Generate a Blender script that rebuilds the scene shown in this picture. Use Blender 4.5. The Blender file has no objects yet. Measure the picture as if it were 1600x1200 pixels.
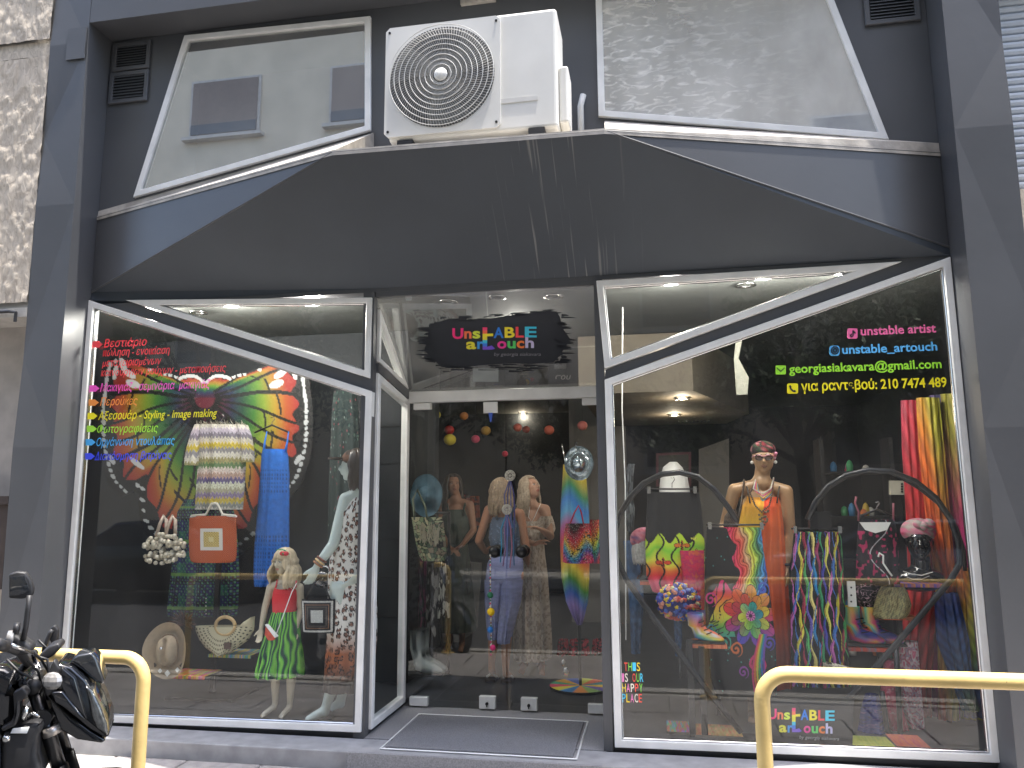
import bpy, bmesh, math, random
import numpy as np
from mathutils import Vector, Matrix
random.seed(7); rng = np.random.default_rng(7)
S = bpy.context.scene; COL = S.collection
R = math.radians
# ------------------------------------------------------------------ camera, sky, sun, exposure
CAM = np.array([0.0, -5.0, 1.5]); FPX = 1202.0
YAW, PITCH, ROLL = R(10.4), R(8.7), R(-0.31)
cF = np.array([-math.sin(YAW)*math.cos(PITCH), math.cos(YAW)*math.cos(PITCH), math.sin(PITCH)])
_r = np.array([math.cos(YAW), math.sin(YAW), 0.0]); _u = np.cross(_r, cF)
cR = math.cos(ROLL)*_r+math.sin(ROLL)*_u; cU = -math.sin(ROLL)*_r+math.cos(ROLL)*_u
cam = bpy.data.cameras.new('camera'); camo = bpy.data.objects.new('camera', cam); COL.objects.link(camo)
cam.sensor_width = 36; cam.lens = 36*FPX/1600; cam.clip_start = 0.05; cam.clip_end = 500
camo.matrix_world = Matrix(((cR[0], cU[0], -cF[0], CAM[0]), (cR[1], cU[1], -cF[1], CAM[1]), (cR[2], cU[2], -cF[2], CAM[2]), (0, 0, 0, 1)))
S.camera = camo
SUN = np.array([0.16, -0.045, 0.985]); SUN /= np.linalg.norm(SUN)
W = bpy.data.worlds.new('World'); S.world = W; W.use_nodes = True
nt = W.node_tree; bg = nt.nodes['Background']; sk = nt.nodes.new('ShaderNodeTexSky'); sk.sky_type = 'NISHITA'; sk.sun_disc = False
sk.sun_elevation = math.asin(SUN[2]); sk.sun_rotation = math.atan2(SUN[0], SUN[1]); sk.air_density = 1.0; sk.dust_density = 2.5
nt.links.new(sk.outputs[0], bg.inputs[0]); bg.inputs[1].default_value = 0.15
sl = bpy.data.lights.new('sun', 'SUN'); sl.energy = 2.3; sl.angle = R(0.53); sl.color = (1.0, 0.955, 0.88)
so = bpy.data.objects.new('sun', sl); COL.objects.link(so); so.rotation_euler = Vector(SUN).to_track_quat('Z', 'Y').to_euler()
S.view_settings.view_transform = 'Standard'; S.view_settings.look = 'None'; S.view_settings.gamma = 1
S.view_settings.use_curve_mapping = False; S.view_settings.exposure = 2.25
S.render.engine = 'CYCLES'; S.cycles.max_bounces = 8; S.cycles.transparent_max_bounces = 16; S.cycles.diffuse_bounces = 4
S.cycles.glossy_bounces = 4; S.cycles.caustics_reflective = False; S.cycles.caustics_refractive = False
try: S.cycles.use_denoising = True
except Exception: pass

# ------------------------------------------------------------------ helpers
def at(px, py, Y):
    d = (px-800)/FPX*cR-(py-600)/FPX*cU+cF; return CAM+d*((Y-CAM[1])/d[1])
def atz(px, py, z):
    d = (px-800)/FPX*cR-(py-600)/FPX*cU+cF; return CAM+d*((z-CAM[2])/d[2])
def lin(c):
    if isinstance(c, str):
        c = c.lstrip('#'); c = [int(c[i:i+2], 16)/255 for i in (0, 2, 4)]
    return np.array([x/12.92 if x <= .04045 else ((x+.055)/1.055)**2.4 for x in c])
def principled(name):
    m = bpy.data.materials.new(name); m.use_nodes = True; return m, m.node_tree, m.node_tree.nodes['Principled BSDF']
def mat(name, col, rough=.55, metal=0., var=.12, scale=8., bump=0., bscale=60., stretch=(1, 1, 1), coat=0.):
    m, t, b = principled(name); N = t.nodes; L = t.links
    if isinstance(col, str): col = lin(col)
    tc = N.new('ShaderNodeTexCoord'); mp = N.new('ShaderNodeMapping'); mp.inputs['Scale'].default_value = stretch
    L.new(tc.outputs['Object'], mp.inputs[0])
    nz = N.new('ShaderNodeTexNoise'); nz.inputs['Scale'].default_value = scale; nz.inputs['Detail'].default_value = 6
    L.new(mp.outputs[0], nz.inputs[0])
    rp = N.new('ShaderNodeValToRGB'); rp.color_ramp.elements[0].position = .3; rp.color_ramp.elements[1].position = .7
    rp.color_ramp.elements[0].color = (*[max(0, c*(1-var)) for c in col], 1); rp.color_ramp.elements[1].color = (*[min(1, c*(1+var)) for c in col], 1)
    L.new(nz.outputs[0], rp.inputs[0]); L.new(rp.outputs[0], b.inputs['Base Color'])
    b.inputs['Roughness'].default_value = rough; b.inputs['Metallic'].default_value = metal
    if coat: b.inputs['Coat Weight'].default_value = coat; b.inputs['Coat Roughness'].default_value = .08
    if bump:
        n2 = N.new('ShaderNodeTexNoise'); n2.inputs['Scale'].default_value = bscale; n2.inputs['Detail'].default_value = 4
        L.new(mp.outputs[0], n2.inputs[0]); bp = N.new('ShaderNodeBump'); bp.inputs['Strength'].default_value = bump; bp.inputs['Distance'].default_value = .01
        L.new(n2.outputs[0], bp.inputs['Height']); L.new(bp.outputs[0], b.inputs['Normal'])
    return m
def painted(name, rough=.85, bump=.25, bscale=250., sheen=0., coat=0., metal=0.):
    m, t, b = principled(name); N = t.nodes; L = t.links
    a = N.new('ShaderNodeAttribute'); a.attribute_name = 'print'
    nz = N.new('ShaderNodeTexNoise'); nz.inputs['Scale'].default_value = bscale; tc = N.new('ShaderNodeTexCoord'); L.new(tc.outputs['Object'], nz.inputs[0])
    mx = N.new('ShaderNodeMix'); mx.data_type = 'RGBA'; mx.blend_type = 'MULTIPLY'; mx.inputs[0].default_value = .25
    L.new(a.outputs['Color'], mx.inputs[6]); L.new(nz.outputs[0], mx.inputs[7]); L.new(mx.outputs[2], b.inputs['Base Color'])
    b.inputs['Roughness'].default_value = rough; b.inputs['Metallic'].default_value = metal
    if coat: b.inputs['Coat Weight'].default_value = coat
    if bump:
        bp = N.new('ShaderNodeBump'); bp.inputs['Strength'].default_value = bump; bp.inputs['Distance'].default_value = .003
        L.new(nz.outputs[0], bp.inputs['Height']); L.new(bp.outputs[0], b.inputs['Normal'])
    return m
def emit(name, col, s):
    m, t, b = principled(name); b.inputs['Emission Color'].default_value = (*col, 1); b.inputs['Emission Strength'].default_value = s; return m
def glass(name, refl=2.0, base=0.0, tint=(.93, .96, .95), dust_veil=.03, dscale=3., rough=.0, glare_streak=0.):
    m = bpy.data.materials.new(name); m.use_nodes = True; t = m.node_tree; N = t.nodes; L = t.links; N.clear()
    out = N.new('ShaderNodeOutputMaterial'); tr = N.new('ShaderNodeBsdfTransparent'); tr.inputs[0].default_value = (*tint, 1)
    gl = N.new('ShaderNodeBsdfGlossy'); gl.inputs['Roughness'].default_value = rough; gl.inputs[0].default_value = (.96, .97, .97, 1)
    fr = N.new('ShaderNodeFresnel'); fr.inputs[0].default_value = 1.5; ge = N.new('ShaderNodeNewGeometry')
    ma = N.new('ShaderNodeMath'); ma.operation = 'MULTIPLY_ADD'; ma.inputs[1].default_value = refl; ma.inputs[2].default_value = base; ma.use_clamp = True
    L.new(fr.outputs[0], ma.inputs[0]); inv = N.new('ShaderNodeMath'); inv.operation = 'SUBTRACT'; inv.inputs[0].default_value = 1; L.new(ge.outputs['Backfacing'], inv.inputs[1])
    mu = N.new('ShaderNodeMath'); mu.operation = 'MULTIPLY'; L.new(ma.outputs[0], mu.inputs[0]); L.new(inv.outputs[0], mu.inputs[1])
    mx = N.new('ShaderNodeMixShader'); L.new(mu.outputs[0], mx.inputs[0]); L.new(tr.outputs[0], mx.inputs[1]); L.new(gl.outputs[0], mx.inputs[2])
    df = N.new('ShaderNodeBsdfDiffuse'); df.inputs[0].default_value = (.8, .79, .75, 1)  # pale film: dust on the pane plus a painted lens veil
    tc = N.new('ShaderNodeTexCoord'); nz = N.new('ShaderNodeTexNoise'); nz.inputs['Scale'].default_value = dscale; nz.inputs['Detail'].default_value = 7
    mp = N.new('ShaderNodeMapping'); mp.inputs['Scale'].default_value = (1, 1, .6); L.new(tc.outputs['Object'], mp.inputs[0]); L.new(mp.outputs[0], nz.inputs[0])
    mr = N.new('ShaderNodeMapRange'); mr.inputs[1].default_value = .35; mr.inputs[2].default_value = .75; mr.inputs[3].default_value = dust_veil*.5; mr.inputs[4].default_value = dust_veil*1.7
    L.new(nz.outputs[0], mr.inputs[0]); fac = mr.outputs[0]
    if glare_streak:
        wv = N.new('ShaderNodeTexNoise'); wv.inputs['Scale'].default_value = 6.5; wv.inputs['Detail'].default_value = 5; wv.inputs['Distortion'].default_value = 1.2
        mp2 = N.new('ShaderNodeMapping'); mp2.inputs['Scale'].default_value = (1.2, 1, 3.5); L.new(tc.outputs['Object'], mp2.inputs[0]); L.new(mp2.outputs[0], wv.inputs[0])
        r2 = N.new('ShaderNodeMapRange'); r2.inputs[1].default_value = .5; r2.inputs[2].default_value = .7; r2.inputs[4].default_value = glare_streak; L.new(wv.outputs[0], r2.inputs[0])  # sun glare painted into the pane as pale streaks
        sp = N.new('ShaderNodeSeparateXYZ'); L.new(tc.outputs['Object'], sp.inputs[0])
        r3 = N.new('ShaderNodeMapRange'); r3.inputs[1].default_value = .55; r3.inputs[2].default_value = -.9; L.new(sp.outputs[0], r3.inputs[0])  # painted glare grows towards the left side of the pane
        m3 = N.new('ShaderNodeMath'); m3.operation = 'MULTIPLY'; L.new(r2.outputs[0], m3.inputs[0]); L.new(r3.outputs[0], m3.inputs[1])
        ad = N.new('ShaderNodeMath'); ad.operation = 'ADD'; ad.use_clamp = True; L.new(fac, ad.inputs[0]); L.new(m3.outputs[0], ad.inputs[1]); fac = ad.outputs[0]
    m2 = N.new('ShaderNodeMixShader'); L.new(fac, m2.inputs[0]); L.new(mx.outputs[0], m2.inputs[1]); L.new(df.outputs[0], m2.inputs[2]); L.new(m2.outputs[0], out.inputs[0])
    return m

WL = {}
def tag(o, label=None, cat=None, group=None, kind=None):
    if label: o['label'] = label
    if cat: o['category'] = cat
    if group: o['group'] = group
    if kind: o['kind'] = kind
    return o
def thing(name, label, cat, loc, group=None):
    o = bpy.data.objects.new(name, None); COL.objects.link(o); loc = np.array(loc, float); o.location = loc; o.empty_display_size = .1
    WL[o] = loc; return tag(o, label, cat, group)
def mesh(name, V, Fc, m, parent=None, smooth=False, cols=None, label=None):
    V = np.array(V, float).reshape(-1, 3); c = (V.min(0)+V.max(0))/2
    if parent is None: c[2] = V[:, 2].min()
    me = bpy.data.meshes.new(name); me.from_pydata((V-c).tolist(), [], [tuple(int(i) for i in f) for f in Fc]); 
    if cols is not None:
        a = me.color_attributes.new('print', 'FLOAT_COLOR', 'POINT'); cc = np.ones((len(V), 4)); cc[:, :3] = cols; a.data.foreach_set('color', cc.ravel())
    if m: me.materials.append(m)
    if smooth: me.polygons.foreach_set('use_smooth', [True]*len(me.polygons))
    me.update(); o = bpy.data.objects.new(name, me); COL.objects.link(o)
    if parent is not None: o.parent = parent; o.location = c-WL[parent]
    else: o.location = c
    WL[o] = c
    if label: o['label'] = label
    return o
def fixn(o):
    bm = bmesh.new(); bm.from_mesh(o.data); bmesh.ops.recalc_face_normals(bm, faces=bm.faces); bm.to_mesh(o.data); bm.free(); return o
def bevel(o, w=.006, seg=2):
    bm = bmesh.new(); bm.from_mesh(o.data)
    bmesh.ops.bevel(bm, geom=[e for e in bm.edges if e.is_manifold and e.calc_face_angle(0) > .5], offset=w, segments=seg, affect='EDGES', profile=.5)
    bmesh.ops.recalc_face_normals(bm, faces=bm.faces); bm.to_mesh(o.data); bm.free(); return o
class MB:
    def __init__(s): s.V = []; s.F = []; s.C = []
    def add(s, V, Fc, col=None):
        n = len(s.V); V = [tuple(float(a) for a in v) for v in V]; s.V += V; s.F += [tuple(int(i)+n for i in f) for f in Fc]
        if col is not None: s.C += [tuple(col)]*len(V)
        return s
    def box(s, lo, hi, col=None):
        x0, y0, z0 = lo; x1, y1, z1 = hi
        return s.add([(x0, y0, z0), (x1, y0, z0), (x1, y1, z0), (x0, y1, z0), (x0, y0, z1), (x1, y0, z1), (x1, y1, z1), (x0, y1, z1)],
                     [(0, 3, 2, 1), (4, 5, 6, 7), (0, 1, 5, 4), (1, 2, 6, 5), (2, 3, 7, 6), (3, 0, 4, 7)], col)
    def tube(s, P, r, n=10, col=None, cap=True, flat=None):
        P = [np.array(p, float) for p in P]; m = len(P); rr = r if hasattr(r, '__len__') else [r]*m
        V = []; Fc = []; prev = None
        for i in range(m):
            t = P[min(i+1, m-1)]-P[max(i-1, 0)]; t /= (np.linalg.norm(t)+1e-12)
            if prev is None:
                a = np.array([0, 0, 1.]) if abs(t[2]) < .9 else np.array([0, 1., 0]); nn = np.cross(t, a)
            else: nn = prev-t*(prev@t)
            nn /= (np.linalg.norm(nn)+1e-12); prev = nn; b = np.cross(t, nn)
            fx = flat if flat else 1
            for k in range(n):
                th = 2*math.pi*k/n; V.append(P[i]+rr[i]*(math.cos(th)*nn*fx+math.sin(th)*b))
        for i in range(m-1):
            for k in range(n): Fc.append((i*n+k, i*n+(k+1) % n, (i+1)*n+(k+1) % n, (i+1)*n+k))
        if cap: Fc.append(tuple(range(n-1, -1, -1))); Fc.append(tuple((m-1)*n+k for k in range(n)))
        return s.add(V, Fc, col)
    def ell(s, c, r, nu=16, nv=10, col=None, rot=None):
        r = np.array(r if hasattr(r, '__len__') else [r]*3, float); V = []; Fc = []; c = np.array(c, float)
        Rm = np.eye(3) if rot is None else np.array(rot)
        V.append(c+Rm@(r*[0, 0, 1]))
        for j in range(1, nv):
            ph = math.pi*j/nv
            for i in range(nu):
                th = 2*math.pi*i/nu; V.append(c+Rm@(r*[math.sin(ph)*math.cos(th), math.sin(ph)*math.sin(th), math.cos(ph)]))
        V.append(c+Rm@(r*[0, 0, -1])); e = len(V)-1
        for i in range(nu): Fc.append((0, 1+i, 1+(i+1) % nu)); Fc.append((e, 1+(nv-2)*nu+(i+1) % nu, 1+(nv-2)*nu+i))
        for j in range(nv-2):
            for i in range(nu): a = 1+j*nu; b = a+nu; Fc.append((a+i, b+i, b+(i+1) % nu, a+(i+1) % nu))
        return s.add(V, Fc, col)
    def cyl(s, a, b, r0, r1=None, n=16, col=None): return s.tube([a, b], [r0, r0 if r1 is None else r1], n, col)
    def prism(s, poly, O, U, Vv, t0, t1, col=None):
        O, U, Vv = [np.array(a, float) for a in (O, U, Vv)]; Nn = np.cross(U, Vv); n = len(poly)
        V = [O+U*a+Vv*b+Nn*t0 for a, b in poly]+[O+U*a+Vv*b+Nn*t1 for a, b in poly]
        Fc = [tuple(range(n-1, -1, -1)), tuple(range(n, 2*n))]+[(i, (i+1) % n, n+(i+1) % n, n+i) for i in range(n)]
        return s.add(V, Fc, col)
    def lathe(s, prof, c, axis=(0, 0, 1), n=24, col=None):
        ax = Vector(axis).normalized(); Q = np.array(ax.to_track_quat('Z', 'Y').to_matrix()); c = np.array(c, float); V = []; Fc = []
        for r, h in prof:
            for k in range(n): th = 2*math.pi*k/n; V.append(c+Q@np.array([r*math.cos(th), r*math.sin(th), h]))
        for i in range(len(prof)-1):
            for k in range(n): Fc.append((i*n+k, i*n+(k+1) % n, (i+1)*n+(k+1) % n, (i+1)*n+k))
        return s.add(V, Fc, col)
    def build(s, name, m, parent=None, smooth=False, label=None, fix=True):
        o = mesh(name, s.V, s.F, m, parent, smooth, np.array(s.C) if s.C else None, label)
        return fixn(o) if fix else o
def inset(poly, w):
    n = len(poly); P = [np.array(p, float) for p in poly]
    area = sum(P[i][0]*P[(i+1) % n][1]-P[(i+1) % n][0]*P[i][1] for i in range(n)); sg = 1 if area > 0 else -1; out = []
    for i in range(n):
        a, b, c = P[i-1], P[i], P[(i+1) % n]; d1 = (b-a)/np.linalg.norm(b-a); d2 = (c-b)/np.linalg.norm(c-b)
        n1 = sg*np.array([-d1[1], d1[0]]); n2 = sg*np.array([-d2[1], d2[0]]); k = (n1+n2); k /= max(1e-6, 1+n1@n2); out.append(b+k*w)
    return out
def ring(name, poly, w, O, U, V_, t0, t1, m, parent, label=None):
    inn = inset(poly, w); O, U, V_ = [np.array(a, float) for a in (O, U, V_)]; Nn = np.cross(U, V_); n = len(poly); V = []
    for t in (t0, t1):
        for pl in (poly, inn):
            V += [O+U*a+V_*b+Nn*t for a, b in pl]
    Fc = []
    for i in range(n):
        j = (i+1) % n
        Fc += [(i, j, n+j, n+i), (2*n+i, 3*n+i, 3*n+j, 2*n+j), (i, 2*n+i, 2*n+j, j), (n+i, n+j, 3*n+j, 3*n+i)]
    o = fixn(mesh(name, V, Fc, m, parent, label=label)); bevel(o, .004, 1); return o
XZ = ((0, 0, 0), (1, 0, 0), (0, 0, 1))   # plane basis: normal = U x V = (0,-1,0), towards the street
def polyat(pts, Y): return [(at(x, y, Y)[0], at(x, y, Y)[2]) for x, y in pts]
def slab(name, pts, Y, th, m, parent=None, label=None, bev=0):       # outline in the facade-parallel plane Y, real thickness th
    o = MB().prism(polyat(pts, Y), (0, Y, 0), (1, 0, 0), (0, 0, 1), 0, -th).build(name, m, parent, label=label)
    return bevel(o, bev, 2) if bev else o
# ---- paint helpers (flat print on cloth)
def hsv(h, s, v):
    h = np.mod(h, 1)*6; s = s+0*h; v = v+0*h; i = np.floor(h).astype(int) % 6; f = h-np.floor(h); p = v*(1-s); q = v*(1-s*f); t = v*(1-s*(1-f))
    c = np.choose(i, [v, q, p, p, t, v]), np.choose(i, [t, v, v, q, p, p]), np.choose(i, [p, p, t, v, v, q])
    return np.stack(c, -1)
def pal(t, cols, smooth=True):
    cols = np.array([lin(c) for c in cols]); n = len(cols); t = np.clip(t, 0, .9999)*(n-1 if smooth else n)
    i = np.floor(t).astype(int)
    if not smooth: return cols[np.clip(i, 0, n-1)]
    f = (t-i)[..., None]; return cols[i]*(1-f)+cols[np.minimum(i+1, n-1)]*f
def cells(u, v, n=60, seed=1, asp=1.):
    g = np.random.default_rng(seed); P = g.random((n, 2)); P[:, 1] *= asp; d = (u[:, None]-P[None, :, 0])**2+(v[:, None]*asp-P[None, :, 1])**2
    s = np.sort(d, 1); return np.argmin(d, 1), np.sqrt(s[:, 0]), np.sqrt(s[:, 1])
def vnoise(x, y, seed=0):
    g = np.random.default_rng(seed).random((64, 64)); xi = np.floor(x).astype(int); yi = np.floor(y).astype(int); fx = x-xi; fy = y-yi
    fx = fx*fx*(3-2*fx); fy = fy*fy*(3-2*fy); A = lambda a, b: g[a % 64, b % 64]
    return (A(xi, yi)*(1-fx)+A(xi+1, yi)*fx)*(1-fy)+(A(xi, yi+1)*(1-fx)+A(xi+1, yi+1)*fx)*fy
def put(c, mask, col):
    c[mask] = lin(col) if isinstance(col, str) else col; return c
def sheet(name, rows, Y, depth, m, paint, parent=None, pleats=7, amp=.35, nu=90, nv=110, label=None, ph=0., flare=True, closed=True, scoop=0., smooth=True):
    """garment hung or worn: rows of (y px, left px, right px) give its outline in plane Y; closed pleated tube of the given depth."""
    rows = sorted(rows); ys = np.array([r[0] for r in rows], float); py = np.linspace(ys[0], ys[-1], nv)
    xl = np.interp(py, ys, [r[1] for r in rows]); xr = np.interp(py, ys, [r[2] for r in rows])
    dd = np.interp(py, ys, [(r[3] if len(r) > 3 else depth) for r in rows])
    V = []; UV = []; nb = nu//2 if closed else 0; sd = random.random()*6
    for j in range(nv):
        v = j/(nv-1); a = at(xl[j], py[j], Y); b = at(xr[j], py[j], Y); k = (amp*(.25+.75*v) if flare else amp)
        for i in range(nu+nb):
            if i < nu: u = i/(nu-1); sgn = -1
            else: u = 1-(i-nu+1)/(nb+1); sgn = 1
            e = math.sqrt(max(0, 1-(2*u-1)**2)); th = math.acos(max(-1, min(1, 1-2*u)))
            pl = math.sin(pleats*th*2+sd+ph+.8*math.sin(3*v+sd))*.6+math.sin(pleats*th*3.3+2*sd)*.3
            p = a*(1-u)+b*u; y = Y+sgn*dd[j]*e+k*dd[j]*pl*(.35+.65*e)
            z = p[2]-(scoop*e*(1-v)**6 if (scoop and sgn < 0) else 0)
            V.append((p[0], y, z)); UV.append((u, v))
    n = nu+nb; Fc = []
    for j in range(nv-1):
        for i in range(n if closed else n-1):
            i2 = (i+1) % n; Fc.append((j*n+i, (j+1)*n+i, (j+1)*n+i2, j*n+i2))
    UV = np.array(UV); cols = paint(UV[:, 0], UV[:, 1])
    return mesh(name, V, Fc, m, parent, smooth, cols, label)
def solid(c): return lambda u, v: np.tile(lin(c), (len(u), 1))
# ---- text
_fc = {}
def text_mesh(body, shear=0., off=0.):
    key = (body, shear, off)
    if key in _fc: return _fc[key]
    c = bpy.data.curves.new('t', 'FONT'); c.body = body; c.shear = shear; c.offset = off; c.resolution_u = 3; c.extrude = 0
    o = bpy.data.objects.new('t', c); COL.objects.link(o); dg = bpy.context.evaluated_depsgraph_get(); me = o.evaluated_get(dg).to_mesh()
    V = np.array([v.co[:] for v in me.vertices]).reshape(-1, 3); Fc = [tuple(p.vertices) for p in me.polygons]; o.evaluated_get(dg).to_mesh_clear()
    bpy.data.objects.remove(o); bpy.data.curves.remove(c); _fc[key] = (V, Fc); return V, Fc
capH = text_mesh('H')[0][:, 1].max()
def text(name, body, x0, x1, yb, cap, Y, m, parent, shear=0., off=.012, label=None, basis=None, proud=.004):
    V, Fc = text_mesh(body, shear, off); a = at(x0, yb, Y); b = at(x1, yb, Y); w = b[0]-a[0]; sx = w/(V[:, 0].max()-V[:, 0].min())
    h = (at(x0, yb-cap, Y)[2]-a[2])/capH; P = np.zeros_like(V)
    if basis is None:
        P[:, 0] = a[0]+(V[:, 0]-V[:, 0].min())*sx; P[:, 1] = Y-proud; P[:, 2] = a[2]+V[:, 1]*h
    return mesh(name, P, Fc, m, parent, label=label)
# ------------------------------------------------------------------ materials
M = {}
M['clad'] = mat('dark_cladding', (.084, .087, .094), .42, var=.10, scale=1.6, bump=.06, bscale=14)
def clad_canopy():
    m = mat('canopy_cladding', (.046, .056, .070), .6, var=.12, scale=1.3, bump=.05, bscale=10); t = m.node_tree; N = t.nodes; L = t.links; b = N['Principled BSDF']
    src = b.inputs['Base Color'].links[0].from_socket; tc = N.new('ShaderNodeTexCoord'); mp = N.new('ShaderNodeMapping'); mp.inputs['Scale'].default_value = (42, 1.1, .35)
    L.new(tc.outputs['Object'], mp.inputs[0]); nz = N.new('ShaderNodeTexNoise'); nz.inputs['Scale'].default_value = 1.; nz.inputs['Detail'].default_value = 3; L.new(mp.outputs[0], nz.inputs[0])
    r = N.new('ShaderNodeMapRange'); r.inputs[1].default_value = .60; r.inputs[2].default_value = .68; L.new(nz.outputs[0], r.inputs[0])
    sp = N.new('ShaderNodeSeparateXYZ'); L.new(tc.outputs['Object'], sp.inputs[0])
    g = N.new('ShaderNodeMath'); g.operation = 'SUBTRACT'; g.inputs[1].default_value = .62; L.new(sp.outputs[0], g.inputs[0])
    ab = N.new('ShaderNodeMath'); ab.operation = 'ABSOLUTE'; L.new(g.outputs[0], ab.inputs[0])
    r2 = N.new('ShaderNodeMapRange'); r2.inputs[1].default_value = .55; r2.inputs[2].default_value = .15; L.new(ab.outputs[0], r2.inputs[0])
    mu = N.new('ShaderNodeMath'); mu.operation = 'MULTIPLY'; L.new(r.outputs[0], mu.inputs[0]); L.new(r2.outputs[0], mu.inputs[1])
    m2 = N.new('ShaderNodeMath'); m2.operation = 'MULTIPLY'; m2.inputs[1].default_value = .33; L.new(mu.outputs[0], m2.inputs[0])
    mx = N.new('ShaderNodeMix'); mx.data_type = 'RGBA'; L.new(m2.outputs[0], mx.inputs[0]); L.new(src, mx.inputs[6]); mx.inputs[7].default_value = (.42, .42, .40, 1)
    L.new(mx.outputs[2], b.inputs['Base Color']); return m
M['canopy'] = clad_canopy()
M['alu'] = mat('white_aluminium', (.82, .82, .80), .35, var=.10, scale=5)
M['sill'] = mat('pale_sill_flashing', (.42, .39, .35), .7, var=.3, scale=9, bump=.15)
M['gran'] = mat('grey_granite', (.27, .27, .28), .55, var=.25, scale=120, bump=.05)
M['granp'] = mat('grey_plinth_paint', (.33, .33, .34), .5, var=.18, scale=10)
M['mat'] = mat('doormat_pile', (.20, .20, .21), .95, var=.5, scale=260, bump=.5, bscale=300)
M['slab'] = mat('pavement_slab', (.34, .315, .30), .85, var=.22, scale=14, bump=.35, bscale=70)
M['asph'] = mat('asphalt', (.06, .06, .062), .9, var=.25, scale=60, bump=.4, bscale=200)
M['kerb'] = mat('kerb_stone', (.42, .40, .37), .8, var=.15, bump=.2)
M['black'] = mat('black_matt', (.012, .012, .014), .5, var=.2)
M['blackm'] = mat('black_metal', (.02, .02, .022), .32, .3, var=.1)
M['wall'] = mat('interior_wall_dark', (.018, .022, .027), .7, var=.12, scale=3)
M['ceil'] = mat('interior_ceiling', (.09, .095, .09), .8, var=.06)
M['floor'] = mat('interior_floor', (.04, .043, .05), .35, var=.2, scale=5)
M['pale'] = mat('interior_pale_panel', (.17, .17, .165), .7, var=.05)
M['chrome'] = mat('brushed_steel', (.6, .6, .6), .25, 1., var=.06)
M['yellow'] = mat('yellow_railing_paint', (.80, .52, .12), .42, var=.12, scale=11, bump=.08, bscale=40)
M['acw'] = mat('air_conditioner_white', (.72, .71, .67), .45, var=.05, scale=4)
M['acg'] = mat('air_conditioner_inside', (.10, .10, .10), .6)
M['acw2'] = mat('grille_wire', (.62, .61, .58), .5)
M['ply'] = mat('paint_scrap', (.15, .13, .1), .7)
M['G'] = glass('shop_glass', 1.4, .0, dust_veil=.022)
M['Gu'] = glass('upper_glass', 3.0, .30, tint=(.5, .52, .5), dust_veil=.12, dscale=2.)
M['Gur'] = glass('glare_dust_upper_glass', 3.0, .34, tint=(.5, .52, .5), dust_veil=.42, dscale=2., glare_streak=.8)  # dust, with sun glare painted in as streaks and haze
M['Gt'] = glass('transom_glass', 3.0, .06, dust_veil=.16)
P_cloth = painted('printed_cloth'); P_shiny = painted('printed_satin', .5, .15); P_card = painted('printed_card', .6, 0)
P_skin = painted('skin', .5, .05, 80); P_plastic = painted('mannequin_plastic', .35, 0); P_shoe = painted('printed_leather', .4, .1, coat=.3)
# ================================================================== STRUCTURE
XL, XR = -4.16, 1.84          # clear opening between the pillars
def setbox(name, lo, hi, m): return tag(MB().box(lo, hi).build(name, m), kind='structure')
setbox('ground', (-60, -60, -.75), (60, 40, -.42), M['asph'])
setbox('road', (-40, -9.2, -.42), (40, -2.1, -.235), M['asph'])
pv = setbox('pavement', (-30, -1.96, -.42), (30, -.20, -.118), M['kerb'])
kb = setbox('kerb', (-30, -2.1, -.42), (30, -1.961, -.10), M['kerb'])
setbox('far_pavement', (-40, -12.4, -.42), (40, -9.2, -.11), M['kerb'])
# paving slabs: one mesh shared by all, laid in rows on the pavement
sm = MB().box((-.243, -.243, -.012), (.243, .243, .006)).build('paving_slab', M['slab'], pv); bevel(sm, .006, 1)
first = True
for j in range(3):
    for i in range(20):
        x = -6.2+.5*i+(.25 if j % 2 else 0); y = -.55-.5*j
        if first: o = sm; first = False
        else: o = sm.copy(); COL.objects.link(o); o.parent = pv
        o.location = np.array([x, y, -.108+random.uniform(-.0015, .0015)])-WL[pv]; o.rotation_euler = (random.uniform(-.003, .003), random.uniform(-.003, .003), random.choice([0, math.pi/2]))
o = MB().box((-4.3, -.275, -.116), (1.95, -.015, -.004)).build('shop_step', M['granp']); bevel(o, .008, 2); tag(o, kind='structure')
FLY = .77
o = MB().box((-1.90, -.30, -.116), (-.36, -.274, -.002)).box((-1.90, -.012, -.11), (-.36, FLY+.02, 0)).build('doorway_floor', M['gran']); tag(o, kind='structure')
setbox('shop_floor', (-5.5, FLY+.02, -.2), (3.2, 8.0, -.001), M['floor'])
setbox('window_platform', (-5.5, .012, -.1), (-1.905, 1.36, .028), M['floor'])
setbox('window_platform', (-.345, .012, -.1), (3.2, 1.9, .028), M['floor'])
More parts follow.
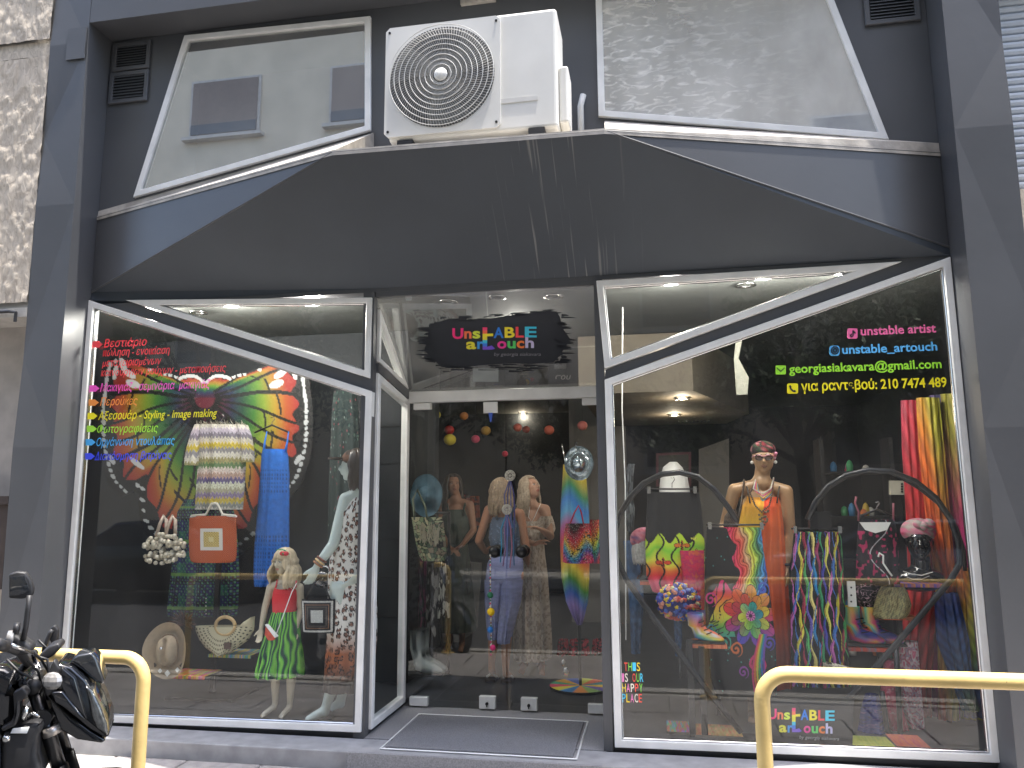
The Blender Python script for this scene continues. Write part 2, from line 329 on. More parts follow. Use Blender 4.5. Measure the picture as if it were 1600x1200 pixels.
# --- the shop building
B = thing('shop_building', 'dark grey faceted metal shopfront with pillars, lintel and folded canopy', 'building', (-1.16, 0, -.1))
def part(mb, name, m, parent=B, **k): return mb.build(name, m, parent, **k)
def pillar(xo, xi, side):
    mb = MB(); zs = [-.11, .55, 1.9, 2.55, 3.7, 4.25, 5.0, 5.6]; n = len(zs); V = []
    offs = [.0, .018, -.006, .016, .0, .018, -.006, .012]
    for k, z in enumerate(zs):
        V.append((xo, -.25+offs[k], z)); V.append((xi, -.25, z))
    Fc = []
    for k in range(n-1):
        a, b, c, d = 2*k, 2*k+1, 2*k+2, 2*k+3
        Fc += ([(a, b, c), (b, d, c)] if k % 2 == 0 else [(a, b, d), (a, d, c)])
    x0 = xo; nb = len(V)
    for k, z in enumerate(zs): V.append((xo, .1, z)); V.append((xi, .1, z))
    for k in range(n-1):
        Fc += [(2*k, 2*k+2, nb+2*k+2, nb+2*k), (2*k+1, nb+2*k+1, nb+2*k+3, 2*k+3)]
    mb.add(V, Fc); return part(mb, 'pillar', M['clad'])
pillar(-4.484, -4.16, -1); pillar(2.16, 1.84, 1)
part(MB().box((-4.30, -.258, 4.90), (-4.17, -.252, 5.0)).box((-4.33, -.262, 4.86), (-4.17, -.2545, 5.12)), 'cover_plate', M['clad'])
part(MB().box((-4.156, -.25, 5.158), (1.836, .09, 5.6)), 'lintel', M['clad'])
part(MB().box((-5.6, -.15, 5.601), (3.2, .3, 9.0)), 'wall', M['slab'])
# upper wall, cut around the two slanted windows
UL = [(-3.854, 3.815), (-3.506, 5.121), (-1.974, 5.089), (-1.952, 4.179)]
UR = [(-.30, 4.12), (-.30, 5.10), (1.19, 5.12), (1.543, 3.773)]
def pan(mb, poly, y0, y1): return mb.prism(poly, (0, 0, 0), (1, 0, 0), (0, 0, 1), -y0, -y1)
mb = MB()
for q in ([(-4.158, 3.0), (-4.158, 5.156), UL[1], UL[0]], [(-4.158, 5.156), (1.838, 5.156), UR[2], UR[1], UL[2], UL[1]],
          [(-4.158, 3.0), UL[0], UL[3], (-1.95, 3.0)], [UL[3], UL[2], UR[1], UR[0]], [UR[0], UR[3], (1.838, 3.0), (-1.95, 3.0), UL[3]], [UR[3], UR[2], (1.838, 5.156), (1.838, 3.0)]):
    pan(mb, q, .004, .06)
part(mb, 'upper_wall', M['clad'])
# canopy, folded sheet
Ax, Bx = np.array([-1.886, -.8, 3.635]), np.array([-.218, -.8, 3.615])
PLp, PRp = np.array([XL+.002, -.004, 3.09]), np.array([XR-.002, -.004, 3.045]); TLp, TRp = np.array([XL+.002, -.004, 3.68]), np.array([XR-.002, -.004, 3.66])
bl, br, b1, b2 = np.array([XL+.002, -.004, 2.99]), np.array([XR-.002, -.004, 2.99]), np.array([-1.9, -.004, 2.99]), np.array([-.35, -.004, 2.99])
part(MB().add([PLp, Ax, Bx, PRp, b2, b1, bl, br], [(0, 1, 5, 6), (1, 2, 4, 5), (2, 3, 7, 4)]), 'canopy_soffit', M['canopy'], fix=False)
part(MB().add([TLp, Ax, PLp], [(0, 1, 2)]), 'canopy_side', M['clad'], fix=False)
part(MB().add([TRp, Bx, PRp], [(0, 1, 2)]), 'canopy_side', M['clad'], fix=False)
mb = MB()
for a, b in ((PLp, Ax), (Ax, Bx), (Bx, PRp), (TLp, Ax), (TRp, Bx)): mb.tube([a, b], .007, 6)
part(mb, 'canopy_edge', M['clad'])
w1, w2 = np.array([XL+.002, 0, 3.735]), np.array([-1.93, 0, 4.165]); w3, w4 = np.array([-.26, 0, 4.09]), np.array([XR-.002, 0, 3.73])
dz = np.array([0, 0, .012])
mb = MB().add([TLp+dz, Ax+dz, w2, w1], [(0, 1, 2, 3)]).add([Bx+dz, TRp+dz, w4, w3], [(0, 1, 2, 3)])
mb.add([Ax+dz, Bx+dz, (-.26, 0, 3.64), (-1.93, 0, 3.64)], [(0, 1, 2, 3)]).add([Ax+dz, (-1.93, 0, 3.64), w2], [(0, 1, 2)]).add([Bx+dz, w3, (-.26, 0, 3.64)], [(0, 1, 2)])
for a, b, c_ in ((TLp, Ax, 0), (Ax, Bx, 0), (Bx, TRp, 0)):
    mb.add([a+dz+[0, -.006, 0], b+dz+[0, -.006, 0], b+[0, -.006, -.022], a+[0, -.006, -.022]], [(0, 1, 2, 3)])
part(mb, 'sill', M['sill'], fix=False)
# header below canopy, piers, return walls
part(MB().box((XL+.002, .0, 2.965), (XR-.002, .12, 3.0)), 'header', M['clad'])
part(MB().box((-1.975, -.012, -.002), (-1.895, .055, 2.965)), 'pier', M['clad'])
part(MB().box((-.358, -.012, -.002), (-.302, .055, 2.965)), 'pier', M['clad'])
# diagonal dark bars between the window frames
def bar(pts): 
    mb = MB(); mb.prism(polyat(pts, 0), (0, 0, 0), (1, 0, 0), (0, 0, 1), .004, -.05); part(mb, 'diagonal_mullion', M['clad'])
bar([(145, 470), (199, 471), (581, 593), (582, 612)]); bar([(946, 578), (1408, 410), (1478, 403), (945, 592)])
# interior shell
part(MB().box((-5.6, 8.0, -.2), (3.3, 8.1, 3.2)), 'interior_wall', M['wall']); part(MB().box((-5.6, .12, -.1), (-5.5, 8, 3.2)), 'interior_wall', M['wall']); part(MB().box((3.2, .31, -.1), (3.3, 8, 3.2)), 'interior_wall', M['wall'])
part(MB().box((-5.5, .101, -.1), (-4.485, .13, 3.2)), 'interior_wall', M['wall']); part(MB().box((2.17, .301, -.1), (3.2, .33, 3.2)), 'interior_wall', M['wall'])
part(MB().box((-5.5, 0.13, 3.002), (3.2, 8, 3.2)), 'interior_ceiling', M['ceil'])
part(MB().box((-5.5, 1.37, -.09), (-2.10, 1.42, 3.0)).box((-2.14, 1.421, -.1), (-2.10, 2.4, 3.0)), 'display_partition', M['wall'])
mb = MB()
for k in range(7): part(MB().box((-2.75, 1.362, .55+.32*k), (-2.15, 1.369, .555+.32*k)), 'panel_joint', M['black'])
c0, c1 = at(1135, 668, 5.0), at(965, 668, 5.0)
part(MB().prism([(c1[0]-.2, 1.9), (c0[0]-.55, 1.9), (c0[0]+.15, 3.9), (c0[0], 5.), (c1[0]-.2, 5.)], (0, 0, 0), (1, 0, 0), (0, 1, 0), 2.46, 2.99), 'ceiling_bulkhead', mat('bulkhead_tan', (.17, .145, .11), .8))
mb = MB()
for k in range(9): a = at(1060+k*6, 661, 4.6); mb.box((a[0]-.008, 4.5, 2.445), (a[0]+.008, 4.62, 2.459))
part(mb, 'air_grille', M['black'])
slab('pale_panel', [(1092, 702), (1139, 685), (1141, 1000), (1092, 1000)], 5.2, .04, M['pale'], B)
part(MB().box((-1.08, 5.0, 0), (-.35, 5.06, 2.9)), 'pale_panel', M['pale'])
# folded white screen beside the right window top
a, b = at(1150, 480, .9), at(1165, 618, .9)
q = [(1170, 480), (1183, 482), (1162, 520), (1176, 525), (1165, 560), (1172, 615), (1152, 617), (1150, 560), (1142, 530), (1152, 520)]
o = slab('folded_paper_strip', [(1171, 481), (1183, 480), (1160, 530), (1154, 560), (1170, 590), (1168, 616), (1151, 617), (1147, 560), (1150, 530)], .9, .03, mat('cream_paper', (.24, .24, .20), .8)); tag(o, 'tall white folded strip hanging behind the upper diagonal of the right window', 'decoration')
# downlights
for px, py, z in ((700, 470, 2.995), (777, 463, 2.995), (865, 462, 2.995), (1066, 622, 2.455), (1054, 648, 2.455), (714, 656, 2.995), (817, 646, 2.995), (1165, 444, 2.995), (310, 487, 2.995)):
    p = atz(px, py, z); t = thing('downlight', 'x', 'ceiling light', p, 'ceiling downlights in the shop')
    lb = {(700): 'leftmost ceiling ring lamp above the shop name on the transom', 777: 'middle ceiling ring lamp above the shop name on the transom', 865: 'rightmost ceiling ring lamp above the shop name on the transom',
          1066: 'lit spot in the tan bulkhead, higher of the two in the right window', 1054: 'lit spot in the tan bulkhead nearer its air grille, lower of the two', 714: 'lit ceiling spot between the yellow and orange lanterns', 817: 'lit ceiling spot behind the right door leaf',
          1165: 'round ceiling lamp in the top triangle of the right window', 310: 'round ceiling lamp in the top triangle of the left window'}[px]
    t['label'] = lb
    MB().lathe([(.045, 0), (.07, -.004), (.072, -.012), (.05, -.014), (.046, -.004)], p, n=20).build('trim', M['chrome'], t, True)
    lit = px in (1066, 1054, 714, 817)
    MB().lathe([(.001, -.003), (.044, -.003)], p, n=16).build('lens', emit('lamp_lens', (1, .85, .6), 5) if lit else M['ceil'], t)
    if lit:
        pl = bpy.data.lights.new('lamp', 'POINT'); pl.energy = 2.5; pl.color = (1, .82, .6); pl.shadow_soft_size = .04
        po = bpy.data.objects.new('lamp', pl); COL.objects.link(po); po.location = p-np.array([0, 0, .05])
# fill lamps added over the two windows and the doorway to brighten the displays
for k, (x, y, wv, lb) in enumerate(((-3.75, .17, 26, 'leftmost lit display lamp inside the left window top'), (-3.1, .17, 26, 'lit display lamp above the zigzag knit top'), (-2.45, .17, 26, 'lit display lamp above the leopard dress mannequin'), (.15, .17, 26, 'lit display lamp above the printed leggings'), (.75, .17, 26, 'lit display lamp above the orange dress mannequin'), (1.25, .17, 26, 'rightmost lit display lamp above the rainbow drape'), (-1.1, 1.25, 14, 'lit ceiling lamp just inside the glass doors'))):
    t = thing('added_lamp', lb, 'ceiling light', (x, y, 2.99), 'display lamps over the shop windows')
    MB().lathe([(.05, 0), (.06, -.01), (.06, -.03), (.045, -.03), (.045, -.002)], (x, y, 3.0), n=18).build('trim', M['alu'], t, True); MB().lathe([(.001, -.008), (.044, -.008)], (x, y, 3.0), n=14).build('lens', emit('added_lens', (1, .93, .82), 3), t)
    pl = bpy.data.lights.new('added_lamp_light', 'POINT'); pl.energy = wv*.30; pl.color = (1, .94, .86); pl.shadow_soft_size = .05
    po = bpy.data.objects.new('added_lamp_light', pl); COL.objects.link(po); po.location = (x, y, 2.90)
# ------------------------------------------------------------------ windows
WIN = {}
def window(name, label, pts, w, gl, Y=0, parts=True):
    P = polyat(pts, Y); cx = sum(p[0] for p in P)/len(P); t = thing(name, label, 'window', (cx, Y, min(p[1] for p in P)))
    w = w*.82; ring('frame', P, w, *((0, Y, 0), (1, 0, 0), (0, 0, 1)), .028, -.04, M['alu'], t)
    ring('bead', inset(P, w+.001), .008, *((0, Y, 0), (1, 0, 0), (0, 0, 1)), .012, -.02, M['chrome'], t)
    q = inset(P, w-.004); MB().add([(a, Y, b) for a, b in q], [tuple(range(len(q)))]).build('pane', gl, t, fix=False)
    o = t.children[-1]
    if o.data.polygons[0].normal.y > 0: o.data.flip_normals()
    return t
tri = lambda w: w
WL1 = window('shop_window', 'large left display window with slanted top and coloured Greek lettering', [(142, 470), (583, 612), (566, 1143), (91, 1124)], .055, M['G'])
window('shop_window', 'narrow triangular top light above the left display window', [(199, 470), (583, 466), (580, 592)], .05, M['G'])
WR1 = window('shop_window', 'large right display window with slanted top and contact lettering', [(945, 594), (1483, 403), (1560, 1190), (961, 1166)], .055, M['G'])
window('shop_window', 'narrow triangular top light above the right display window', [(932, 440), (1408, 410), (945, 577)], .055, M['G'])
def uwin(label, P, gl):
    t = thing('upper_window', label, 'window', ((P[0][0]+P[2][0])/2, 0, P[0][1]))
    ring('frame', P, .045, *XZ, .02, -.03, M['alu'], t)
    q = inset(P, .042); o = MB().add([(a, .0, b) for a, b in q], [tuple(range(len(q)))]).build('pane', gl, t, fix=False)
    if o.data.polygons[0].normal.y > 0: o.data.flip_normals()
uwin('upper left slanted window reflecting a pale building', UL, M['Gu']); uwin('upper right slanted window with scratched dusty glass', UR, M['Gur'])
# dark room behind the upper windows, with a pale blind in the right one
part(MB().box((-4.2, 1.2, 3.2), (2.2, 1.25, 5.6)), 'upper_room_wall', M['wall']); part(MB().box((-4.2, .35, 3.22), (2.2, 1.2, 3.26)), 'upper_room_floor', M['wall']); part(MB().box((-4.2, .31, 5.5), (2.2, 1.2, 5.59)), 'upper_room_ceiling', M['wall'])
for x_ in (-4.2, 2.15): part(MB().box((x_, .11, 3.27), (x_+.05, 1.19, 5.49)), 'upper_room_wall', M['wall'])
# return panes and slanted transom of the doorway
Gx0, Gx1 = -1.90, -1.86
TZ0, TZ1 = 2.93, at(645, 615, FLY)[2]
def rwin(label, pts, w):
    O, U, V_ = (-1.893, 0, 0), (0, 1, 0), (0, 0, 1); P = pts; t = thing('return_window', label, 'window', (-1.893, .4, min(p[1] for p in P)))
    ring('frame', P, w, O, U, V_, .018, -.035, M['alu'], t)
    q = inset(P, w-.004); MB().add([(-1.893, a, b) for a, b in q], [tuple(range(len(q)))]).build('pane', M['G'], t, fix=False)
rwin('triangular side pane of the doorway over the tall one', [(.06, 2.86), (.06, TZ1+.13), (FLY-.03, TZ1+.03)], .035)
rwin('tall narrow side pane on the left of the doorway', [(.06, .03), (.06, TZ1+.05), (FLY-.005, TZ1-.06), (FLY-.005, .03)], .05)
part(MB().prism([(.057, TZ1+.12), (.057, TZ1+.06), (FLY, TZ1-.05), (FLY, TZ1+.02)], (-1.896, 0, 0), (0, 1, 0), (0, 0, 1), .02, -.03), 'diagonal_mullion', M['clad'])
part(MB().box((-.352, .056, 0), (-.345, FLY, 2.93)), 'return_panel', M['clad'])
part(MB().box((-.344, .056, 0), (-.340, FLY, 2.93)), 'return_panel', M['alu'])
tr = thing('transom_window', 'slanted glass above the door with black brush splash and shop name', 'window', (-1.1, .4, TZ1))
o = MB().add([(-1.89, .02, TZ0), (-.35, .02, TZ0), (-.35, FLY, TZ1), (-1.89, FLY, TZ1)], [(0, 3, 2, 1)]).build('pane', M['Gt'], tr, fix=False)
if o.data.polygons[0].normal.y > 0: o.data.flip_normals()
MB().box((-1.89, .0, TZ0), (-.352, .06, 2.964)).build('frame', M['clad'], tr)
o = MB().box((-1.89, FLY-.03, TZ1-.075), (-.352, FLY+.04, TZ1+.012)).build('rail', M['alu'], tr); bevel(o)
# slanted-pane basis
nT = np.cross([1, 0, 0], [0, FLY-.02, TZ1-TZ0]); nT /= np.linalg.norm(nT); nT = nT if nT[1] < 0 else -nT
oT = np.array([-1.89, .02, TZ0])
def onT(px, py, off=.003):

    d = at(px, py, 0)-CAM; t = ((oT-CAM)@nT)/(d@nT); return CAM+d*t+nT*off
def splash():
    g = np.random.default_rng(3); top, bot = [], []
    left = [(660, 548)]
    xs = np.linspace(672, 868, 60); V = []; Fc = []
    # body
    body = [(672, 508), (700, 498), (735, 500), (770, 498), (800, 493), (840, 488), (870, 486), (874, 494), (880, 512), (890, 530), (878, 552), (866, 566), (830, 568), (790, 566), (750, 570), (715, 576), (690, 572), (676, 560), (664, 545), (668, 525)]
    mb = MB(); P = [onT(x+g.uniform(-2, 2), y+g.uniform(-1.5, 1.5)) for x, y in body]; c = onT(775, 532)
    mb.add(P+[c], [(i, (i+1) % len(P), len(P)) for i in range(len(P))])
    for k in range(170):       # bristle streaks
        e = g.integers(0, 4)
        if e == 0: x, y, l, h = 672+g.uniform(-2, 14), g.uniform(503, 570), -g.uniform(6, 26), g.uniform(.8, 2.2)
        elif e == 1: x, y, l, h = 872+g.uniform(-8, 6), g.uniform(492, 566), g.uniform(5, 26), g.uniform(.8, 2.2)
        elif e == 2: x = g.uniform(676, 865); y = 503-(x-676)/190*14+g.uniform(-6, 3); l, h = g.uniform(8, 28), g.uniform(.6, 1.8)
        else: x, y, l, h = g.uniform(680, 860), g.uniform(566, 580), g.uniform(10, 40), g.uniform(.6, 1.8)
        sl = -.06*l if e in (2,) else .03*l
        mb.add([onT(x, y-h, .004), onT(x, y+h, .004), onT(x+l, y+sl+h*.1, .004), onT(x+l*.55, y+sl*.5-h*.8, .004)], [(0, 1, 2, 3)])
    o = mb.build('brush_splash', mat('splash_black', (.016, .020, .028), .5), tr, fix=False)
splash()
VIV = {}
def viv(c):
    if c not in VIV: VIV[c] = mat('vinyl_'+c.strip('#'), c, .6, var=.03)
    return VIV[c]
# multicoloured shop name: letters as separate parts
LOGO1 = [('U', '#f0307f', 0, 24, 0), ('n', '#f07a4a', 26, 42, 1), ('s', '#d8e84a', 44, 61, 0), ('A', '#2f7fe0', 90, 112, 0), ('B', '#f2e235', 114, 136, 0), ('L', '#f04a55', 138, 156, 0), ('E', '#3fc6e6', 158, 184, 0)]
LOGO2 = [('a', '#e8e040', 30, 52, 0), ('r', '#3f9be8', 54, 69, 0), ('o', '#e83f9a', 98, 118, 0), ('u', '#58cf6a', 120, 138, 0), ('c', '#f0803a', 140, 157, 0), ('h', '#c9c3e8', 159, 178, 1)]
def logo(place, parent, s, x0, yb1, yb2, caph, slope):
    """place(px,py)->world; letters laid by their pixel frame on a real plane"""
    for row, yb in ((LOGO1, yb1), (LOGO2, yb2)):
        for ch, c, a, b, _ in row:
            V, Fc = text_mesh(ch, 0, .03); mn, mx = V[:, 0].min(), V[:, 0].max(); big = ch.isupper() and ch != 'U'
            hh = caph if ch.isupper() else caph
            P = [place(x0+s*(a+(v[0]-mn)/(mx-mn)*(b-a)), yb-slope*(x0+s*a)+slope*x0-v[1]/capH*hh) for v in V]
            mesh('letter', P, Fc, viv(c), parent)
    # the tall rainbow t shared by both words
    seg = ['#f0457a', '#f2704a', '#f2e235', '#e8e040', '#3fc6e6', '#3f7fe8', '#7a55d8']
    tx = x0+s*66; y0 = yb1-caph*1.12; y1 = yb2+1; V = []; Fc = []; n = len(seg); w = s*10
    for k, c in enumerate(seg):
        a, b = y0+(y1-y0)*k/n, y0+(y1-y0)*(k+1)/n
        mesh('letter', [place(tx, a), place(tx+w, a), place(tx+w, b), place(tx, b)], [(0, 3, 2, 1)], viv(c), parent)
    yc = yb1-caph*.35
    mesh('letter', [place(tx+w, yc-caph*.13), place(tx+s*23, yc-caph*.15), place(tx+s*23, yc+caph*.12), place(tx+w, yc+caph*.13)], [(0, 3, 2, 1)], viv('#f2e235'), parent)
    mesh('letter', [place(tx+w, y1-caph*.3), place(tx+s*20, y1-caph*.42), place(tx+s*27, y1-caph*.1), place(tx+s*20, y1), place(tx+w, y1)], [(0, 4, 3, 2, 1)], viv('#7a55d8'), parent)
logo(lambda x, y: onT(x, y, .006), tr, .716, 707, 528, 544.5, 15.5, .02)
def smalltext(body, place, x0, x1, yb, h, m, parent, name='lettering'):
    V, Fc = text_mesh(body, .2, 0); mn, mx = V[:, 0].min(), V[:, 0].max()
    mesh(name, [place(x0+(v[0]-mn)/(mx-mn)*(x1-x0), yb-v[1]/capH*h) for v in V], Fc, m, parent)
smalltext('by georgia siakavara', lambda x, y: onT(x, y, .006), 772, 845, 555, 5, viv('#8a8a90'), tr)
smalltext('σου', lambda x, y: onT(x, y, .006), 868, 892, 592, 8, viv('#b8b8b4'), tr)
MB().add([onT(739, 575, .004), onT(779, 575, .004), onT(779, 596, .004), onT(739, 596, .004)], [(0, 3, 2, 1)]).build('paper_notice', mat('notice_paper', (.30, .33, .33), .7), tr, fix=False)
# lettering on the two big panes
sh = .18
for body, c, x0, x1, yb, cap in (('Βεστιάριο', '#ff5058', 163, 229, 543, 12), ('πώληση - ενοικίαση', '#ff5058', 161, 265, 557, 11), ('μεταχειρισμένων', '#ff5058', 160, 252, 573, 11),
        ('καινούργιων ρούχων - μεταποιήσεις', '#ff5058', 158, 353, 588, 11), ('Μακιγιάζ - σεμινάρια  μακιγιάζ', '#ff5fd0', 157, 328, 612, 12), ('Περούκες', '#ffa050', 157, 215, 634, 12),
        ('Αξεσουάρ - Styling - image making', '#fff230', 154, 339, 656, 12), ('Φωτογραφίσεις', '#aef250', 152, 247, 677, 12), ('Οργάνωση ντουλάπας', '#50b8ff', 151, 273, 697, 12), ('Διακόσμηση βιτρίνας', '#4a5cff', 148, 268, 719, 12)):
    text('lettering', body, x0, x1, yb, cap, 0, viv(c), WL1, sh, .006, 'line of vinyl lettering reading '+body)
for c, x0, y in (('#ff5058', 145, 538), ('#ff5fd0', 140, 607), ('#ffa050', 139, 629), ('#fff230', 137, 650), ('#aef250', 136, 670), ('#50b8ff', 134, 691), ('#4a5cff', 133, 713)):
    slab('arrow_bullet', [(x0, y-5), (x0+9, y-5), (x0+15, y), (x0+9, y+5), (x0, y+5)], -.032, .002, viv(c), WL1)
for body, c, x0, x1, yb, cap in (('unstable artist', '#ff76ae', 1345, 1463, 524, 13), ('unstable_artouch', '#66c2ff', 1316, 1465, 553, 13), ('georgiasiakavara@gmail.com', '#a4ee3c', 1233, 1472, 583, 13), ('για ραντεβού: 210 7474 489', '#ffee20', 1252, 1480, 611, 14)):
    text('lettering', body, x0, x1, yb, cap, 0, viv(c), WR1, 0, .022, 'line of vinyl lettering reading '+body)
def rr(x0, y0, x1, y1, r=2.5, n=4):
    P = []
    for cx, cy, a0 in ((x1-r, y0+r, -90), (x1-r, y1-r, 0), (x0+r, y1-r, 90), (x0+r, y0+r, 180)):
        for k in range(n): a = R(a0+90*k/(n-1)); P.append((cx+r*math.cos(a), cy+r*math.sin(a)))
    return P
dk = mat('icon_dark', (.02, .02, .03), .5)
def iring(x, y, r, w, m, Y): 
    P = [(x+r*math.cos(a), y+r*math.sin(a)) for a in np.linspace(0, 2*math.pi, 20, endpoint=False)]
    ring('icon_mark', polyat(P, 0), w/215, (0, Y, 0), (1, 0, 0), (0, 0, 1), 0, .001, m, WR1)
slab('icon', rr(1324, 513, 1340, 529), -.006, .003, viv('#ff76ae'), WR1)
slab('icon_mark', [(1332, 516), (1334, 516), (1337, 519.5), (1337, 521.5), (1334, 520), (1334, 525), (1331, 527.5), (1328, 525.5), (1328, 522.5), (1331, 521), (1331, 523), (1330, 524.5), (1332, 525)], -.0085, .001, dk, WR1)
slab('icon', rr(1296, 540, 1312, 556, 4), -.006, .003, viv('#66c2ff'), WR1)
iring(1304, 548, 6.4, 1.2, dk, -.0085); iring(1304, 548, 3.4, 1.1, dk, -.0095); slab('icon_mark', rr(1307.5, 542.5, 1309.5, 544.5, 1), -.0085, .001, dk, WR1)
slab('icon', rr(1212, 571, 1228, 585, 1.5), -.006, .003, viv('#a4ee3c'), WR1)
slab('icon_mark', [(1214, 574), (1220, 579.5), (1226, 574), (1226, 575.5), (1220, 581.2), (1214, 575.5)], -.0085, .001, dk, WR1)
slab('icon', rr(1230, 599, 1247, 615), -.006, .003, viv('#ffee20'), WR1)
slab('icon_mark', [(1233, 603), (1235, 601.5), (1237, 604.5), (1236, 606), (1240, 610), (1241.5, 609), (1244, 611), (1242.5, 613), (1239, 612.5), (1234.5, 608)], -.0085, .001, dk, WR1)
# happy place sticker
hp = [('THIS', 975, 1001, 1048), ('IS OUR', 970, 1006, 1065), ('HAPPY', 972, 1005, 1081), ('PLACE', 972, 1004, 1097)]
hc = ['#ff6a5a', '#8fe05a', '#5ad8ff', '#ffe04a', '#ff8fd0', '#f5f0e0']; k = 0
for wd, x0, x1, yb in hp:
    n = len(wd)
    for i, ch in enumerate(wd):
        if ch == ' ': continue
        w = (x1-x0)/n; text('letter', ch, x0+w*i+.5, x0+w*(i+1)-.6, yb, 13, 0, viv(hc[k % 6]), WR1, 0, .01); k += 1
# ------------------------------------------------------------------ doors
def door(label, x0, x1, hinge_left):
    t = thing('glass_door', label, 'door', ((x0+x1)/2, FLY, 0))
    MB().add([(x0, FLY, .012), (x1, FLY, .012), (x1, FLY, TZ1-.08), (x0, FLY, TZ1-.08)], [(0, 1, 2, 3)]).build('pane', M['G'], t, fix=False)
    hx = (x0+.02, x0+.16) if hinge_left else (x1-.16, x1-.02); cx = (x1-.20, x1-.08) if hinge_left else (x0+.10, x0+.22)
    for (a, b), nm, z0, z1 in ((hx, 'hinge_patch', .012, .075), (hx, 'hinge_patch', TZ1-.13, TZ1-.08), (cx, 'lock_patch', .012, .10)):
        o = MB().box((a, FLY-.022, z0), (b, FLY+.022, z1)).build(nm, M['alu'], t); bevel(o, .003, 1)
        if nm == 'lock_patch': MB().cyl(((a+b)/2, FLY-.022, .05), ((a+b)/2, FLY-.034, .05), .011).box(((a+b)/2-.004, FLY-.036, .028), ((a+b)/2+.004, FLY-.028, .05)).build('lock_cylinder', M['blackm'], o)
    hxx = at(773 if hinge_left else 815, 862, FLY-.06)
    MB().ell(hxx, .046, 20, 12).cyl(hxx, hxx+[0, .12, 0], .012).ell(hxx+[0, .12, 0], .046, 20, 12).build('door_knob', M['blackm'], t, True)
xm = at(791, 800, FLY)[0]; xe0 = -1.862; 
door('left glass door leaf with round dark knob', xe0, xm-.004, True); door('right glass door leaf with round dark knob', xm+.004, -.36, False)
pc = at(766, 636, FLY-.03); o = MB().box((pc[0]-.055, FLY-.026, pc[2]-.045), (pc[0]+.055, FLY-.012, pc[2]+.04)).build('door_closer_plate', M['alu']); tag(o, 'white plate with blue tag at the top middle of the glass doors', 'plate'); 
mesh('tag', [at(763, 645, FLY-.03), at(770, 645, FLY-.03), at(768, 658, FLY-.03), at(766, 660, FLY-.03)], [(0, 3, 2, 1)], viv('#4a6ad0'), o)
# doormat let into the step
P = [atz(650, 1120, .004), atz(918, 1121, .004), atz(908, 1168, .004), atz(612, 1158, .004)]
x0, x1, y0, y1 = -1.72, -.50, -.22, .58
t = thing('doormat', 'grey speckled doormat with pale border sunk in the doorway floor', 'doormat', ((x0+x1)/2, (y0+y1)/2, 0))
o = MB().box((x0+.03, y0+.03, .0005), (x1-.03, y1-.03, .010)).build('pile', M['mat'], t)
ring('border', [(x0, y0), (x1, y0), (x1, y1), (x0, y1)], .012, (0, 0, 0), (1, 0, 0), (0, 1, 0), .0005, .008, M['alu'], t)
# ------------------------------------------------------------------ vents, air conditioner
def vent(label, x0, x1, z0, z1, y=0.0):
    t = thing('vent', label, 'air vent', ((x0+x1)/2, y, z0), 'louvred vents in the upper wall')
    ring('frame', [(x0, z0), (x1, z0), (x1, z1), (x0, z1)], .035, (0, y, 0), (1, 0, 0), (0, 0, 1), .016, -.003, M['clad'], t)
    MB().box((x0+.034, y-.002, z0+.034), (x1-.034, y+.002, z1-.034)).build('backing', M['black'], t)
    n = 8
    for k in range(n):
        z = z0+.045+(z1-z0-.08)*k/(n-1)*.93
        MB().add([(x0+.036, y-.018, z), (x1-.036, y-.018, z), (x1-.036, y-.003, z+.018), (x0+.036, y-.003, z+.018), (x0+.036, y-.018, z-.004), (x1-.036, y-.018, z-.004)], [(0, 1, 2, 3), (4, 5, 1, 0)]).build('slat', M['clad'], t, fix=False)
a = at(180, 68, 0); b = at(238, 109, 0); vent('upper of two louvred vents beside the upper left window', -4.13, -3.80, 4.885, 5.125)
vent('lower of two louvred vents beside the upper left window', -4.14, -3.80, 4.61, 4.875)
vent('louvred vent beside the upper right window', 1.46, 1.80, 4.58, 4.83)
YA = -.70
ac = thing('air_conditioner', 'white outdoor air conditioner unit with round fan grille on the canopy ledge', 'air conditioner', (-1.06, YA+.17, 3.66))
ax0, ax1, az0, az1 = -1.565, -.50, 3.72, 4.50
o = MB().box((ax0, YA, az0), (ax1, YA+.33, az1)).build('casing', M['acw'], ac); bevel(o, .022, 3)
fc = at(690, 119, YA-.02); fr = .335
MB().prism([(fc[0]+.37*sx*(1 if abs(sx) < 1 else 1), fc[2]+.37*sz) for sx, sz in ((-1, -.93), (-.93, -1), (.93, -1), (1, -.93), (1, .93), (.93, 1), (-.93, 1), (-1, .93))], (0, YA-.001, 0), (1, 0, 0), (0, 0, 1), 0, .014).build('grille_plate', M['acw'], ac)
MB().lathe([(0.001, 0), (fr, 0), (fr, -.004)], (fc[0], YA-.0165, fc[2]), (0, -1, 0), 48).build('opening', M['acg'], ac)
mb = MB()
for k in range(3):
    a0 = 2*math.pi*k/3; V = []
    for i in range(7):
        for j in range(5):
            rr_ = .06+(fr-.07)*i/6; a = a0+.9*j/4+.25*i/6; V.append((fc[0]+rr_*math.cos(a), YA-.0185-.005*j/4, fc[2]+rr_*math.sin(a)))
    mb.add(V, [(i*5+j, i*5+j+1, i*5+j+6, i*5+j+5) for i in range(6) for j in range(4)])
mb.build('fan_blades', mat('fan_grey', (.19, .19, .18), .5), ac, True, fix=False)
mb = MB()
for r_ in [fr*k/10 for k in range(2, 11)]:
    mb.tube([(fc[0]+r_*math.cos(a), YA-.045, fc[2]+r_*math.sin(a)) for a in np.linspace(0, 2*math.pi, 49)], .0026, 6, cap=False)
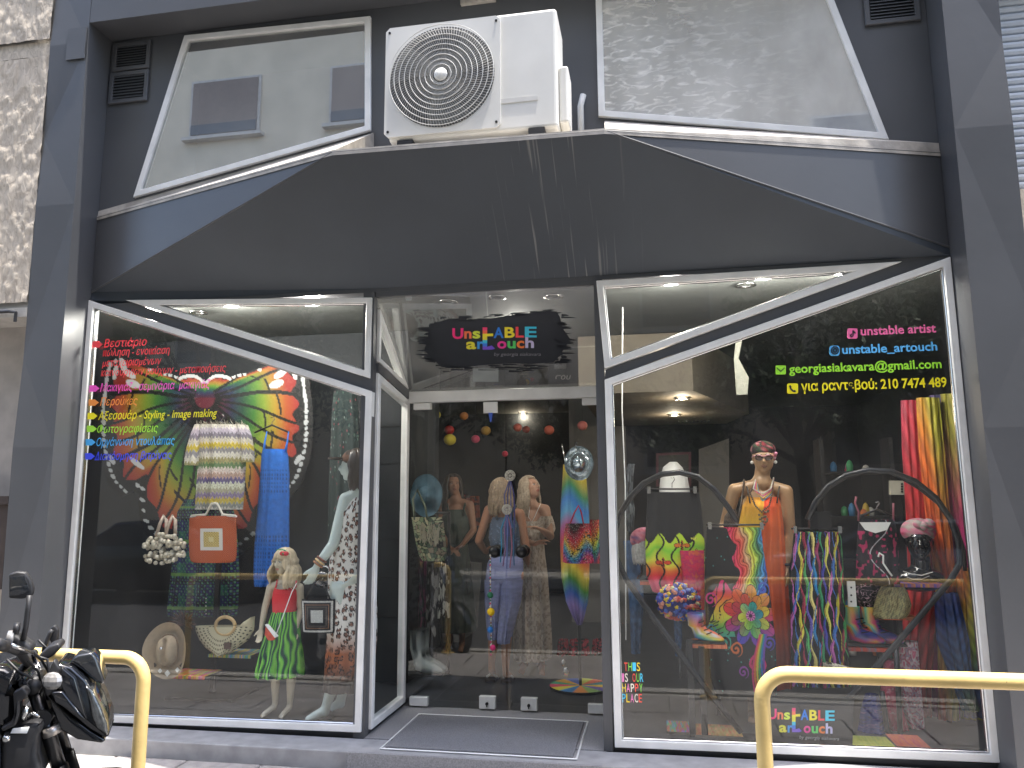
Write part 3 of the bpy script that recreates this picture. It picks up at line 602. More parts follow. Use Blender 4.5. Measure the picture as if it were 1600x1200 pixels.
for k in range(110):
    a = 2*math.pi*k/110; P = []
    for i in range(5):
        r_ = .05+(fr-.05)*i/4; aa = a+.30*i/4; P.append((fc[0]+r_*math.cos(aa), YA-.04+(0.02 if i == 4 else 0), fc[2]+r_*math.sin(aa)))
    mb.tube(P, .0014, 4, cap=False)
mb.build('fan_grille', M['acw2'], ac, True, fix=False)
MB().lathe([(.001, .008), (.036, .007), (.043, 0), (.043, -.01)], (fc[0], YA-.045, fc[2]), (0, -1, 0), 24).build('hub_cap', M['acw'], ac, True)
for sx, sz in ((-1, -1), (1, -1), (1, 1), (-1, 1)): MB().cyl((fc[0]+.345*sx, YA-.014, fc[2]+.335*sz), (fc[0]+.345*sx, YA-.02, fc[2]+.335*sz), .008, n=10).build('screw', M['blackm'], ac)
MB().box((ax0+.06, YA-.01, 3.655), (ax0+.16, YA+.34, 3.72)).build('foot', M['black'], ac); MB().box((ax1-.18, YA-.01, 3.655), (ax1-.08, YA+.34, 3.72)).build('foot', M['black'], ac)
MB().box((ax1+.001, YA+.05, az0+.05), (ax1+.06, YA+.25, az0+.42)).build('valve_cover', M['acw'], ac); bevel(ac.children[-1], .015, 2)
mb = MB(); mb.box((-.93, YA-.004, 3.9), (-.62, YA-.0015, 3.93)); mb.build('badge', M['acw2'], ac)
a = MB().box((-1.745, -.02, 3.70), (-1.64, .0, 4.28)).build('service_panel', M['clad']); tag(a, 'dark narrow panel on the wall left of the air conditioner', 'panel')
o = MB().tube([(-.42, -.03, 3.66), (-.42, -.03, 4.2), (-.40, -.03, 4.28)], .022, 10).build('pipe', M['acw'], None, True); tag(o, 'white insulated pipe rising beside the air conditioner', 'pipe')
o = MB().box((-1.28, -.03, 5.085), (-1.02, -.0, 5.13)); 
for k in range(6): o.box((-1.27+k*.042, -.036, 5.09), (-1.25+k*.042, -.03, 5.125))
o = o.build('cable_block', M['sill']); tag(o, 'small pale terminal strip on the wall above the air conditioner', 'terminal strip')
# ------------------------------------------------------------------ neighbours
m, t_, b_ = principled('rough_stucco'); N = t_.nodes; L = t_.links
tc = N.new('ShaderNodeTexCoord'); mp = N.new('ShaderNodeMapping'); mp.inputs['Scale'].default_value = (1.5, 1, .75); L.new(tc.outputs['Object'], mp.inputs[0])
nz = N.new('ShaderNodeTexNoise'); nz.inputs['Scale'].default_value = 17; nz.inputs['Detail'].default_value = 5; nz.inputs['Distortion'].default_value = 1.4; L.new(mp.outputs[0], nz.inputs[0])
rp = N.new('ShaderNodeValToRGB'); rp.color_ramp.elements[0].color = (.46, .40, .33, 1); rp.color_ramp.elements[1].color = (.60, .53, .44, 1); rp.color_ramp.elements[0].position = .35; rp.color_ramp.elements[1].position = .6
L.new(nz.outputs[0], rp.inputs[0]); L.new(rp.outputs[0], b_.inputs['Base Color']); b_.inputs['Roughness'].default_value = .95
bp = N.new('ShaderNodeBump'); bp.inputs['Strength'].default_value = .7; bp.inputs['Distance'].default_value = .02; L.new(rp.outputs[0], bp.inputs['Height']); L.new(bp.outputs[0], b_.inputs['Normal']); M['stucco'] = m
def stucco(x0, x1, z0, z1, y, parent, name='wall'):
    nx, nz_ = int((x1-x0)/.012), int((z1-z0)/.02); X, Z = np.meshgrid(np.linspace(x0, x1, nx), np.linspace(z0, z1, nz_)); 
    h = vnoise(X.ravel()*26, Z.ravel()*13, 5)*.6+vnoise(X.ravel()*60+9, Z.ravel()*28, 6)*.4; h = np.clip((h-.42)*5, 0, 1)
    V = np.stack([X.ravel(), y-h*.008, Z.ravel()], 1); Fc = [(j*nx+i, j*nx+i+1, (j+1)*nx+i+1, (j+1)*nx+i) for j in range(nz_-1) for i in range(nx-1)]
    return mesh(name, V, Fc, M['stucco'], parent, True)
nb = thing('stucco_building', 'neighbouring beige building with rough stucco at the left edge', 'building', (-6, .2, -.1))
stucco(-5.9, -4.49, 2.97, 4.93, -.24, nb); stucco(-5.9, -4.49, 5.06, 6.4, -.26, nb)
MB().box((-5.9, -.24, 4.935), (-4.49, -.1, 5.055)).build('groove_band', M['stucco'], nb)
MB().box((-8.5, -.22, 2.93), (-4.49, .09, 5.6)).box((-8.5, -.24, 2.86), (-4.487, .05, 2.929)).build('slab_edge', M['kerb'], nb)
MB().box((-8.5, .05, -.1), (-4.487, .095, 2.93)).build('entrance_wall', mat('entrance_grey', (.42, .39, .36), .8), nb)
MB().box((-8.5, -.1, .9), (-4.62, .045, 1.5)).box((-8.5, -.12, 1.501), (-4.61, .047, 1.56)).build('entrance_ledge', mat('entrance_brown', (.06, .045, .04), .8), nb)
MB().tube([(-6, -.26, 2.90), (-4.62, -.26, 2.90), (-4.56, -.26, 2.89), (-4.56, -.26, 2.82)], .012, 8).build('cable', M['black'], nb)
for k in range(3): MB().box((-4.60, .02, 1.65+.0+k*.14), (-4.52, .048, 1.76+k*.14)).build('doorbell_panel', M['chrome'], nb)
nr = thing('neighbour_building', 'neighbouring building with rolled white shutter at the right edge', 'building', (3, 0, -.1))
MB().box((2.17, -.1, -.1), (7, .3, 3.35)).box((2.17, -.1, 4.9), (7, .3, 9)).build('wall', M['stucco'], nr)
sh_m = mat('shutter_white', (.55, .6, .66), .5)
sht = MB().box((2.2, .12, 3.36), (4.2, .16, 4.89)).build('shutter', sh_m, nr)
for k in range(30): MB().prism([(0, 0), (.02, .008), (.024, .025), (.02, .042), (0, .046)], (2.2, .12, 3.38+.05*k), (0, -1, 0), (0, 0, 1), 0, -2.0).build('slat', sh_m, sht)
# ================================================================== ACROSS THE STREET (seen mirrored in the glass)
M['opp'] = mat('cream_render', (.54, .47, .36), .85, var=.1, scale=1.2); M['opp2'] = mat('ochre_render', (.40, .33, .25), .85, var=.1, scale=1.2)
M['shut'] = mat('brown_shutter', (.16, .12, .10), .6); M['pane2'] = mat('far_pane', (.05, .06, .07), .1, var=.1); M['leaf'] = mat('leaf_green', (.045, .075, .022), .55, var=.45, scale=2.); M['bark'] = mat('bark', (.09, .07, .05), .9, var=.3, bump=.5)
M['leafd'] = mat('leaf_dark_green', (.022, .045, .018), .5, var=.4, scale=2.)
def opp_building(name, label, x0, x1, h, m, wins, balc=()):
    t = thing(name, label, 'building', ((x0+x1)/2, -12.6, -.1))
    MB().box((x0, -22, -.3), (x1, -12.6, h)).build('wall', m, t)
    MB().box((x0-.1, -12.72, h), (x1+.1, -12.3, h+.25)).build('cornice', M['kerb'], t)
    for (cx, cz, w, hh, kind) in wins:
        f = MB().box((cx-w/2-.07, -12.6, cz-hh/2-.07), (cx+w/2+.07, -12.54, cz+hh/2+.07)).build('window', M['kerb'], t)
        MB().box((cx-w/2, -12.54, cz-hh/2), (cx+w/2, -12.52, cz+hh/2)).build('pane', M['pane2'] if kind else M['shut'], f)
        if not kind: MB().box((cx-w/2, -12.525, cz-hh/2), (cx+w/2, -12.50, cz-hh/2+.28)).build('lower_pane', M['pane2'], f)
        MB().box((cx-w/2-.2, -12.6, cz-hh/2-.17), (cx+w/2+.2, -12.4, cz-hh/2-.08)).build('sill', M['kerb'], f)
    for (a, b, z) in balc:
        f = MB().box((a, -12.6, z-.15), (b, -11.5, z)).build('balcony', M['kerb'], t)
        mb = MB().box((a, -11.56, z+.9), (b, -11.5, z+.96))
        k = a
        while k < b: mb.box((k, -11.55, z), (k+.035, -11.51, z+.9)); k += .16
        mb.build('railing', M['alu'], f)
    return t
w = []
for fl in range(0, 3):
    z = 8.9+3.1*(fl-1)
    for cx in (-14.4, -11.0, -7.0, -3.6): w.append((cx, z, 1.9, 1.5, 0))
opp_building('apartment_building', 'cream apartment block across the street seen mirrored in the left glass', -17, -1.6, 22, M['opp'], w)
w = [(cx, 3.2*fl-.2, 1.5, 1.5, fl % 2) for fl in (1, 2, 3) for cx in (0.6, 4.6, 8.6)]
opp_building('apartment_building', 'ochre apartment block with white balcony rails mirrored in the right glass', -1.55, 12, 17, M['opp2'], w, ((3.0, 6.6, 3.4), (3.0, 6.6, 6.6), (7.5, 10.5, 3.4)))
opp_building('apartment_building', 'distant cream corner block mirrored at the far right', 12.05, 26, 14, M['opp'], [(x, z, 1.5, 1.5, 1) for x in (14, 18, 22) for z in (3, 6, 9)])
opp_building('apartment_building', 'grey block further along the street mirrored at the far left', -34, -17.05, 15, M['kerb'], [(x, z, 1.5, 1.5, 1) for x in (-30, -26, -21) for z in (3, 6, 9)])
def tree(label, x, y, h, rc, nl, seed, lm):
    g = np.random.default_rng(seed); t = thing('street_tree', label, 'tree', (x, y, -.15), 'trees across the street')
    mb = MB().tube([(x, y, -.2), (x+.05, y, h*.3), (x-.08, y+.05, h*.55), (x, y, h*.8)], [.16, .12, .09, .04], 8)
    cl = []
    for k in range(14):
        a = g.uniform(0, 6.28); rr_ = rc*g.uniform(.3, .95); z = h*g.uniform(.5, 1.0); c = np.array([x+rr_*math.cos(a), y+rr_*math.sin(a), z]); cl.append((c, rc*g.uniform(.3, .5)))
        mb.tube([(x, y, h*.42+.02*k), (x+.5*(c[0]-x), y+.5*(c[1]-y), .5*(h*.45+z)+.1), c], [.06, .04, .012], 6)
    mb.build('trunk', M['bark'], t, True)
    V = np.zeros((nl*4, 3)); 
    for i in range(nl):
        c, r_ = cl[g.integers(0, len(cl))]; d = g.normal(size=3); d /= np.linalg.norm(d); p = c+d*r_*g.uniform(.2, 1.15)*[1, 1, .8]
        a1 = g.normal(size=3); a1 /= np.linalg.norm(a1); a2 = np.cross(a1, g.normal(size=3)); a2 /= np.linalg.norm(a2); s1, s2 = g.uniform(.07, .12), g.uniform(.025, .045)
        V[4*i:4*i+4] = [p-a1*s1, p+a2*s2, p+a1*s1, p-a2*s2]
    mesh('crown', V, np.arange(nl*4).reshape(-1, 4), lm, t)
tree('leafy tree mirrored above the orange dress mannequin', 2.4, -8.3, 4.9, 1.9, 9000, 1, M['leaf'])
tree('dark dense tree mirrored beside the contact lettering', 5.2, -9.6, 5.6, 2.2, 9000, 2, M['leafd'])
tree('tree mirrored in the door glass', -1.6, -9.0, 4.6, 1.6, 7000, 3, M['leafd'])
tree('tree mirrored at the top of the left window', -5.0, -9.6, 6.0, 2.1, 9000, 4, M['leafd'])
tree('tall thin tree mirrored behind the Greek lettering', -9.2, -9.8, 6.3, 2.0, 8000, 5, M['leaf'])
tree('tree mirrored at the right edge of the right window', 8.6, -9.5, 5.8, 2.1, 8000, 6, M['leaf'])
def car(label, x, y, m):
    t = thing('parked_car', label, 'car', (x, y, -.235)); z = -.235
    prof = [(-2.1, .35), (-2.12, .7), (-1.95, .92), (-1.15, .98), (-.45, 1.42), (.75, 1.47), (1.55, 1.05), (2.05, .95), (2.15, .6), (2.1, .32), (1.75, .25), (-1.75, .25)]
    o = MB().prism(prof, (x, y, z), (1, 0, 0), (0, 0, 1), .85, -.85).build('body', m, t); bevel(o, .09, 3)
    for f in o.data.polygons: f.use_smooth = True
    for pts in ([(-1.0, 1.0), (-.42, 1.36), (.12, 1.39), (.12, 1.0)], [(.18, 1.0), (.18, 1.39), (.72, 1.4), (1.35, 1.05)]):
        for s in (1, -1): MB().prism(pts, (x, y+s*.852, z), (1, 0, 0), (0, 0, 1), -.004, .004).build('side_window', M['pane2'], t)
    for wx in (-1.3, 1.3):
        for s in (1, -1):
            c = (x+wx, y+s*.80, z+.32); wh = MB().lathe([(.001, .07), (.2, .07), (.21, .09), (.31, .09), (.325, .04), (.325, -.1), (.2, -.1)], c, (0, s, 0), 28).build('wheel', M['black'], t, True)
            mb = MB()
            for k in range(10):
                a = 2*math.pi*k/10; d = np.array([math.cos(a), 0, math.sin(a)]); mb.tube([np.array(c)+[0, s*.075, 0]+d*.03, np.array(c)+[0, s*.082, 0]+d*.2], .014, 5)
            mb.lathe([(.195, .06), (.195, .092), (.215, .092), (.215, .06)], c, (0, s, 0), 28); mb.build('rim', M['chrome'], wh)
    for s in (1, -1): MB().box((x+s*2.0-.08, y-.7, z+.62), (x+s*2.0+.08, y-.4, z+.76)).box((x+s*2.0-.08, y+.4, z+.62), (x+s*2.0+.08, y+.7, z+.76)).build('lamp', M['alu'], t)
M['carp'] = mat('dark_car_paint', (.012, .014, .018), .2, .3, var=.05, coat=.6); M['carg'] = mat('silver_car_paint', (.3, .31, .32), .25, .4, var=.05, coat=.6)
car('dark parked car mirrored in the left window', -9.0, -8.2, M['carp']); car('silver parked car mirrored in the right window', 3.6, -8.3, M['carg'])
# ================================================================== RAILINGS
YR = -1.80
def railing(label, xa, xb, px0):
    t = thing('pedestrian_railing', label, 'railing', ((xa+xb)/2, YR, -.1), 'yellow tube railings along the kerb')
    z1 = at(100, 1024, YR)[2] if px0 else at(1400, 1059, YR)[2]; r = .0295; rb = .10; P = [(xa, YR, -.102)]
    P += [(xa, YR, z1-rb-.3), (xa, YR, z1-rb)]+[(xa+rb-rb*math.cos(a), YR, z1-rb+rb*math.sin(a)) for a in np.linspace(.15, math.pi/2, 9)]
    P += [(xa+(xb-xa)*k/6, YR, z1) for k in range(1, 6)]
    P += [(xb-rb+rb*math.sin(a), YR, z1-rb+rb*math.cos(a)) for a in np.linspace(0, math.pi/2-.15, 9)]+[(xb, YR, z1-rb), (xb, YR, .3), (xb, YR, -.102)]
    MB().tube(P, r, 20).build('tube', M['yl'], t, True)
    MB().tube([(xa, YR, .42), (xb, YR, .42)], .028, 14).build('lower_bar', M['yl'], t, True) if False else None
    for x in (xa, xb): MB().lathe([(.030, .0), (.075, 0), (.075, .01), (.030, .012)], (x, YR, -.101), n=20).build('foot_plate', M['yl'], t)
def yellow():
    m = mat('yellow_railing_paint', (.72, .52, .20), .5, var=.13, scale=7, bump=.1, bscale=60); t = m.node_tree; N = t.nodes; L = t.links; b = N['Principled BSDF']
    src = b.inputs['Base Color'].links[0].from_socket; tc = N.new('ShaderNodeTexCoord'); nz = N.new('ShaderNodeTexNoise'); nz.inputs['Scale'].default_value = 22; nz.inputs['Detail'].default_value = 8; nz.inputs['Roughness'].default_value = .7; L.new(tc.outputs['Object'], nz.inputs[0])
    r = N.new('ShaderNodeMapRange'); r.inputs[1].default_value = .67; r.inputs[2].default_value = .70; L.new(nz.outputs[0], r.inputs[0])
    mx = N.new('ShaderNodeMix'); mx.data_type = 'RGBA'; L.new(r.outputs[0], mx.inputs[0]); L.new(src, mx.inputs[6]); mx.inputs[7].default_value = (.10, .06, .03, 1); L.new(mx.outputs[2], b.inputs['Base Color']); return m
M['yl'] = yellow()
railing('yellow tube railing at the lower right in front of the right window', at(1192, 1120, YR)[0], at(1192, 1120, YR)[0]+2.1, 0); railing('yellow tube railing at the lower left behind the motorcycle', at(219, 1146, YR)[0]-2.1, at(219, 1146, YR)[0], 1)
# ================================================================== MOTORCYCLE (front three quarters in view, facing right)
YM = -2.9; HB = R(33); UX = np.array([math.cos(HB), math.sin(HB), 0.]); NY = np.array([-math.sin(HB), math.cos(HB), 0.]); P0 = at(160, 1100, -1.99)+NY*-.03; SC = 1.35
M['paint'] = mat('motorcycle_paint', (.008, .009, .012), .12, .2, var=.03, coat=1.); M['smoke'] = mat('smoked_screen', (.02, .022, .025), .08, 0, var=.02, coat=1.)
M['fork'] = mat('fork_gunmetal', (.05, .05, .052), .28, .9, var=.05); M['lampg'] = mat('headlamp_lens', (.10, .105, .105), .1, .5, var=.6, scale=30, coat=1.)
M['rub'] = mat('black_plastic', (.018, .018, .02), .5, var=.2, scale=30); M['ind'] = mat('indicator_lens', (.30, .29, .28), .12, .1, var=.25, scale=60, coat=1.)
mo = thing('motorcycle', 'black naked motorcycle with smoked flyscreen parked at the lower left', 'motorcycle', (-2.6, -2.5, -.235))
def mp_(px, py, dy=0):
    d = (px-800)/FPX*cR-(py-600)/FPX*cU+cF; return CAM+d*(((P0-CAM)@NY+dy*SC)/(d@NY))
def mtube(name, pts, r, m, par=mo, n=12, **k): return MB().tube([mp_(*p) for p in pts], r, n).build(name, m, par, True)
# fork legs, clamps, front wheel
FW = mp_(148, 1330); FW[2] = .078; top = mp_(62, 1075); d = (FW-top)/np.linalg.norm(FW-top)
for s in (-.09, .09):
    f = MB().tube([top+NY*(s)-d*.02, top+NY*(s)+d*.32], .0265, 16).tube([top+NY*(s)+d*.3, FW+NY*(s)], .033, 16).build('fork_leg', M['fork'], mo, True)
c0 = top+d*.10; MB().tube([c0+NY*(-.125), c0+NY*(.125)], .034, 14).build('fork_clamp', M['rub'], mo)
c0 = mp_(80, 1142, -.09); MB().tube([c0-d*.016, c0+d*.016], .032, 16).build('reflector_ring', mat('ring_copper', (.4, .37, .34), .35, .7), mo, True)
MB().tube([top-d*.03+NY*(-.12), top-d*.03+NY*(.12)], .03, 12).build('top_clamp', M['rub'], mo, True)
w = MB().lathe([(.20, -.05), (.25, -.065), (.295, -.05), (.31, 0), (.295, .05), (.25, .065), (.20, .05), (.20, -.05)], FW, NY, 40).build('front_wheel', M['rub'], mo, True)
mb = MB().lathe([(.19, -.03), (.205, -.03), (.205, .03), (.19, .03), (.19, -.03)], FW, NY, 40)
for k in range(5): a = 2*math.pi*k/5; mb.tube([FW, FW+UX*.195*math.cos(a)+np.array([0, 0, .195*math.sin(a)])], .018, 6)
mb.build('rim', M['blackm'], w); MB().lathe([(.07, .075), (.14, .075), (.14, .08), (.07, .08), (.07, .075)], FW, -NY, 32).build('brake_disc', M['chrome'], w)
MB().lathe([(.315, -.055), (.335, 0), (.315, .055)], FW, NY, 40).build('mudguard_ring', M['rub'], mo) if False else None
V = []
for i in range(13):
    a = R(20+120*i/12)
    for j in range(5): b = -1+j/2; V.append(FW+UX*(.335+.012*(1-b*b))*math.cos(a)+NY*b*.065+np.array([0, 0, (.335+.012*(1-b*b))*math.sin(a)]))
MB().add(V, [(i*5+j, i*5+j+1, i*5+j+6, i*5+j+5) for i in range(12) for j in range(4)]).build('mudguard', M['paint'], mo, True, fix=False)
# body pieces traced in side view, each with its own width
def side(name, pts, dy, th, m, bev=.012, par=mo, **k):
    th = th*SC; O = P0+NY*dy*SC; q_ = [mp_(x, y, dy)-O for x, y in pts]; o = MB().prism([(v@UX, v[2]) for v in q_], O, UX, (0, 0, 1), 0, -th).build(name, m, par); bevel(o, bev, 3); [setattr(f, 'use_smooth', True) for f in o.data.polygons]; return o
side('tank', [(-60, 1055), (-30, 1040), (8, 1044), (30, 1058), (44, 1078), (46, 1090), (32, 1078), (24, 1090), (26, 1118), (20, 1136), (-5, 1142), (-60, 1150)], -.13, .26, M['paint'], .035)
side('tank_shroud', [(20, 1082), (36, 1074), (44, 1084), (40, 1092), (30, 1096), (29, 1118), (24, 1134), (4, 1144), (0, 1138), (16, 1130), (22, 1116)], -.16, .05, M['rub'], .008)
side('radiator_cover', [(2, 1146), (26, 1138), (58, 1126), (68, 1134), (60, 1150), (58, 1180), (68, 1215), (0, 1215)], -.14, .28, M['rub'], .02)
side('engine', [(-60, 1150), (0, 1146), (0, 1260), (-60, 1290)], -.15, .3, M['rub'], .03)
side('fairing', [(70, 1076), (88, 1036), (112, 1042), (134, 1062), (152, 1090), (166, 1122), (170, 1150), (164, 1154), (140, 1140), (110, 1116), (82, 1094)], -.10, .20, M['paint'], .014)
side('fairing_lower', [(72, 1082), (110, 1118), (142, 1142), (166, 1156), (160, 1162), (120, 1156), (92, 1140)], -.09, .18, M['paint'], .01)
side('fairing_wing', [(96, 1042), (118, 1060), (136, 1126), (104, 1092), (92, 1066)], -.125, .03, M['paint'], .008)
side('fairing_wing', [(80, 1082), (98, 1080), (134, 1126), (110, 1112), (86, 1098)], -.13, .03, M['paint'], .008)
side('headlamp', [(132, 1070), (144, 1078), (158, 1106), (167, 1132), (168, 1150), (150, 1138), (142, 1118), (138, 1094)], -.115, .23, M['lampg'], .012)
side('flyscreen', [(108, 1034), (120, 1024), (144, 1019), (152, 1030), (163, 1062), (162, 1070), (148, 1066), (128, 1048)], -.07, .12, M['smoke'], .012)
side('fork_shroud', [(66, 1074), (84, 1030), (96, 1046), (94, 1072), (84, 1082), (72, 1090)], -.11, .04, M['rub'], .01)
side('seat', [(-230, 1040), (-60, 1062), (-60, 1090), (-230, 1075), (-300, 1040)], -.12, .24, M['rub'], .03)
FR = FW-UX*1.4; w = MB().lathe([(.20, -.08), (.26, -.09), (.30, -.06), (.31, 0), (.30, .06), (.26, .09), (.20, .08), (.20, -.08)], FR, NY, 32).build('rear_wheel', M['rub'], mo, True)
mtube('swing_arm', [(-60, 1240), (-120, 1250)], .03, M['rub']); MB().tube([FR, FR+UX*.75+[0, 0, .12]], .035, 10).build('swing_arm', M['rub'], mo, True)
side('tail', [(-300, 1035), (-180, 1075), (-60, 1100), (-60, 1150), (-200, 1100), (-320, 1045)], -.08, .16, M['paint'], .02)
# indicators, handlebar, mirrors, cables
o = MB().ell(mp_(82, 1064, -.19), [.042, .022, .033], 9, 6).build('indicator', M['ind'], mo); MB().tube([mp_(74, 1056, -.17), mp_(84, 1064, -.15)], .012, 8).build('indicator_stem', M['rub'], o, True)
o = MB().ell(mp_(100, 1052, .2), [.034, .024, .030], 18, 12).build('indicator', M['ind'], mo, True)
hb = [mp_(28, 1052, .0)+NY*.36+[0, 0, .02], mp_(40, 1032, .22), mp_(44, 1036, .05), mp_(44, 1036, -.05), mp_(30, 1018, -.20), mp_(8, 1010, -.36)]
MB().tube(hb, .016, 10).build('handlebar', M['rub'], mo, True)
g = MB().tube([mp_(8, 1010, -.36), mp_(-6, 1006, -.46)], .02, 12).build('grip', M['rub'], mo, True)
MB().tube([mp_(12, 996, -.26), mp_(22, 996, -.26)], .026, 14).build('fluid_reservoir', M['ind'], mo, True)
o = MB().tube([mp_(22, 982, -.26), mp_(30, 982, -.26)], .021, 12).build('reservoir_cap', M['rub'], mo, True)
side('switchgear', [(4, 1000), (20, 990), (34, 998), (50, 1010), (48, 1022), (24, 1026), (6, 1014)], -.24, .07, M['rub'], .012)
mtube('lever', [(50, 1020, -.22), (34, 1014, -.30), (18, 1008, -.34)], .007, M['chrome'])
m1 = mtube('mirror_stem', [(36, 1000, -.24), (40, 980, -.24), (43, 955, -.24), (46, 930, -.24)], .010, M['rub'])
o = side('mirror', [(13, 897), (26, 893), (40, 894), (48, 906), (52, 920), (50, 932), (34, 936), (13, 935)], -.24, .03, M['rub'], .008)
o2 = side('mirror_glass', [(15, 902), (38, 899), (46, 922), (33, 930), (15, 931)], -.243, .003, M['smoke'], .0005, o)
mtube('mirror_stem', [(68, 1018, .25), (72, 1004, .25), (78, 990, .25), (82, 984, .25)], .010, M['rub'])
o = side('mirror', [(76, 990), (80, 980), (86, 977), (91, 984), (90, 1000), (85, 1012), (78, 1002)], .25, .03, M['rub'], .006)
for pts in ([(20, 1010, -.2), (40, 1028, -.12), (60, 1050, -.08), (70, 1090, -.05)], [(44, 1012, -.2), (64, 1030, -.1), (76, 1050, -.05)], [(60, 1000, .1), (80, 1020, .1), (94, 1010, .15)], [(52, 1024, -.1), (74, 1030, -.1), (78, 1058, -.1), (62, 1084, -.08)], [(10, 1030, -.1), (30, 1050, -.1), (52, 1060, -.1)]):
    mtube('cable', pts, .005, M['rub'], n=6)
side('instrument', [(60, 1024), (76, 1010), (92, 1004), (96, 1012), (82, 1026), (66, 1034)], -.05, .1, M['rub'], .01)
side('warning_sticker', [(20, 1138), (46, 1136), (42, 1146), (16, 1146)], -.145, .003, M['alu'], .0005)
MB().cyl(mp_(10, 1154, -.145), mp_(10, 1154, -.155), .013, n=14).build('bolt', M['chrome'], mo, True)
MB().tube([mp_(36, 1124, -.13), mp_(42, 1104, -.13)], .012, 10).build('horn_bracket', M['chrome'], mo, True)
mtube('brake_pipe', [(42, 1120, -.13), (52, 1114, -.14), (62, 1120, -.14)], .006, M['chrome'], n=8)
MB().tube([mp_(40, 1130, -.05), mp_(64, 1120, -.05)], .03, 12).build('head_tube', M['rub'], mo, True)
MB().tube([FR+UX*1.1+NY*.1+[0, 0, .05], FR+UX*1.1+NY*.2+[0, 0, -.31]], .012, 8).build('side_stand', M['rub'], mo, True)
# ================================================================== FIGURES
def remesh(mb, name, m, parent, vox=.007, smooth=3, paintf=None, label=None):
    me = bpy.data.meshes.new('r'); me.from_pydata(mb.V, [], mb.F); o = bpy.data.objects.new('r', me); COL.objects.link(o)
    fixn(o)
    md = o.modifiers.new('a', 'REMESH'); md.mode = 'VOXEL'; md.voxel_size = vox; md.use_smooth_shade = True
    sm = o.modifiers.new('b', 'SMOOTH'); sm.factor = .5; sm.iterations = smooth
    dg = bpy.context.evaluated_depsgraph_get(); e = o.evaluated_get(dg); m2 = e.to_mesh()
    n = len(m2.vertices); V = np.zeros(n*3); m2.vertices.foreach_get('co', V); V = V.reshape(-1, 3); Fc = [tuple(p.vertices) for p in m2.polygons]
    e.to_mesh_clear(); bpy.data.objects.remove(o)
    return mesh(name, V, Fc, m, parent, True, paintf(V) if paintf else None, label)
def capsule(mb, a, ra, b, rb, n=14):
    a, b = np.array(a, float), np.array(b, float); mb.ell(a, ra, n, 8); mb.ell(b, rb, n, 8); mb.tube([a, b], [ra, rb], n)
def nrm(v): v = np.array(v, float); return v/(np.linalg.norm(v)+1e-9)
def hand(mb, w, dirn, palm, s=1., curl=.25, side=1):
    """palm ellipsoid, four unequal two-joint fingers and a thumb leaving the side of the palm near its base"""
    dirn = nrm(dirn); palm = nrm(palm-dirn*(np.array(palm)@dirn)); lat = np.cross(dirn, palm)*side
    c = w+dirn*.045*s; Rm = np.stack([lat, palm, dirn], 1); mb.ell(c, [.036*s, .015*s, .05*s], 14, 8, rot=Rm)
    capsule(mb, w, .021*s, w+dirn*.02*s, .020*s, 10)
    for k, (off, ln) in enumerate(((-.026, .062), (-.009, .074), (.009, .070), (.025, .054))):
        p0 = w+dirn*.085*s+lat*off*s; d1 = nrm(dirn+palm*curl+lat*off*4); p1 = p0+d1*ln*.5*s; d2 = nrm(dirn+palm*(curl*2.6)+lat*off*4); p2 = p1+d2*ln*.5*s
        capsule(mb, p0-dirn*.02*s, .0092*s, p1, .0085*s, 8); capsule(mb, p1, .0085*s, p2, .0068*s, 8)
    p0 = w+dirn*.03*s-lat*.028*s; p1 = p0+nrm(-lat*.8+dirn+palm*.4)*.035*s; p2 = p1+nrm(-lat*.25+dirn+palm*.5)*.03*s
    capsule(mb, p0, .0115*s, p1, .010*s, 8); capsule(mb, p1, .010*s, p2, .008*s, 8)
def head(mb, c, fwd, up, h):
    """c: centre of the head, h: its height"""
    f = nrm(fwd); u = nrm(np.array(up, float)-f*(np.array(up, float)@f)); s = np.cross(f, u); Rm = np.stack([s, f, u], 1); q = lambda a, b, d: c+h*(s*a+f*b+u*d)
    mb.ell(q(0, -.05, .12), [h*.335, h*.40, h*.37], 20, 14, rot=Rm)
    mb.ell(q(0, .06, -.10), [h*.285, h*.31, h*.36], 20, 14, rot=Rm)
    mb.ell(q(0, .20, -.36), [h*.13, h*.12, h*.10], 12, 8, rot=Rm)
    mb.ell(q(0, .33, .10), [h*.22, h*.05, h*.04], 12, 8, rot=Rm)
    capsule(mb, q(0, .37, .03), h*.032, q(0, .445, -.10), h*.045, 10)
    for k in (-1, 1):
        mb.ell(q(.045*k, .415, -.115), [h*.032]*3, 8, 6); mb.ell(q(.16*k, .27, -.06), [h*.09, h*.08, h*.08], 10, 8, rot=Rm)
        mb.ell(q(.31*k, -.02, -.02), [h*.035, h*.07, h*.11], 10, 8, rot=Rm); mb.ell(q(.125*k, .315, .035), [h*.06, h*.04, h*.03], 10, 8, rot=Rm)
    mb.ell(q(0, .365, -.215), [h*.085, h*.045, h*.022], 12, 8, rot=Rm); mb.ell(q(0, .36, -.255), [h*.07, h*.045, h*.026], 12, 8, rot=Rm)
    return dict(q=q, s=s, f=f, u=u, h=h, c=np.array(c), R=Rm)
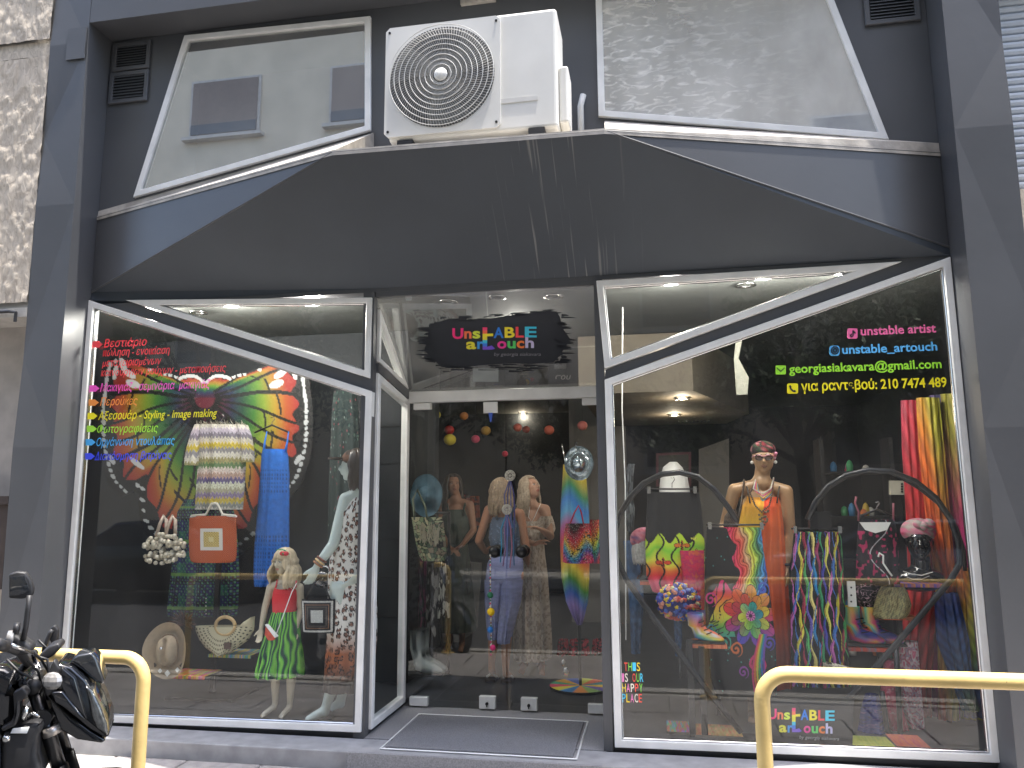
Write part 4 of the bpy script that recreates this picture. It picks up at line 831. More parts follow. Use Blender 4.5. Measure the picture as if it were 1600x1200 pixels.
def facepaint(V, C, H, lip='#b05a4a', eye='#2a2018', brow='#4a3624', white=None):
    D = (V-H['c'])/H['h']; a, b, d = D@H['s'], D@H['f'], D@H['u']; fr = b > .2
    m = fr & (((a/.085)**2+((d+.235)/.045)**2) < 1); put(C, m, lip)
    for k in (-1, 1):
        if white: put(C, fr & ((((a-.125*k)/.062)**2+((d-.035)/.026)**2) < 1), white)
        put(C, fr & ((((a-.125*k)/.032)**2+((d-.035)/.026)**2) < 1), eye)
        put(C, fr & ((((a-.125*k)/.075)**2+((d-.062)/.008)**2) < 1), eye)
        put(C, fr & (np.abs(a-.13*k) < .08) & (np.abs(d-.115+.5*(a-.13*k)**2) < .013), brow)
    return C
def person_body(J, s, female=True, faceopt=None, skin='#c99678', hs=1., vox=.0075, parent=None, name='body', m=None, curlL=.3, curlR=.3, facefn=None, bust=1.):
    """J: joints in metres (numpy): head, fwd, neck, shL, shR, elL, elR, wrL, wrR, handL, handR (directions), pelvis, hipL, hipR, knL, knR, anL, anR, toeL, toeR; s: scale"""
    mb = MB(); H = head(mb, J['head'], J['fwd'], J.get('up', (0, 0, 1)), .225*s*hs)
    nk = J['neck']; capsule(mb, J['head']-H['u']*.03*s+H['f']*-.015*s, .05*s, nk, .052*s)
    capsule(mb, nk, .05*s, nk+[0, 0, -.03*s], .07*s)
    ch = (J['shL']+J['shR'])/2; ax = nrm(J['shR']-J['shL']); pv = J['pelvis']; up = nrm(ch-pv); fw = nrm(np.cross(up, ax)); Rm = np.stack([ax, fw, up], 1)
    if J.get('front') is not None and fw@np.array(J['front']) < 0: fw = -fw
    hw = np.linalg.norm(J['shR']-J['shL'])/2
    for k in ('L', 'R'):
        capsule(mb, nk+[0, 0, -.035*s], .042*s, J['sh'+k], .046*s); capsule(mb, J['sh'+k], .047*s, J['el'+k], .036*s); capsule(mb, J['el'+k], .036*s, J['el'+k]*.6+J['wr'+k]*.4, .034*s)
        capsule(mb, J['el'+k]*.6+J['wr'+k]*.4, .034*s, J['wr'+k], .023*s); hand(mb, J['wr'+k], J['hand'+k], J.get('palm'+k, fw), s*J.get('hsc', 1.), J.get('curl'+k, .3), 1 if k == 'L' else -1)
        capsule(mb, J['hip'+k], .088*s, J['kn'+k]*.5+J['hip'+k]*.5, .070*s); capsule(mb, J['kn'+k]*.5+J['hip'+k]*.5, .070*s, J['kn'+k], .050*s)
        cf = J['kn'+k]*.68+J['an'+k]*.32; capsule(mb, J['kn'+k], .048*s, cf-fw*.012*s, .052*s); capsule(mb, cf-fw*.012*s, .052*s, J['an'+k], .030*s)
        an, to = J['an'+k], J['toe'+k]; capsule(mb, an, .031*s, an*.9+to*.1+[0, 0, -.035*s], .032*s); capsule(mb, an*.75+to*.25+[0, 0, -.02*s], .03*s, to*.85+an*.15, .026*s)
        dt = nrm(to-an); lt = nrm(np.cross(dt, [0, 0, 1]))
        for i, o_ in enumerate((-.02, -.009, .002, .012, .021)): capsule(mb, to-dt*.02*s+lt*o_*s, .011*s, to+lt*o_*s+dt*(.012-.003*i)*s, .009*s, 8)
    cw = pv*.25+ch*.75+[0, 0, -.02*s]
    mb.ell(cw, [hw*.86, .105*s, .17*s], 20, 12, rot=Rm); mb.ell(pv*.55+ch*.45, [hw*.66, .088*s, .15*s], 20, 12, rot=Rm); mb.ell(pv+up*.03*s, [hw*.86, .108*s, .13*s], 20, 12, rot=Rm)
    capsule(mb, J['hipL'], .09*s, J['hipR'], .09*s)
    if female and bust:
        for k in (-1, 1): mb.ell(cw+ax*k*.062*s+fw*.060*s*bust-up*.005*s, [.056*s, .050*s, .056*s], 14, 10)
    sk = lin(skin)
    def pf(V):
        C = np.tile(sk, (len(V), 1)); 
        if faceopt is not None: facepaint(V, C, H, **faceopt)
        return facefn(V, C, H) if facefn else C
    o = remesh(mb, name, m or P_skin, parent, vox*s**.5, 3, pf); return o, H
def strands(name, specs, m, parent, n=7, label=None):
    mb = MB()
    for P, r in specs: 
        k = len(P); mb.tube(P, [r*(.55+.45*math.sin(math.pi*min(1, .15+.85*i/(k-1)))) if i < k-1 else r*.2 for i in range(k)], n, flat=1.6)
    return mb.build(name, m, parent, True, label, fix=False)
def long_hair(H, length, vol, m, parent, n=90, wave=.012, seed=1, fringe=True, r=.011, frontgap=.55, drop=(0, 0, -1), name='hair'):
    g = np.random.default_rng(seed); q = H['q']; h = H['h']; sp = []
    for i in range(n):
        a = g.uniform(-math.pi*(1-frontgap/2.2), math.pi*(1-frontgap/2.2)); # 0 = back
        di = -math.cos(a)*H['f']+math.sin(a)*H['s']; L = length*g.uniform(.82, 1.05); P = []; ph = g.uniform(0, 6.28); K = 14
        for k in range(K):
            t = k/(K-1); 
            if t < .32:
                e = t/.32*math.pi/2; P.append(q(0, -.05, .14)+di*math.sin(e)*h*(.385+.04*vol)+H['u']*math.cos(e)*h*.385)
            else:
                tt = (t-.32)/.68; base = q(0, -.05, .14)+di*h*(.42+vol*tt*(1.2-tt*.7)); P.append(base+np.array(drop)*L*tt+wave*math.sin(ph*.25+tt*9)*np.cross(di, H['u'])+wave*.7*math.cos(ph*.3+tt*9)*di)
        sp.append((P, r*g.uniform(.8, 1.3)))
    if fringe:
        for i in range(26):
            a = -.9+1.8*i/25; di = math.cos(a)*H['f']+math.sin(a)*H['s']; P = []
            for k in range(7): e = k/6*1.55; e = e*(1 if fringe is True else fringe); P.append(q(0, -.05, .12)+di*math.sin(e)*h*(.43 if abs(a) < .6 else .40)+H['u']*math.cos(e)*h*.42+g.normal(size=3)*.0015)
            sp.append((P, r*.75))
    return strands(name, sp, m, parent)
def chain(name, pts, r, m, parent, rb=None, mb=None):
    mb = MB(); P = [np.array(p) for p in pts]; 
    if rb:
        Ls = np.cumsum([0]+[np.linalg.norm(P[i+1]-P[i]) for i in range(len(P)-1)]); n = int(Ls[-1]/(rb*2.05))
        for k in range(n+1):
            t = Ls[-1]*k/max(1, n); c = [np.interp(t, Ls, [p[j] for p in P]) for j in range(3)]; mb.ell(c, rb, 8, 6)
    else: mb.tube(P, r, 8)
    return mb.build(name, m, parent, True, fix=False)
hairb = mat('hair_blond', (.55, .45, .30), .45, var=.3, scale=60, stretch=(1, 1, .1)); haird = mat('hair_dark', (.035, .022, .015), .4, var=.3, scale=60)
hairg = mat('hair_silver', (.45, .45, .44), .4, var=.25, scale=60); hairbr = mat('hair_light_brown', (.28, .20, .13), .5, var=.3, scale=60)
J3 = lambda x, y, Y: np.array(at(x, y, Y))
PX = 1/218.
# ------------------------------------------------------------------ patterns
def chevron(u, v):
    z = v*17+.55*np.abs(((u*15) % 1)-.5)*2*1.2; k = np.floor(z).astype(int); 
    cols = np.array([lin(c) for c in ['#e8e4d6', '#cfc6d8', '#8a8496', '#dcd6c4', '#d8c23a', '#9a98a0', '#e4e0d4', '#a8a06a', '#6a8a5a', '#e8d8d0', '#c8a898', '#6a5f90', '#e6e8d0', '#b8b49a', '#9a8ab0', '#d8c050', '#a0a4a0', '#e0dcd0']])
    c = cols[k % 18].copy(); f = z-np.floor(z); c *= (.78+.3*np.abs(f-.5)*2)[:, None]; c *= (.8+.3*vnoise(u*80, v*100, 3))[:, None]
    return put(c, (np.sin(u*200)*np.sin(v*160) > .8), '#6a665c')
def patch(cs, n=90, seed=1, edge=.008, asp=1.5, ec='#0a0c14'):
    def f(u, v):
        i, d1, d2 = cells(u, v, n, seed, asp); c = np.array([lin(x) for x in cs])[(i*7) % len(cs)].copy(); put(c, d2-d1 < edge, ec); put(c, (d1 < .012), cs[0]); return c
    return f
def patchwork(u, v):
    gx, gy = np.floor(u*7+.3*np.sin(v*5)).astype(int), np.floor(v*11).astype(int); k = (gx*5+gy*3+gx*gy) % 6
    c = np.array([lin(x) for x in ['#141a40', '#1c2c5c', '#1d5a5a', '#101428', '#2a2560', '#2a6a5a']])[k].copy(); t = np.sin(u*90)*np.sin(v*130); put(c, t > .55, '#5a9a7a'); put(c, t < -.72, '#3a3f8a'); put(c, (np.sin(v*22) > .97), '#6a9a50'); return c
def gcells(x, y, seed=0, jit=.7):
    g = np.random.default_rng(seed).random((64, 64, 2)); xi, yi = np.floor(x).astype(int), np.floor(y).astype(int); best = np.full(len(x), 9.)
    for a in (-1, 0, 1):
        for b in (-1, 0, 1):
            p = g[(xi+a) % 64, (yi+b) % 64]; d = np.hypot(xi+a+.5+jit*(p[:, 0]-.5)-x, yi+b+.5+jit*(p[:, 1]-.5)-y); best = np.minimum(best, d)
    return best
def leopard(u, v, n=150, asp=2.6, seed=5, grad=True):
    d1 = gcells(u*7, v*27+.5*(np.floor(u*7) % 2), seed); c = np.tile(lin('#ece8e2'), (len(u), 1)); s = .40; w = vnoise(u*40, v*150, 2); d1 = d1+.10*(w-.5)
    put(c, d1 < s*.95, '#1c1414'); put(c, (d1 < s*(.48+.2*w)), '#8a5a48'); put(c, (d1 > s*.5) & (d1 < s) & (w > .68), '#ece8e2')
    if grad:
        t = np.clip((v-.68)/.12, 0, 1)[:, None]; o = lin('#a8603a')*(1-np.clip((v-.84)/.1, 0, 1))[:, None]+lin('#2e2420')*np.clip((v-.84)/.1, 0, 1)[:, None]
        dark = (c.sum(1) < .6)[:, None]; c = np.where(dark & (v < .93)[:, None], c*.8, c*(1-t)+o*t)
    return c
def floral(base, cs, n=140, seed=2, asp=3., s=.018):
    def f(u, v):
        i, d1, d2 = cells(u, v, n, seed, asp); c = np.tile(lin(base), (len(u), 1)); cc = np.array([lin(x) for x in cs])[i % len(cs)]; m = d1 < s*(.6+.8*vnoise(u*50, v*120, 4)); c[m] = cc[m]; return c
    return f
def watermelon(u, v):
    x = u*9+.28*np.sin(v*9+u*14)+.10*np.sin(v*23); k = np.abs((x % 1)-.5)*2; c = pal(k, ['#0d4a2e', '#12603a', '#3f9a3a', '#7ac845', '#8ad850']); put(c, k < .35, '#0e3f34'); return c
def melon_top(u, v):
    c = np.tile(lin('#e0343c'), (len(u), 1)); s = (np.sin(u*70)*np.sin(v*60) > .9); return put(c, s, '#7a1420')
def waves(u, v):
    c = np.tile(lin('#0b0a0e'), (len(u), 1)); cs = ['#c86ab8', '#3f78c8', '#e8dc4a', '#b03a52', '#58b86a', '#7a6ac8', '#f0e08a', '#2a8ac8', '#a83a6a', '#3fa870', '#4a4ab8', '#e8e060']
    for k in range(17):
        x = (k+.5)/17+.032*np.sin(v*17+k*1.9)+.016*np.sin(v*41+k*3.1); w = .016+.014*np.clip(np.sin(v*15+k*2.3), -.6, 1); m = np.abs(u-x) < w; put(c, m, cs[k % 12]); put(c, m & (np.abs(u-x+w*.45) < w*.15), '#0b0a0e')
    return c
def paisley(u, v):      # plume of colour over black with one large layered flower and curling tendrils
    x = u*120; y = v*265; c = np.tile(lin('#0b090f'), (len(u), 1)); nz = vnoise(x/9, y/9, 12)-.5
    # plume rising from the flower to the top right, edges frayed into tongues
    cx = 66+ (138-y)*.16+14*np.sin(y/38); hw = 20+(138-y)*.23; t = (x-cx)/hw*.5+.5+.05*np.sin(y/7+x/10)+.05*nz
    edge = (y < 150) & (t > -.02+.16*np.abs(np.sin(y/15))) & (t < 1.02-.12*np.abs(np.sin(y/19+1)))
    c[edge] = pal(np.clip(t[edge], 0, 1), ['#c81858', '#e02a50', '#d82a38', '#d8583a', '#c89a70', '#d0c838', '#7aa838', '#1e6a4a', '#3a88b8', '#2040a0', '#482a90'])
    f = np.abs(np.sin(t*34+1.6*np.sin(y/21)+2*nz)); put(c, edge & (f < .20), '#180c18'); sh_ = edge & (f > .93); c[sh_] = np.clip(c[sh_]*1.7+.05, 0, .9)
    # left half plume in hot pink and orange
    t2 = (x-8-(150-y)*.05)/46+.12*np.sin(y/11); e2 = (y > 92+10*np.sin(x/7)) & (y < 170) & (t2 > .05) & (t2 < 1) & (x < 58); g2 = np.abs(np.sin(x/5.5+y/8+2.5*nz+np.sin(y/6))); e2 &= g2 > .35
    c[e2] = pal(np.clip((y[e2]-92)/80, 0, 1), ['#d02070', '#e05a30', '#e0a838', '#c8c840', '#5aa848', '#2a9a90'])
    fx, fy = x-80, y-138; r = np.hypot(fx, fy); th = np.arctan2(fy, fx)
    for R0, n_, ph, cols in ((50, 4.5, .2, ['#c82a3a', '#d85a2a', '#d8a030', '#c83a50', '#7a2a90', '#3a3aa8', '#c82a3a']), (37, 4, 1.0, ['#a02048', '#c84a2a', '#c8b838', '#48a058', '#a02048']), (24, 3, .5, ['#c8c838', '#2a9a88', '#1a7a90', '#6ab048', '#c8c838'])):
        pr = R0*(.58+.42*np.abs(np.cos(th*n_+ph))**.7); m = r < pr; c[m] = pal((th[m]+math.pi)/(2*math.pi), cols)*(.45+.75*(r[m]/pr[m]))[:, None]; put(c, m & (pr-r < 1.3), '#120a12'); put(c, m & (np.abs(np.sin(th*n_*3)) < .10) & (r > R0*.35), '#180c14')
    put(c, r < 8, '#8a2a80'); put(c, (r < 8) & (np.sin(th*10) > .3), '#d890b8'); put(c, r < 3, '#2a0a30')
    # curling tendrils
    for sx, sy, R0, col, w in ((10, 112, 12, '#c83080', 2.6), (8, 160, 10, '#2a8aa0', 2.2), (30, 178, 13, '#38a088', 3), (24, 140, 9, '#c8b040', 2.6), (50, 190, 12, '#d06a30', 3.2), (84, 214, 17, '#c82868', 4.5), (60, 226, 10, '#8a3a98', 2.4), (108, 96, 12, '#3a60c0', 3.4), (108, 182, 11, '#4a38a8', 3), (100, 240, 9, '#48a060', 2.6)):
        dx, dy = x-sx, y-sy; rr_ = np.hypot(dx, dy)*(1+.15*nz); tt = np.arctan2(dy, dx); sp = np.abs(((rr_/R0*1.6-tt/(2*math.pi)) % 1)-.5)*R0/1.6; put(c, (rr_ < R0) & (sp < w*.6*(1-.5*rr_/R0)+.4), col)
    for k, col in enumerate(('#c82868', '#d86a30', '#c8b838', '#3a9a58', '#2a6ab0', '#6a3aa0')):
        a = x-(92+k*4.2-16*np.sin((y-170)/44+.12*k)); put(c, (y > 166) & (y < 262) & (np.abs(a) < 1.7), col)
    i, d1, d2 = cells(u, v, 46, 9, 2.2); put(c, (d1 < .010) & (c.sum(1) < .04), '#3a9a90'); return c
def butterfly_pants(u, v):
    c = np.tile(lin('#15171c'), (len(u), 1)); n = vnoise(u*5, v*7, 3); t = (v-.52)/.48+.25*(n-.5)
    m = v > .46+.05*np.sin(u*19); c[m] = pal(np.clip(t[m], 0, 1), ['#c8e83a', '#8ad83a', '#e8e84a', '#f0803a', '#e8343a', '#e83070', '#d8205a'])
    put(c, m & (np.abs(np.sin(u*12.5+.8*np.sin(v*22))) < .22), '#17100e')
    for bx, by, s, col in ((.62, .53, .09, '#e87a2a'), (.86, .62, .10, '#e8e060'), (.7, .75, .08, '#e8343a'), (.3, .7, .09, '#e84a2a'), (.82, .46, .035, '#e8e060')):
        dx, dy = (u-bx)/s, (v-by)/s*2.2; r = np.hypot(dx, dy); th = np.arctan2(dy, np.abs(dx)+1e-6); w = 1.25*np.abs(np.cos(th*1.6))+.15; put(c, r < w+.15, '#120d0a'); put(c, r < w, col); put(c, (r < w) & (np.abs(np.sin(th*7)) < .3), '#120d0a'); put(c, np.abs(dx) < .1*(r < 1), '#120d0a')
    return c
def tiedye(u, v):
    n = vnoise(u*6, v*30, 4)*.6+vnoise(u*14, v*60, 5)*.4; return pal(np.clip(n*1.3-.1, 0, 1), ['#e88aa8', '#d84a78', '#f0c0d0', '#eceaf0', '#c8506a', '#a8a8c0', '#e8a0b8'])
def galaxy(u, v):
    n = vnoise(u*7, v*8, 6)*.6+vnoise(u*19, v*21, 7)*.4; c = pal(np.clip(n*1.5-.3, 0, 1), ['#0a0a14', '#241a5a', '#3a50b8', '#e83a8a', '#f07a3a', '#f0d040', '#3ac8b8']); return c
def glitter(u, v):
    i, d1, d2 = cells(u, v, 240, 8, 1.1); t = v+.18*np.sin(u*7+2); c = pal(np.clip(t, 0, 1), ['#301018', '#a01838', '#e02848', '#f06a28', '#f0d030', '#3aa8c8', '#4a48b8', '#e83a6a']); put(c, d2-d1 < .008, '#140a10'); put(c, d1 < .007, '#f4f0e8'); return c
def rainbowgrad(u, v):
    t = v+.05*np.sin(u*5); return pal(np.clip(t, 0, 1), ['#d8b838', '#b8a838', '#3f8a58', '#3a80d0', '#5aa8d8', '#b85a9a', '#d03a58', '#e07038', '#e0c848', '#5a9a48', '#3a6ac0', '#8a70c0', '#5a4a90'])
def brush(seed, cs, n=6):
    def f(u, v):
        t = vnoise(u*4+v*1.5, v*22+u*2, seed)*.65+vnoise(u*13, v*50, seed+1)*.35; return pal(np.clip(t*1.5-.25, 0, 1), cs)
    return f
def scarf(u, v):
    t = u*1.0+.10*np.sin(v*5.2)+.16*(v-.3); k = pal(np.clip(t, 0, 1), ['#b82848', '#d83a38', '#d8303a', '#e87038', '#c8b838', '#a83a78', '#c02870', '#8a2a80', '#3a3a98', '#e88038', '#a0a838'])
    d = np.sin((v*38+np.abs(u-.5)*26+u*9))*.5+.5; return k*(.72+.35*d)[:, None]
def lace(u, v):
    n = vnoise(u*26, v*60, 3); c = np.tile(lin('#cbbcac'), (len(u), 1)); put(c, n > .60, '#a89a8c'); put(c, np.sin(u*80)*np.sin(v*190) > .85, '#d8ccc0'); return c
def knit_pompom(): pass
# ------------------------------------------------------------------ LEFT WINDOW
# butterfly wall panel
def butterfly():
    cx, cy = 320, 622; half = [(0, 596), (14, 585), (40, 588), (70, 581), (105, 568), (140, 555), (158, 566), (166, 612), (169, 660), (164, 720), (150, 760), (132, 778), (112, 768), (104, 772), (104, 800), (97, 830), (84, 846), (62, 862), (40, 880), (20, 905), (0, 910)]
    out = [(cx+a, b) for a, b in half]+[(cx-a, b) for a, b in half[::-1][1:-1]]
    th = np.array([math.atan2(b-cy, a) for a, b in half]); rb = np.array([math.hypot(a, b-cy) for a, b in half]); o_ = np.argsort(th); th, rb = th[o_], rb[o_]
    xs, ys = np.linspace(cx-172, cx+172, 230), np.linspace(540, 912, 250); X, Yp = np.meshgrid(xs, ys); dx = np.abs(X-cx).ravel(); dy = (Yp-cy).ravel()
    A = np.arctan2(dy, dx); r = np.hypot(dx, dy); Rb = np.interp(A, th, rb); t = r/Rb
    C = pal(np.clip((t-.05)/.9, 0, 1), ['#7a2036', '#6a2038', '#28305a', '#1e5a40', '#4f9a38', '#a8c838', '#e8c038', '#e8702c', '#d83a30', '#c83030'])
    up = A < -.05; C[up] = pal(np.clip((t[up])/.9, 0, 1), ['#5a1c30', '#402450', '#24406a', '#2a7a48', '#80b838', '#d8a038', '#d04030', '#c83030'])
    ang = [-.62, -.32, -.06, .22, .45, .66, .82, .98, 1.12, 1.25, 1.38, 1.5]
    for k, a in enumerate(ang): d = r*np.abs(np.sin(A-a-.05*np.sin(r/30+k))); C[(d < 2.2+.8*(k in (2, 5))) & (r > 16)] = lin('#0b0c0e')
    for k in range(len(ang)-1):      # cross veins closing the cells
        m = (A > ang[k]) & (A < ang[k+1]); f = .50+.22*((k*37) % 5)/5; C[m & (np.abs(t-f-.10*(A-ang[k])) < .010)] = lin('#0b0c0e')
    wob = .84+.03*np.sin(A*26); C[t > wob] = lin('#0b0c0e'); C *= .52
    g = np.random.default_rng(4)
    for k in range(60):
        a = th[0]+(th[-1]-th[0])*(k+.5)/60; rr_ = np.interp(a, th, rb)*.935; px, py = rr_*math.cos(a), rr_*math.sin(a); ang2 = a+math.pi/2
        ex, ey = dx-px, dy-py; e1 = ex*math.cos(ang2)+ey*math.sin(ang2); e2 = -ex*math.sin(ang2)+ey*math.cos(ang2)
        C[((e1/g.uniform(3, 5.5))**2+(e2/g.uniform(2.2, 3.4))**2) < 1] = lin('#cfd4d6')
    for px, py, a1, b1, rot in ((128, -52, 5, 13, .3), (118, -38, 5, 12, 1.0), (140, -40, 4, 12, -.2), (112, -22, 6, 12, 1.2), (106, 102, 4, 15, .9), (146, 96, 4, 9, .6)):
        ex, ey = dx-px, dy-py; e1 = ex*math.cos(rot)+ey*math.sin(rot); e2 = -ex*math.sin(rot)+ey*math.cos(rot); C[(e1/a1)**2+(e2/b1)**2 < 1] = lin('#d6dadc')
    YB = 1.05; ins = t < 1; V = np.array([at(a, b, YB) for a, b in zip(X.ravel(), Yp.ravel())]); W_, Hh = len(xs), len(ys); idx = np.arange(W_*Hh).reshape(Hh, W_)
    q = np.stack([idx[:-1, :-1].ravel(), idx[1:, :-1].ravel(), idx[1:, 1:].ravel(), idx[:-1, 1:].ravel()], 1); q = q[ins[q].all(1)]; use = np.unique(q); mp2 = -np.ones(W_*Hh, int); mp2[use] = np.arange(len(use))
    t_ = thing('butterfly_panel', 'large rainbow butterfly wing panel hanging behind the clothes in the left window', 'wall decoration', (at(cx, 900, YB)[0], YB, at(cx, 900, YB)[2]))
    mesh('wings', V[use], mp2[q], P_card, t_, False, C[use])
    slab('backing_board', [(cx+(a-cx)*.995, b) for a, b in out], YB+.004, .02, M['black'], t_)
    return t_
butterfly()
def hanger(name, label, x0, x1, y, Y, clip=False, hook=16):
    t = thing(name, label, 'hanger', at((x0+x1)/2, y, Y)); mb = MB()
    if clip:
        mb.tube([at(x0, y, Y), at(x1, y, Y)], .006, 8); mb.build('bar', M['blackm'], t, True); 
        for x in (x0+6, x1-6): MB().box(at(x-2.5, y+7, Y)-[0, .012, 0], at(x+2.5, y-4, Y)+[0, .012, 0]).build('clip', M['chrome'], t)
    else:
        mb.tube([at(x0, y+8, Y), at((x0+x1)/2, y-4, Y), at(x1, y+8, Y)], .008, 8); mb.build('bar', M['blackm'], t, True)
    xm_ = (x0+x1)/2; MB().tube([at(xm_, y-2, Y), at(xm_, y-hook*.5, Y), at(xm_+4, y-hook*.8, Y), at(xm_+3, y-hook, Y), at(xm_-2, y-hook*.95, Y)], .003, 6).build('hook', M['chrome'], t, True)
    return t
def garm(name, label, cat, rows, Y, depth, paint, m=None, group=None, pn='cloth', **k):
    ys = [r[0] for r in rows]; b = at((rows[-1][1]+rows[-1][2])/2, max(ys), Y); t = thing(name, label, cat, b, group); sheet(pn, rows, Y, depth, m or P_cloth, paint, t, **k); return t
# stand with shelves
def shelf(label, pts, Y, dp, cs, seed):
    (x0, x1), yt = pts; a, b = at(x0, yt, Y), at(x1, yt, Y); t = thing('display_shelf', label, 'shelf', (a+b)/2, 'painted display shelves')
    nx, ny = 60, 14; V = []; UV = []
    for j in range(ny):
        for i in range(nx): V.append((a[0]+(b[0]-a[0])*i/(nx-1), Y+dp*j/(ny-1), a[2])); UV.append((i/(nx-1), j/(ny-1)))
    for i in range(nx): V.append((a[0]+(b[0]-a[0])*i/(nx-1), Y, a[2]-.022)); UV.append((i/(nx-1), .0))
    n0 = nx*ny; Fc = [(j*nx+i, j*nx+i+1, (j+1)*nx+i+1, (j+1)*nx+i) for j in range(ny-1) for i in range(nx-1)]+[(n0+i, n0+i+1, i+1, i) for i in range(nx-1)]
    UV = np.array(UV); mesh('painted_top', V, Fc, P_card, t, False, brush(seed, cs)(UV[:, 1]*.4, UV[:, 0]))
    MB().box((a[0]+.004, Y+.003, a[2]-.0225), (b[0]-.004, Y+dp, a[2]-.003)).build('board', M['black'], t)
    return t
RB = ['#d8487a', '#e87a3a', '#e8d048', '#58b060', '#3a78c8', '#8a5ab8']
shelf('painted shelf under the straw half moon bag', ((325, 392), 1022), .48, .24, ['#3a58b0', '#e8c048', '#58a060', '#3a78c8', '#e8b040'], 11)
shelf('painted shelf under the beige cowboy hat', ((258, 320), 1055), .42, .24, ['#58a060', '#e0c050', '#e87a3a', '#d86a9a', '#c85a9a'], 13)
a = at(322, 1000, .62); st = thing('display_stand', 'black perforated upright stand carrying the shelves in the left window', 'stand', (a[0], .7, .03))
MB().box((a[0]-.018, .73, .028), (a[0]+.018, .76, 2.2)).build('post', M['blackm'], st); MB().box((a[0]-.28, .55, .028), (a[0]+.28, .95, .05)).build('base', M['blackm'], st)
for k in range(5): p = at(322, 935+k*6, .729); MB().cyl(p, p+[0, -.002, 0], .005, n=8).build('hole', M['alu'], st)
MB().box((a[0]-.4, .70, at(0, 1040, .7)[2]), (a[0]+.4, .73, at(0, 1040, .7)[2]+.02)).build('bracket', M['blackm'], st)
# chevron knit top (body and two sleeves)
t = thing('knit_top', 'zigzag striped knit top with short puffed sleeves on a hanger', 'top', at(343, 795, .55))
sheet('bodice', [(664, 312, 378), (675, 310, 384), (700, 310, 386), (722, 311, 384), (760, 308, 382), (796, 306, 379)], .55, .075, P_cloth, chevron, t, pleats=5, amp=.25)
sheet('sleeve', [(664, 306, 322), (680, 299, 318), (700, 293, 318), (716, 290, 316), (727, 290, 314)], .55, .055, P_cloth, lambda u, v: chevron(u*.3, v*.42), t, pleats=3, amp=.2, nu=40, nv=50)
sheet('sleeve', [(664, 370, 386), (680, 374, 392), (700, 377, 396), (712, 379, 397), (722, 380, 396)], .55, .055, P_cloth, lambda u, v: chevron(u*.3+.6, v*.42), t, pleats=3, amp=.2, nu=40, nv=50)
mb = MB()
for k in range(60): x = 308+76*k/59; p = at(x, 664+3*math.sin(k), .53); mb.tube([p, p+[random.uniform(-.01, .01), -.02, random.uniform(.01, .04)]], [.004, .001], 4)
mb.build('fringe_collar', mat('knit_cream', (.55, .52, .42), .9, var=.3, scale=40), t, fix=False)
hanger('coat_hanger', 'black hanger inside the zigzag knit top', 312, 380, 664, .56)
# blue crochet slip dress
def bluedress(u, v):
    c = np.tile(lin('#1f72d8'), (len(u), 1)); h = (np.sin(u*75) > .2) & (np.sin(v*210) > .1) & (((v > .14) & (v < .33)) | (v > .62)); c[h] *= .45; c *= (.85+.25*vnoise(u*12, v*60, 2))[:, None]; return c
t = garm('slip_dress', 'bright blue crochet slip dress hanging behind the child mannequin', 'dress', [(702, 411, 447), (712, 409, 450), (740, 407, 452), (800, 402, 452), (860, 397, 452), (900, 396, 448), (916, 398, 432)], .75, .05, bluedress, pleats=4, amp=.3, scoop=.0)
for x0, x1, x2 in ((417, 414, 412), (451, 449, 446)): MB().tube([at(x0, 674, .75), at(x1, 690, .74), at(x2, 706, .73)], [.004, .007, .012], 8).build('strap', mat('blue_strap', '#1f72d8', .8), t, True)
hanger('coat_hanger', 'black hanger carrying the blue slip dress', 398, 452, 668, .76)
garm('maxi_dress', 'long navy and teal patchwork dress behind the orange bag', 'dress', [(780, 290, 356), (800, 278, 366), (850, 274, 372), (900, 268, 374), (950, 262, 372), (962, 262, 370)], .85, .07, patchwork, pleats=7, amp=.45)
garm('floral_dress', 'grey green floral dress hanging left of the leopard dress mannequin', 'dress', [(612, 522, 556), (640, 519, 560), (700, 516, 561), (780, 513, 558), (860, 512, 552), (892, 512, 545)], .95, .05, floral('#2c3a3a', ['#6a8a7a', '#9aa8a0', '#a84a58', '#4a6a60'], 160, 2, 4.), pleats=4, amp=.5)
# orange crochet tote
def tote(u, v):
    c = np.tile(lin('#b8562c'), (len(u), 1)); c *= (.7+.5*((np.sin(u*150)*np.sin(v*150)) > 0))[:, None]; a, b = np.abs(u-.52), np.abs(v-.5)
    m = np.maximum(a, b); put(c, (m < .23) & (m > .165), '#d8d4cc'); k = m < .165; c[k] = lin('#c8b06a')*(.7+.5*((np.sin(u*120)*np.sin(v*120)) > 0))[k][:, None]; put(c, m < .05, '#d8c890'); return c
def tilted(pts, u): return pts
t = garm('crochet_tote', 'orange crochet tote bag with a cream square and white handles', 'bag', [(806, 298, 368), (812, 296, 369), (840, 295, 370), (868, 296, 370), (876, 298, 368), (879, 302, 362)], .42, .035, tote, pleats=2, amp=.05, nu=100, nv=100)
for p in ([(300, 806), (322, 804), (330, 788), (336, 786)], [(368, 806), (348, 804), (341, 790), (338, 786)]): MB().tube([at(x, y, .40) for x, y in p], .009, 8).build('handle', mat('handle_cream', (.6, .56, .48), .5), t, True)
MB().tube([at(298, 807, .40), at(322, 805, .40)], .007, 8).tube([at(346, 805, .40), at(370, 807, .40)], .007, 8).build('handle_bar', M['alu'], t, True)
